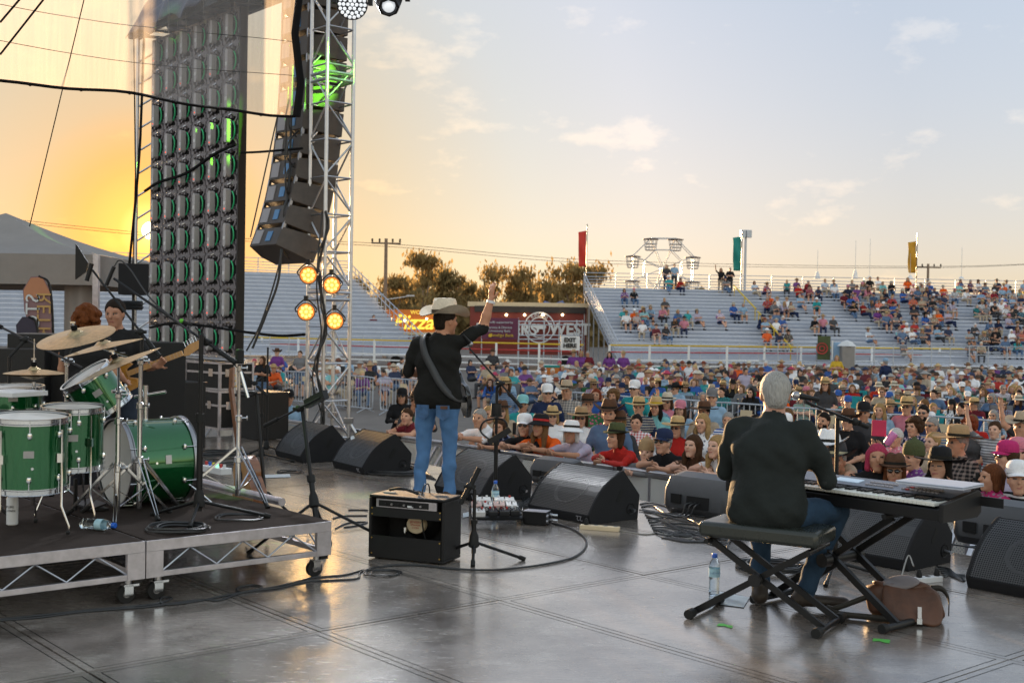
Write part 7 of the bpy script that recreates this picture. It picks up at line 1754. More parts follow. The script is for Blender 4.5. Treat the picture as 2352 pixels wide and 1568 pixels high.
def electric(name, parent_loc, rz, M_, lab, body_mt, neck_mt, strap_pts=None, strap_n=None, scale=1):
    r = empty(name, parent_loc, rz, lab, 'guitar')
    def W(p): return M_ @ Vector(p)
    out_ = [(-.20, -.10), (-.21, .02), (-.17, .12), (-.08, .155), (.0, .125), (.05, .12), (.12, .145), (.20, .13), (.235, .07), (.17, .05), (.165, -.02), (.235, -.06), (.20, -.13), (.12, -.14), (.04, -.115), (-.04, -.13), (-.12, -.155)]
    out_ = [tuple(p) for p in out_]
    ex, ey, ez = M_.to_3x3() @ V(1, 0, 0), M_.to_3x3() @ V(0, 1, 0), M_.to_3x3() @ V(0, 0, 1)
    b = MB(); b.prism(out_, W((0, 0, 0)), ex, ey, ez, .045); b.build('body', body_mt, r, smooth=30, bevel=.008)
    b = MB(); b.bar(W((.16, .01, .028)), W((.66, .01, .034)), .046, .022, up=ez); b.build('neck', neck_mt, r)
    b = MB(); b.prism([(.66, -.02), (.68, .035), (.74, .06), (.84, .065), (.86, .03), (.80, -.005), (.70, -.03)], W((0, .0, .03)), ex, ey, ez, .014); b.build('headstock', neck_mt, r, smooth=0)
    for k in range(6):
        b = MB(); q = W((.70 + k * .026, .05 + k * .004, .03)); b.cyl(q, q + ey * .035, .005, n=6); b.ball(q + ey * .038, .008, n=6); b.build('tuning_peg', 'chrome', r)
    for k in range(10):
        b = MB(); x = .24 + .42 * (1 - .88 ** k) / (1 - .88 ** 10); b.bar(W((x, -.012, .0465)), W((x, .032, .0465)), .002, .002, up=ez); b.build('fret', 'steel', r)
    b = MB(); b.bar(W((-.05, -.05, .026)), W((.12, -.05, .026)), .12, .004, up=ez); b.build('pickguard', 'black_plastic', r)
    for x in (-.08, .04, .12):
        b = MB(); b.bar(W((x, -.03, .029)), W((x, .04, .029)), .022, .012, up=ez); b.build('pickup', 'chrome', r)
    return r
Mg = Matrix.Translation(V(.165, .20, .95)) @ Matrix.Rotation(R(128), 4, 'Z') @ Matrix.Rotation(R(-34), 4, 'Y') @ Matrix.Rotation(R(80), 4, 'X')
g1 = electric('electric_guitar', sp, R(-14), Mg, "black electric guitar slung in front of the singer", 'guitar_black', 'brown_wood')
ribbon([(-.10, .10, 1.43), (-.125, .02, 1.475), (-.115, -.09, 1.42), (-.07, -.148, 1.30), (.0, -.162, 1.18), (.08, -.165, 1.05), (.15, -.12, .96), (.205, -.02, .92), (.24, .16, .92)], .062, None, 'shoulder_strap', 'strap_grey', g1)
# wrist band
b = MB(); b.lathe([(.034, -.012), (.036, -.01), (.036, .01), (.034, .012)], (.402, .192, 1.755 - .03), (.2, .15, 1), 16, cap=False); b.build('wrist_band', 'white_plastic', singer)
mat('denim_pocket', (.05, .115, .235), .85, var=.3, scale=20, bump=.4)
for q in (-1, 1):
    b = MB(); b.prism([(-.055, .06), (.055, .06), (.055, -.03), (0, -.07), (-.055, -.03)], (q * .088, -.132, .795), (1, q * .12, 0), (0, -.06, 1), (0, 1, 0), .012); b.build('back_pocket', 'denim_pocket', singer, smooth=0)
b = MB(); b.box((.10, -.139, .838), (.06, .012, .026)); b.build('leather_patch', 'bag_brown', singer)
# keyboard player
JK = J_(pelvis=(0, -.03, .60), chest=(0, .0, .90), neck=(0, .06, 1.095), head=(-.01, .11, 1.21), hf=(-.38, .92, -.06), sL=(-.205, .02, 1.035), sR=(.205, .02, 1.035), eR=(.285, .11, .765), wR=(.20, .36, .735), eL=(-.28, .09, .775), wL=(-.2, .38, .75),
        hL=(-.11, .02, .575), hR=(.11, .02, .575), kL=(-.16, .40, .575), aL=(-.14, .31, .11), tL=(-.19, .48, .045), kR=(.285, .36, .575), aR=(.115, .335, .11), tR=(.30, .44, .045), untuck=1)
kp = V(BNC.x + .01, BNC.y + .02, 0)
pl = person('person', figure(JK, wr=.008, bulk=1.17).mesh('keyboard_player', .0075, FM), JK, kp, R(-30), 'grey haired man in dark shirt and jeans seated at the stage piano', (.44, .23, .155), (.022, .026, .025), (.028, .055, .095), 1.0, 'short', (.36, .35, .33), sleeve='long', shoes=(.035, .026, .02))
# curly haired musician and the guitarist
JC = J_(head=(0, .03, 1.54), hf=(.35, .93, 0), eL=(-.25, .05, 1.14), wL=(-.16, .27, 1.12), eR=(.26, .02, 1.12), wR=(.20, .25, 1.05))
cpos = D(198, 900, 10.0); cpos.z = 0
person('person', figure(JC, wr=.003, fem=1).mesh('curly', .010, FM), JC, cpos, R(-12), 'person with big curly auburn hair seen from behind among the cymbals', (.42, .22, .14), BLACK, (.02, .02, .025), 1.0, 'curly', (.14, .042, .012), sleeve='none')
for ch in bpy.data.objects[:]:
    pass
JG = J_(head=(0, .05, 1.575), hf=(.18, .97, -.12), eL=(-.28, .06, 1.13), wL=(-.40, .30, 1.14), hdL=(-.5, .5, .5), curlL=1.2, eR=(.29, -.02, 1.13), wR=(.12, .24, 1.03), hdR=(-.8, .3, -.2), curlR=.9)
gp = D(264, 900, 10.7); gp.z = 0
gt = person('person', figure(JG, wr=.004, bulk=1.06).mesh('guitarist', .010, FM), JG, gp, R(180 + 8), 'smiling dark haired guitarist in a black printed t-shirt', (.40, .20, .125), BLACK, (.03, .04, .06), 1.02, 'short', (.02, .013, .009), beard=False, sleeve='short')
for k, (tx, z, sz) in enumerate((('WEST', 1.24, .085), ('BIG', 1.30, .05), ('YINGA', 1.18, .04), ('FEST', 1.14, .04))):
    MW = Matrix.Translation(gp) @ Matrix.Rotation(R(188), 4, 'Z'); text(tx, sz, 'array_patch', MW @ V(0, .158, z), MW.to_3x3() @ V(-1, 0, 0), (0, 0, 1), gt, 'shirt_print', .001)
Mt = Matrix.Translation(V(-.0, .22, 1.02)) @ Matrix.Rotation(R(180), 4, 'Z') @ Matrix.Rotation(R(-22), 4, 'Y') @ Matrix.Rotation(R(90), 4, 'X')
electric('electric_guitar', gp, R(188), Mt, 'amber electric guitar with maple neck held by the guitarist', 'amber_body', 'maple')
TPL = {}
def template(key, J, h=.0125, fem=0, **kw): TPL[key] = (figure(J, fem=fem, **kw).mesh('figure_' + key, h, FM), J)
POSE = dict(
    lean=J_(pelvis=(0, -.12, .92), chest=(0, .08, 1.19), neck=(0, .16, 1.365), head=(0, .225, 1.475), hf=(0, 1, .12), sL=(-.18, .12, 1.31), sR=(.18, .12, 1.31), eL=(-.27, .33, 1.245), wL=(-.06, .47, 1.255), eR=(.27, .33, 1.245), wR=(.07, .49, 1.27), hL=(-.095, -.12, .90), hR=(.095, -.12, .90), kL=(-.11, -.02, .50), kR=(.11, -.05, .50), hdL=(1, .25, -.1), hdR=(-1, .2, -.1)),
    stand=J_(hf=(0, 1, .04), eL=(-.25, .0, 1.12), eR=(.25, .0, 1.12), wL=(-.08, .22, 1.02), wR=(.07, .23, 1.05)),
    arms=J_(hf=(.25, .97, .05), eL=(-.26, .06, 1.13), eR=(.25, .08, 1.15), wL=(.04, .23, 1.15), wR=(-.06, .24, 1.18)),
    phone=J_(hf=(0, 1, .05), eL=(-.24, .20, 1.22), eR=(.24, .20, 1.22), wL=(-.06, .36, 1.43), wR=(.07, .36, 1.44), hdL=(.2, .2, 1), hdR=(-.2, .2, 1)),
    wave=J_(hf=(-.1, 1, .08), eR=(.31, .10, 1.52), wR=(.34, .14, 1.77), hdR=(0, .1, 1), hnR=(0, 1, 0), eL=(-.25, .0, 1.12), wL=(-.08, .22, 1.02)),
    sit=J_(pelvis=(0, 0, .47), chest=(0, -.02, .79), neck=(0, 0, .98), head=(0, .04, 1.10), sL=(-.18, -.01, .93), sR=(.18, -.01, .93), eL=(-.25, .06, .70), eR=(.25, .06, .70), wL=(-.12, .28, .63), wR=(.12, .28, .63), hL=(-.09, .02, .46), hR=(.09, .02, .46), kL=(-.14, .45, .48), kR=(.14, .45, .48), aL=(-.13, .47, .10), aR=(.13, .47, .10), tL=(-.15, .62, .04), tR=(.15, .62, .04)),
    sitf=J_(pelvis=(0, 0, .47), chest=(0, .13, .77), neck=(0, .23, .93), head=(.02, .30, 1.04), hf=(-.15, 1, .05), sL=(-.18, .19, .88), sR=(.18, .19, .88), eL=(-.21, .38, .60), eR=(.21, .38, .60), wL=(-.04, .52, .66), wR=(.05, .53, .66), hL=(-.09, .02, .46), hR=(.09, .02, .46), kL=(-.15, .45, .48), kR=(.15, .45, .48), aL=(-.13, .44, .10), aR=(.13, .44, .10), tL=(-.15, .58, .04), tR=(.15, .58, .04)),
    sitx=J_(pelvis=(0, 0, .47), chest=(.02, -.05, .79), neck=(.03, -.05, .98), head=(.05, -.02, 1.10), hf=(.35, .93, .0), sL=(-.16, -.05, .94), sR=(.20, -.05, .92), eL=(-.25, .04, .70), eR=(.26, .05, .72), wL=(.05, .22, .72), wR=(-.04, .22, .76), hL=(-.09, .02, .46), hR=(.09, .02, .46), kL=(-.10, .46, .50), kR=(.10, .45, .52), aL=(-.10, .52, .10), aR=(-.04, .60, .22), tL=(-.12, .67, .04), tR=(-.02, .74, .18)))
POSE['lean'].update(hf=(-.50, .85, .10)); POSE['leanb'] = dict(POSE['lean'], hf=(-.12, .98, .12), eL=(-.25, .30, 1.22), wL=(-.16, .50, 1.26), eR=(.26, .30, 1.24), wR=(-.02, .44, 1.30), chest=(.02, .06, 1.20), head=(.02, .20, 1.49))
for k in ('lean', 'leanb', 'stand', 'arms', 'phone', 'wave'):
    template(k + '_m', POSE[k]); template(k + '_f', POSE[k], fem=1)
for k in ('sit', 'sitf', 'sitx'):
    template(k + '_m', POSE[k], .016); template(k + '_f', POSE[k], .016, fem=1)
STG = V(-.3, 9.5, 0)
CN = dict(white=(.78, .78, .80), black=(.016, .016, .018), navy=(.02, .03, .075), grey=(.17, .17, .18), orange=(.72, .11, .015), red=(.42, .025, .02), pink=(.55, .20, .26), lavender=(.40, .36, .46), teal=(.03, .30, .32), aqua=(.22, .50, .52), blue=(.04, .11, .36),
          denim=(.10, .16, .27), beige=(.42, .34, .25), brown=(.10, .05, .03), olive=(.07, .08, .035), purple=(.16, .05, .22), maroon=(.14, .02, .03), yellow=(.55, .36, .04), cream=(.56, .50, .40), green=(.04, .14, .06), straw=(.50, .35, .17), tan=(.36, .24, .13), charcoal=(.05, .05, .055), lightblue=(.25, .38, .52), magenta=(.45, .03, .14), darkgrey=(.08, .08, .085))
HC = dict(brown=(.06, .03, .015), dark=(.015, .011, .009), blonde=(.36, .23, .10), grey=(.30, .29, .28), white=(.55, .54, .53), red=(.20, .04, .015), auburn=(.13, .045, .018), pinkred=(.40, .04, .09), lightbrown=(.17, .09, .04))
rc = random.Random(11)
placed = []
def audience(px, py, pose, fem, label, shirt, hat=None, hatc='tan', hair=None, hairc=None, shades=False, sleeve='short', pat=0, c2=(.6, .6, .6), pants=None, sc=None, turn=None, group=None, band=(.02, .018, .015), beard=False, shorts=False, zoff=0, loc=None):
    if pose == 'lean' and rc.random() < .35: lb = 'leanb'
    else: lb = pose
    me, J = TPL[lb + ('_f' if fem else '_m')]
    sc = sc or rc.uniform(.95, 1.04) * (.97 if fem else 1.03)
    hx, hy, hz = J['head']
    if loc is None:
        h = G(px, py, GROUND + hz * sc + zoff)
        if pose == 'lean':
            d = ray(px, py); h = CAM + d * ((UB + .17 - uv(CAM)[0]) / d.dot(EA)); sc = min(1.1, max(.78, (h.z - GROUND) / hz))
        d = STG - h; rz = math.atan2(-d.x, d.y) + (turn if turn is not None else rc.uniform(-.25, .25))
        if pose == 'lean': rz = math.atan2(-(-EA.x), -EA.y) + (turn or rc.uniform(-.12, .12))
        off = Matrix.Rotation(rz, 3, 'Z') @ V(hx, hy, 0) * sc; loc = V(h.x - off.x, h.y - off.y, GROUND + zoff)
        if pose == 'lean':
            pass
    else: rz = turn
    placed.append((loc.x, loc.y))
    return person('person', me, J, loc, rz, label, rc.choice(SKIN), CN[shirt] if isinstance(shirt, str) else shirt, pants or CN[rc.choice(['denim', 'navy', 'charcoal', 'beige'])], sc,
                  hair or ('long' if fem and rc.random() < .5 else 'bob' if fem else 'short'), HC[hairc] if hairc else HC[rc.choice(['brown', 'dark', 'blonde', 'grey', 'lightbrown'])], hat, CN[hatc] if isinstance(hatc, str) else hatc, band, shades, group, beard, 1.1, sleeve=sleeve, pat=pat, shirt2=c2, shorts=shorts)
W_ = (.75, .75, .75)
FRONT = [
 (663, 916, 'stand', 1, 'woman in a black cap and pale blue shirt beside the far cabinet', 'lightblue', 'cap', 'black', 'short', 'blonde', 0, 'long'),
 (923, 912, 'arms', 1, 'woman in black cap and sunglasses with white sleeves behind the singer', 'black', 'cap', 'black', 'bob', 'brown', 1, 'long'),
 (934, 958, 'lean', 1, 'short haired woman leaning on the barricade left of the singer holding a green phone', 'maroon', None, 0, 'short', 'brown', 0, 'none'),
 (958, 925, 'phone', 0, 'person holding up a phone just left of the singer', 'charcoal', 'fedora', 'brown', 'short', 'brown', 0, 'short'),
 (1101, 962, 'lean', 0, 'short haired man in white t-shirt leaning on the barricade right of the singer', 'white', None, 0, 'short', 'grey', 0, 'short'),
 (1147, 984, 'lean', 1, 'dark haired woman in navy floral top leaning on the barricade', 'navy', None, 0, 'bob', 'brown', 0, 'short', 3, (.3, .3, .4)),
 (1124, 952, 'stand', 1, 'blonde woman peering between two people beside the vocal stand', 'beige', None, 0, 'bob', 'blonde', 0, 'none'),
 (1159, 886, 'stand', 0, 'tall long haired man in wide straw hat and striped blue shirt behind the vocal stand', 'denim', 'wide', 'straw', 'long', 'brown', 0, 'long', 1, (.2, .26, .36)),
 (1153, 945, 'stand', 1, 'woman in brown hat and sunglasses behind the dark haired woman', 'beige', 'fedora', 'brown', 'long', 'blonde', 1, 'none'),
 (1201, 930, 'stand', 0, 'person in turquoise cap and turquoise shirt looking down', 'teal', 'cap', 'aqua', 'short', 'brown', 0, 'long'),
 (1204, 980, 'lean', 1, 'woman in white cap and black top holding a phone at the barricade', 'black', 'cap', 'white', 'bob', 'grey', 1, 'short'),
 (1240, 980, 'lean', 0, 'long haired person in bright orange t-shirt and red banded black hat at the barricade', 'orange', 'bucket', 'black', 'long', 'lightbrown', 0, 'short'),
 (1247, 932, 'stand', 1, 'laughing woman in a beige cowboy hat behind the orange t-shirt', 'grey', 'cowboy', 'beige', 'bob', 'dark', 0, 'short'),
 (1291, 925, 'stand', 1, 'young woman in black cap and black t-shirt in the second row', 'black', 'cap', 'black', 'long', 'brown', 0, 'short'),
 (1269, 958, 'stand', 1, 'woman in banded straw fedora, sunglasses and white top', 'white', 'fedora', 'straw', 'bob', 'blonde', 1, 'short'),
 (1335, 962, 'stand', 1, 'woman in a broad beige hat and mirror sunglasses with white top', 'white', 'wide', 'tan', 'bob', 'brown', 1, 'short'),
 (1311, 995, 'lean', 1, 'older woman in white floppy hat and pale lavender shirt leaning on the barricade', 'lavender', 'bucket', 'white', 'bob', 'white', 0, 'short'),
 (1350, 930, 'stand', 0, 'man in brown felt hat and colourful patterned shirt', 'green', 'wide', 'brown', 'short', 'grey', 0, 'short', 3, (.5, .1, .2)),
 (1257, 905, 'stand', 0, 'man in dark cap and sunglasses behind the beige cowboy hat', 'navy', 'cap', 'white', 'short', 'dark', 1, 'short'),
 (1301, 900, 'stand', 0, 'man in beige hat and plaid shirt in the third row', 'grey', 'cowboy', 'beige', 'short', 'grey', 0, 'long', 2, (.5, .45, .4)),
 (1399, 952, 'stand', 0, 'man in worn leather hat and denim shirt behind the green hat', 'denim', 'cowboy', 'brown', 'short', 'dark', 0, 'short'),
 (1413, 1006, 'lean', 1, 'older woman in green hat and crimson top leaning on the barricade', 'red', 'fedora', 'olive', 'bob', 'brown', 0, 'long'),
 (1420, 974, 'stand', 1, 'fair woman in a brown fedora close behind the green hat', 'charcoal', 'wide', 'brown', 'bob', 'blonde', 0, 'short'),
 (1467, 937, 'stand', 0, 'bearded man under a huge straw hat in a striped polo', 'navy', 'wide', 'straw', 'short', 'red', 0, 'short', 1, (.36, .33, .28)),
 (1461, 972, 'stand', 1, 'dark haired woman in white and red plaid shirt with sunglasses on her head', 'white', None, 0, 'bun', 'dark', 0, 'short', 2, (.5, .05, .06)),
 (1408, 910, 'stand', 1, 'woman with frizzy fair hair and bare shoulders in the third row', 'navy', None, 0, 'curly', 'lightbrown', 0, 'none'),
 (1369, 908, 'stand', 1, 'red haired woman with straight fringe behind the brown hats', 'blue', None, 0, 'bob', 'red', 0, 'short'),
 (1506, 937, 'stand', 1, 'woman in straw hat with yellow band and aqua shirt facing away', 'aqua', 'fedora', 'straw', 'long', 'dark', 0, 'long', 0, W_, (.5, .35, .02)),
 (1532, 925, 'stand', 1, 'woman in pale fedora and dark sunglasses in the second row', 'pink', 'fedora', 'cream', 'bob', 'brown', 1, 'none'),
 (1562, 942, 'wave', 1, 'laughing woman in a pink cap and pale blue lace top', 'lightblue', 'cap', 'pink', 'long', 'brown', 0, 'long'),
 (1523, 1018, 'lean', 1, 'smiling woman in navy cap, sunglasses and black singlet leaning on the barricade', 'black', 'cap', 'navy', 'short', 'grey', 1, 'none'),
 (1555, 985, 'stand', 1, 'woman in a frayed straw hat with chin cord and glasses', 'red', 'wide', 'straw', 'bob', 'grey', 1, 'short'),
 (1591, 1025, 'lean', 1, 'young woman with long wavy brown hair and brown top at the barricade', 'brown', None, 0, 'long', 'brown', 0, 'none'),
 (1613, 972, 'stand', 1, 'fair haired woman with fringe in white floral top', 'white', None, 0, 'long', 'blonde', 0, 'none', 3, (.2, .2, .25)),
 (1645, 1027, 'lean', 1, 'young blonde woman leaning beside the dark shirted player', 'white', None, 0, 'long', 'blonde', 0, 'none'),
 (1616, 948, 'stand', 0, 'man in a floppy dark hat left of the seated player', 'beige', 'wide', 'brown', 'short', 'dark', 0, 'short'),
 (1635, 915, 'stand', 0, 'tall man in cap with green sunglasses on it and light blue shirt', 'lightblue', 'cap', 'grey', 'short', 'brown', 0, 'short'),
 (1484, 1040, 'lean', 0, 'child in a beige knitted beanie low behind the barricade', 'grey', 'beanie', 'tan', 'short', 'brown', 0, 'long'),
 (1457, 895, 'stand', 0, 'man in white and teal cap with sunglasses and teal shirt', 'teal', 'cap', 'white', 'short', 'dark', 1, 'short'),
 (1891, 968, 'stand', 0, 'bearded man in plain white t-shirt right of the seated player', 'white', None, 0, 'short', 'dark', 0, 'short', 0, W_, (0, 0, 0), 1),
 (1947, 968, 'stand', 0, 'grinning man in dark brown hat and black polo shirt', 'black', 'cowboy', 'brown', 'short', 'dark', 0, 'short'),
 (1901, 1034, 'lean', 1, 'person in white perforated cowboy hat and sunglasses at the barricade', 'beige', 'cowboy', 'white', 'long', 'blonde', 1, 'none'),
 (1921, 1060, 'lean', 0, 'man in dark hat covered with badges and grey t-shirt at the barricade', 'darkgrey', 'cowboy', 'charcoal', 'short', 'grey', 0, 'short', 0, W_, (.5, .45, .3)),
 (2020, 944, 'stand', 1, 'smiling fair woman in pale blue top in the third row', 'lightblue', None, 0, 'long', 'blonde', 0, 'none'),
 (1983, 950, 'stand', 0, 'man in black army style cap with yellow badge', 'charcoal', 'cap', 'black', 'short', 'grey', 0, 'short'),
 (2082, 936, 'stand', 0, 'man in wide straw hat and sunglasses with mauve shirt', 'pink', 'wide', 'straw', 'short', 'grey', 1, 'short'),
 (2119, 950, 'stand', 0, 'man with sunglasses and beard stubble in navy t-shirt', 'navy', None, 0, 'short', 'dark', 1, 'short', 0, W_, (0, 0, 0), 1),
 (2056, 1006, 'phone', 1, 'white haired woman in sunglasses raising a red phone case and pink cup', 'pink', None, 0, 'short', 'white', 1, 'none', 3, (.6, .5, .5)),
 (2099, 981, 'stand', 1, 'woman with curly brown hair and navy floral top', 'navy', None, 0, 'curly', 'brown', 0, 'short', 3, (.5, .4, .5)),
 (2141, 1016, 'stand', 1, 'smiling woman with glasses and fair ponytail', 'beige', None, 0, 'bun', 'blonde', 0, 'short'),
 (2015, 1053, 'lean', 1, 'pink haired woman in black singlet looking down', 'black', None, 0, 'bob', 'pinkred', 0, 'none'),
 (2055, 1085, 'lean', 1, 'woman in brown fedora and sunglasses behind the piano', 'teal', 'fedora', 'brown', 'bob', 'auburn', 1, 'short', 3, (.1, .2, .2)),
 (2096, 1052, 'stand', 1, 'woman with cropped hair and olive headband behind the piano', 'purple', 'beanie', 'olive', 'short', 'dark', 0, 'none', 3, (.3, .25, .3)),
 (2157, 1073, 'lean', 1, 'woman in broad black hat with grey scarf behind the laptop', 'grey', 'wide', 'black', 'long', 'dark', 0, 'short'),
 (2197, 1018, 'stand', 0, 'man in olive felt hat and dark plaid shirt bending his head', 'black', 'wide', 'tan', 'short', 'grey', 0, 'short', 2, (.25, .2, .18)),
 (2225, 978, 'stand', 1, 'laughing woman with red curly hair and grey t-shirt', 'darkgrey', None, 0, 'curly', 'red', 0, 'short'),
 (2284, 988, 'wave', 1, 'woman with raised hand and long grey patterned scarf', 'grey', None, 0, 'bun', 'brown', 0, 'short', 1, (.5, .5, .52)),
 (2336, 1042, 'stand', 0, 'man in pink and grey cap in profile at the right edge', 'charcoal', 'cap', 'pink', 'short', 'brown', 0, 'short'),
 (2338, 1103, 'lean', 1, 'woman in white cap and black striped top at the right edge of the barricade', 'black', 'cap', 'white', 'short', 'brown', 0, 'long', 1, W_),
 (2276, 1098, 'phone', 1, 'red haired woman with glasses filming with a phone near the right edge', 'magenta', None, 0, 'bob', 'auburn', 0, 'short', 3, (.3, .2, .25)),
 (2347, 982, 'stand', 0, 'moustached man in pale hat cut by the right edge', 'lightblue', 'cowboy', 'beige', 'short', 'grey', 0, 'short'),
 (2311, 1050, 'stand', 1, 'woman in hot pink cap and sunglasses near the right edge', 'lavender', 'cap', 'magenta', 'bob', 'brown', 1, 'short'),
]
for f in FRONT:
    px, py, pose, fem, lab, sh, hat, hatc, hair, hairc, shd, slv = f[:12]
    pat = f[12] if len(f) > 12 else 0; c2 = f[13] if len(f) > 13 else W_; band = f[14] if len(f) > 14 else (.02, .018, .015); brd = f[15] if len(f) > 15 else 0
    if 'red banded' in lab: band = (.45, .03, .03)
    if pose == 'lean' and 'child' in lab: pass
    audience(px, py, pose, fem, lab, sh, hat, hatc or 'tan', hair, hairc, shd, slv, pat, c2, band=band, beard=bool(brd), sc=.80 if 'child' in lab else None)
# things held by the front people
def hand_phone(px, py, d, mt, lab, w=.075, h=.15):
    p = D(px, py, d); b = MB(); b.box((0, 0, 0), (w, .009, h)); tag(b.build('phone', mt, loc=p, rz=R(-15), smooth=0, bevel=.004), lab, 'phone')
mat('phone_red', (.45, .02, .08), .4); mat('phone_green', (.05, .16, .12), .4); mat('cup_pink', (.55, .18, .42), .35)
hand_phone(2019, 983, 12.1, 'phone_red', 'red phone case held up over the crowd', .14, .16)
b = MB(); b.lathe([(.034, 0), (.040, .01), (.040, .13), (.036, .14)], (0, 0, 0), (.5, -.2, .8), 18); tag(b.build('stubby_cup', 'cup_pink', loc=D(2036, 1020, 12.05)), 'pink insulated drink cup raised by the white haired woman', 'cup')
hand_phone(949, 968, 16.9, 'phone_green', 'green phone case held at the barricade left of the singer')
hand_phone(1184, 984, 15.2, 'black_plastic', 'dark phone held by the woman in the white cap')
hand_phone(2251, 1105, 10.4, 'black_plastic', 'dark phone held near the right edge of the barricade')
# further standing rows: fill between them
HATW = [('fedora', 'straw'), ('wide', 'tan'), ('cowboy', 'beige'), ('cap', 'black'), ('cap', 'navy'), ('cap', 'white'), ('wide', 'straw'), ('bucket', 'cream'), ('fedora', 'brown'), ('cowboy', 'black'), ('wide', 'beige'), ('cap', 'pink'), ('cap', 'blue')]
SHW = ['white'] * 6 + ['navy'] * 3 + ['black'] * 3 + ['blue', 'blue', 'lightblue', 'lightblue', 'lightblue', 'grey', 'grey', 'charcoal', 'charcoal', 'denim', 'denim', 'beige', 'pink', 'lavender', 'red', 'maroon', 'aqua', 'teal', 'orange', 'purple']
def rand_look():
    fem = rc.random() < .5; hat = rc.choice(HATW) if rc.random() < .48 else (None, 'tan'); sh = rc.choice(SHW); pat = rc.choice([0, 0, 0, 0, 1, 2, 3])
    return fem, hat, sh, pat
NMH = dict(fedora='fedora', wide='sunhat', cowboy='stetson', cap='cap', bucket='bonnet', beanie='beanie')
def look_words(hat, sh, pat):
    return '%s %stop%s' % (sh.replace('lightblue', 'pale'), ('', 'striped ', 'plaid ', 'floral ')[pat], ' and %s %s' % (hat[1], NMH[hat[0]]) if hat[0] else '')
nst = 0
rows = {}
for row in range(6):
    for k in range(46):
        u = UB + 1.9 + row * .95 + rc.uniform(-.2, .2); v = -7.2 + k * .50 + rc.uniform(-.18, .18); p = S(u, v, 0)
        px = 1176 + p.x / p.y * FPX
        if px < 1085 or px > 2400: continue
        if any((p.x - a) ** 2 + (p.y - b_) ** 2 < .40 ** 2 for a, b_ in placed): continue
        q_ = p + V(0, 0, GROUND + 1.57 - CAMH); py = 784 - FPX * q_.dot(CU) / q_.dot(CF)
        if any(abs(px - f[0]) < 24 and -16 < py - f[1] < 60 for f in FRONT): continue
        if rc.random() < (.25 if row < 3 else .5): continue
        rows.setdefault(row, []).append((px, p))
for row in sorted(rows):
    for n_, (px, p) in enumerate(sorted(rows[row], key=lambda q: q[0])):
        fem, hat, sh, pat = rand_look(); d = STG - p
        audience(0, 0, rc.choice(['stand', 'stand', 'arms', 'stand', 'wave' if rc.random() < .3 else 'phone' if rc.random() < .4 else 'arms']), fem, 'person in %s, %s from left in standing row %s' % (look_words(hat, sh, pat), ORD[min(n_, 44)], ['two', 'three', 'four', 'five', 'six', 'seven'][row]),
                 sh, hat[0], hat[1], shades=rc.random() < .3, pat=pat, c2=CN[rc.choice(SHW)], loc=V(p.x, p.y, GROUND), turn=math.atan2(-d.x, d.y) + rc.uniform(-.3, .3), group='people standing before the stage', sc=rc.uniform(.93, 1.0) * (.95 if fem else 1.0), sleeve=rc.choice(['short', 'short', 'none', 'long'])); nst += 1
# seated audience on the field
def camp_chair():
    b = MB()
    for sx in (-1, 1):
        b.cyl((sx * .27, .22, 0), (sx * .25, -.22, .50), .011, n=6, m=1); b.cyl((sx * .27, -.25, 0), (sx * .26, .24, .52), .011, n=6, m=1); b.cyl((sx * .25, -.22, .40), (sx * .27, -.34, .98), .011, n=6, m=1)
        b.bar((sx * .28, -.28, .64), (sx * .28, .22, .60), .06, .012, m=0)
    b.grid(lambda a, c: V(-.25 + .5 * a, -.24 + .46 * c, .44 - .05 * math.sin(math.pi * a)), 6, 4, m=0); b.grid(lambda a, c: V(-.26 + .52 * a, -.25 - .09 * c - .04 * math.sin(math.pi * a), .42 + .56 * c), 6, 4, m=0)
    return b.mesh('camp_chair', ['f_tint', 'black_metal'], 60)
CHAIR = camp_chair()
seats = []
for row in range(24):
    u = UB + 14.0 + row * 1.45
    for k in range(-40, 60):
        v = k * .80 + rc.uniform(-.24, .24); uu = u + rc.uniform(-.45, .45); p = S(uu, v, 0); px = 1176 + p.x / p.y * FPX
        if p.y > 56.5 or p.y < 22 or px < 1080 or px > 2420: continue
        if rc.random() < .16: continue
        seats.append((row, px, p))
for row in range(9):
    for k in range(30):
        p = V(-10.5 + k * .8 + rc.uniform(-.2, .2), 38.5 + row * 1.7 + rc.uniform(-.3, .3), 0); px = 1176 + p.x / p.y * FPX
        if px > 1110 or px < 540 or rc.random() < .45: continue
        if any((p.x - q[2].x) ** 2 + (p.y - q[2].y) ** 2 < .6 for q in seats): continue
        seats.append((40 + row, px, p))
seats.sort(key=lambda q: q[2].y)
NIND = 85
def rown(r_): return ORD[r_] + ' field row' if r_ < 40 else ORD[r_ - 40] + ' far left row'
cnt = {}
ind = seats[:NIND]
byrow = {}
for q in ind: byrow.setdefault(q[0], []).append(q)
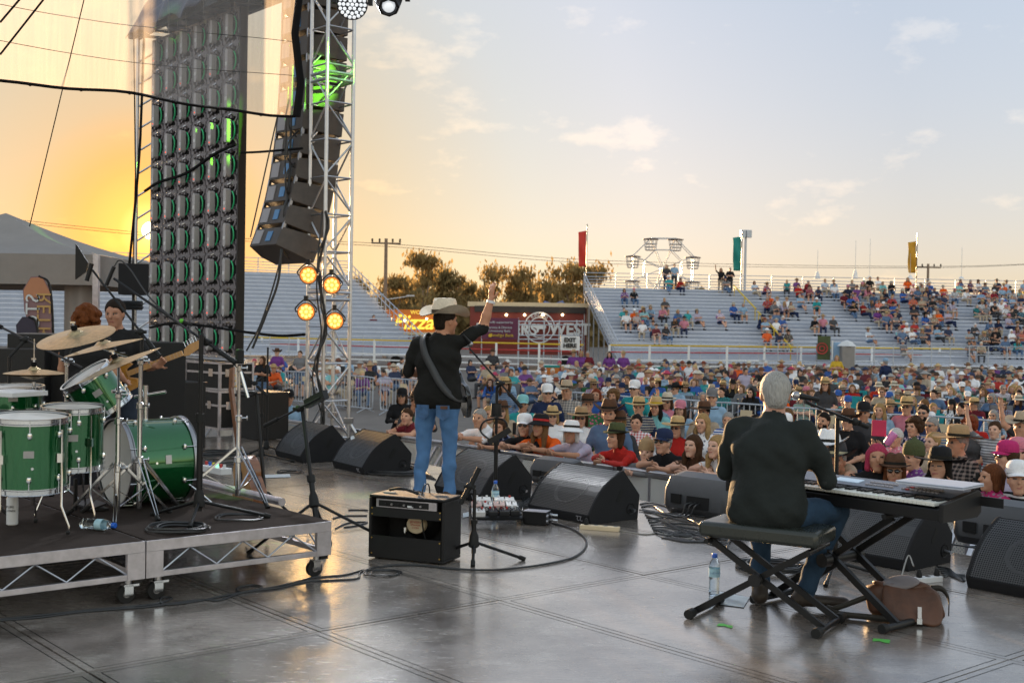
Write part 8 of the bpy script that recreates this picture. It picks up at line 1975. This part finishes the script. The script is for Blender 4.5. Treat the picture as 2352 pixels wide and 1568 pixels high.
for row, lst in byrow.items():
    for n_, (_, px, p) in enumerate(sorted(lst, key=lambda q: q[1])):
        fem, hat, sh, pat = rand_look(); d = STG - p; rz = math.atan2(-d.x, d.y) + rc.uniform(-.5, .5)
        audience(0, 0, rc.choice(['sit', 'sitf', 'sitx', 'sit']), fem, 'sitter in %s, %s from left in %s' % (look_words(hat, sh, pat), ORD[n_], rown(row)), sh, hat[0], hat[1], shades=rc.random() < .3, pat=pat, c2=CN[rc.choice(SHW)], loc=V(p.x, p.y, GROUND), turn=rz, group='people seated on the field', sleeve=rc.choice(['short', 'short', 'none', 'long']), shorts=rc.random() < .4)
        cc_ = rc.choice(['navy', 'blue', 'green', 'grey', 'black', 'teal', 'maroon'])
        ch = bpy.data.objects.new('camp_chair', CHAIR); link(ch); ch.location = V(p.x, p.y, GROUND); ch.rotation_euler = (0, 0, rz); ch['tint'] = CN[cc_]
        tag(ch, '%s camp chair under %s sitter from left in %s' % (cc_, ORD[n_], rown(row)), 'chair', 'camp chairs on the field')
# the mass of people farther back
def lod(J, hat, fem=0):
    B = figure(J, hands=False, wr=0, fem=fem); hd = np.array(J['head'], float)
    B.p = [q for q in B.p if q[4] not in (7, 8)]
    if hat:
        B.ell(hd + (0, 0, .07), (.17, .18, .02), 7, .005); B.ell(hd + (0, -.01, .11), (.085, .095, .065), 7, .005)
    else: B.ell(hd + (0, -.018, .035), (.085, .10, .10), 7, .005); B.ell(hd + (0, .06, -.02), (.05, .045, .075), 'skin', .005)
    if fem: B.ell(hd + (0, -.05, -.06), (.08, .06, .11), 7, .01)
    me = B.mesh('lod', .034); n = len(me.polygons); q = np.zeros(n * 4, np.int32); me.loops.foreach_get('vertex_index', q); vv = np.zeros(len(me.vertices) * 3, np.float32); me.vertices.foreach_get('co', vv); mi = np.zeros(n, np.int32); me.polygons.foreach_get('material_index', mi)
    return vv.reshape(-1, 3), q.reshape(-1, 4), mi
LODS = [lod(POSE['sit'], 0), lod(POSE['sit'], 1), lod(POSE['sitx'], 0, 1), lod(POSE['sitx'], 1), lod(POSE['sitf'], 0, 1), lod(POSE['sitf'], 1)]
mcv = bpy.data.materials.new('crowd_colours'); mcv.use_nodes = True; ta = mcv.node_tree.nodes.new('ShaderNodeAttribute'); ta.attribute_name = 'col'; mcv.node_tree.links.new(ta.outputs['Color'], mcv.node_tree.nodes['Principled BSDF'].inputs['Base Color']); mcv.node_tree.nodes['Principled BSDF'].inputs['Roughness'].default_value = .8
def mass(name, items, label):
    VV, QQ, CC = [], [], []; off = 0
    for (x, y, z, rz, sc_) in items:
        v, q, mi = LODS[rc.randrange(len(LODS))]; c, s_ = math.cos(rz), math.sin(rz)
        w = np.stack([(v[:, 0] * c - v[:, 1] * s_) * sc_ + x, (v[:, 0] * s_ + v[:, 1] * c) * sc_ + y, v[:, 2] * sc_ + z], 1)
        sh = CN[rc.choice(SHW)]; sk = rc.choice(SKIN); pa = CN[rc.choice(['denim', 'navy', 'beige', 'charcoal'])]; hc = rc.choice(list(HC.values())) if rc.random() < .55 else CN[rc.choice(['tan', 'straw', 'white', 'black', 'beige', 'brown', 'cream', 'navy'])]
        pal = np.array([sk, sh, sh if rc.random() < .7 else sk, sk, pa, pa if rc.random() < .6 else sk, (.05, .04, .04), hc], np.float32)
        VV.append(w); QQ.append(q + off); CC.append(pal[mi]); off += len(v)
    V_ = np.concatenate(VV); Q = np.concatenate(QQ); C_ = np.concatenate(CC)
    me = bpy.data.meshes.new(name); me.vertices.add(len(V_)); me.vertices.foreach_set('co', V_.astype(np.float32).ravel()); me.loops.add(len(Q) * 4); me.loops.foreach_set('vertex_index', Q.astype(np.int32).ravel())
    me.polygons.add(len(Q)); me.polygons.foreach_set('loop_start', np.arange(0, len(Q) * 4, 4, dtype=np.int32)); me.update(calc_edges=True)
    a = me.attributes.new('col', 'FLOAT_COLOR', 'CORNER'); a.data.foreach_set('color', np.repeat(np.concatenate([C_, np.ones((len(C_), 1), np.float32)], 1), 4, 0).ravel())
    me.polygons.foreach_set('use_smooth', [True] * len(me.polygons)); me.materials.append(mcv)
    o = bpy.data.objects.new(name, me); link(o); tag(o, label, 'crowd', kind='stuff'); return o
its = []
for _, px, p in seats[NIND:]:
    d = STG - p; its.append((p.x, p.y, GROUND + rc.uniform(-.04, .06), math.atan2(-d.x, d.y) + rc.uniform(-.7, .7), rc.uniform(.88, 1.08)))
mass('crowd', its, 'dense mass of seated people filling the field up to the arena rail')
# spectators on the bleachers
zones = [(0, 4.0, 4.2, .25), (4.2, 9, .45, .25), (9.6, 15, .42, .35), (15, 27, .75, .8), (28, 36, .95, 1.0)]
bl = []
for k in range(NR):
    s = .5
    while s < 35:
        s += rc.uniform(.55, .75)
        fr = k / (NR - 1)
        if s < 9: dens = .07 if fr > .68 else .22 if fr > .1 else .06
        elif s < 15: dens = .24 if .25 < fr < .82 else .08
        elif s < 27.3: dens = .48 if .45 < fr < .95 else .34
        elif s < 28.2: dens = 0
        else: dens = .62
        if 8.9 < s < 9.6: dens = 0
        if rc.random() < dens * .6:
            g_ = rc.choice([1, 2, 2, 3])
            for q in range(g_): bl.append((k, s + q * .58))
            s += g_ * .58
bl = [(k, s) for k, s in bl if 1176 + seatR(k, s).x / seatR(k, s).y * FPX < 2400]
rc.shuffle(bl)
NB = max(60, 300 - len(FRONT) - nst - NIND - 16)
perrow = {}
for k, s in bl[:NB]: perrow.setdefault(k, []).append(s)
for k, lst in perrow.items():
    for n_, s in enumerate(sorted(lst)):
        p = seatR(k, s); fem, hat, sh, pat = rand_look(); p = p - V(0, 0, .39) + V(math.sin(ANG_R), -math.cos(ANG_R), 0) * .10
        audience(0, 0, rc.choice(['sit', 'sitf', 'sitx']), fem, 'spectator in %s, %s from left in %s grandstand row' % (look_words(hat, sh, pat), ORD[n_], ORD[k]), sh, hat[0], hat[1], pat=pat, c2=CN[rc.choice(SHW)], loc=p, turn=R(180) + ANG_R + rc.uniform(-.3, .5), group='spectators on the right grandstand', shorts=rc.random() < .5, sc=rc.uniform(.92, 1.0))
its = []
for k, s in bl[NB:]:
    p = seatR(k, s) - V(0, 0, .39) + V(math.sin(ANG_R), -math.cos(ANG_R), 0) * .10; its.append((p.x, p.y, p.z, R(180) + rc.uniform(-.3, .5), rc.uniform(.92, 1.0)))
if its: mass('crowd', its, 'further spectators scattered over the right grandstand')
# single people farther off
def lone(px, py, d, pose, fem, lab, sh, hat=None, hatc='tan', shorts=False, zoff=None, pat=0, turn=None, hairc=None, hair=None):
    p = D(px, py, d); me, J = TPL[pose + ('_f' if fem else '_m')]
    z = GROUND if zoff is None else p.z - J['head'][2]
    return audience(0, 0, pose, fem, lab, sh, hat, hatc, loc=V(p.x, p.y, z), turn=R(170) if turn is None else turn, shorts=shorts, pat=pat, sc=1.0, hairc=hairc, hair=hair)
lone(637, 795, 44, 'stand', 0, 'man in purple shirt and hat standing before the left grandstand', 'purple', 'cowboy', 'brown', True)
lone(690, 800, 43, 'stand', 0, 'person in grey shirt standing beside the truss tower', 'grey', None, 'tan', True)
lone(603, 835, 36, 'arms', 1, 'long haired woman in black standing behind the left barriers', 'black', hair='long', hairc='brown')
lone(858, 728, 72, 'sit', 0, 'lone man in maroon sitting on the left grandstand', 'maroon', zoff=1, turn=R(205))
lone(1531, 612, 76.5, 'stand', 1, 'woman with long hair standing on top of the grandstand below the wheel', 'charcoal', zoff=1, hair='long')
lone(1549, 610, 76.5, 'stand', 0, 'man in pale shirt standing on top of the grandstand below the wheel', 'lightblue', zoff=1)
lone(1656, 620, 76.5, 'wave', 1, 'woman in patterned skirt standing on top of the grandstand', 'black', zoff=1)
lone(1677, 619, 76.5, 'arms', 0, 'man in black standing on top of the grandstand by the teal banner', 'black', zoff=1)
lone(1895, 872, 26, 'stand', 0, 'tall person in straw hat and dark t-shirt standing among the seats', 'charcoal', 'cowboy', 'straw', hair='long', hairc='brown')
lone(1922, 813, 50, 'arms', 1, 'person in yellow shirt standing near the arena rail', 'yellow')
lone(2035, 828, 45, 'stand', 0, 'man in navy shirt and pale cap standing among the far seats', 'navy', 'cap', 'lightblue', True, turn=R(20))
lone(2288, 757, 66, 'stand', 0, 'person in black walking down the grandstand aisle', 'black', zoff=1)
for k, (x, y, c, hat) in enumerate(((1318, 803, 'purple', 'cowboy'), (1335, 808, 'purple', None), (1350, 803, 'maroon', None), (1400, 806, 'purple', None), (1432, 808, 'purple', 'cap'))):
    lone(x, y, 50, 'stand', k % 2, 'person in %s top standing by the exit sign, %s from left' % (c, ORD[k]), c, hat)
lone(1132, 812, 50, 'stand', 0, 'person in dark clothes standing at the arena rail', 'charcoal', 'fedora', 'brown')
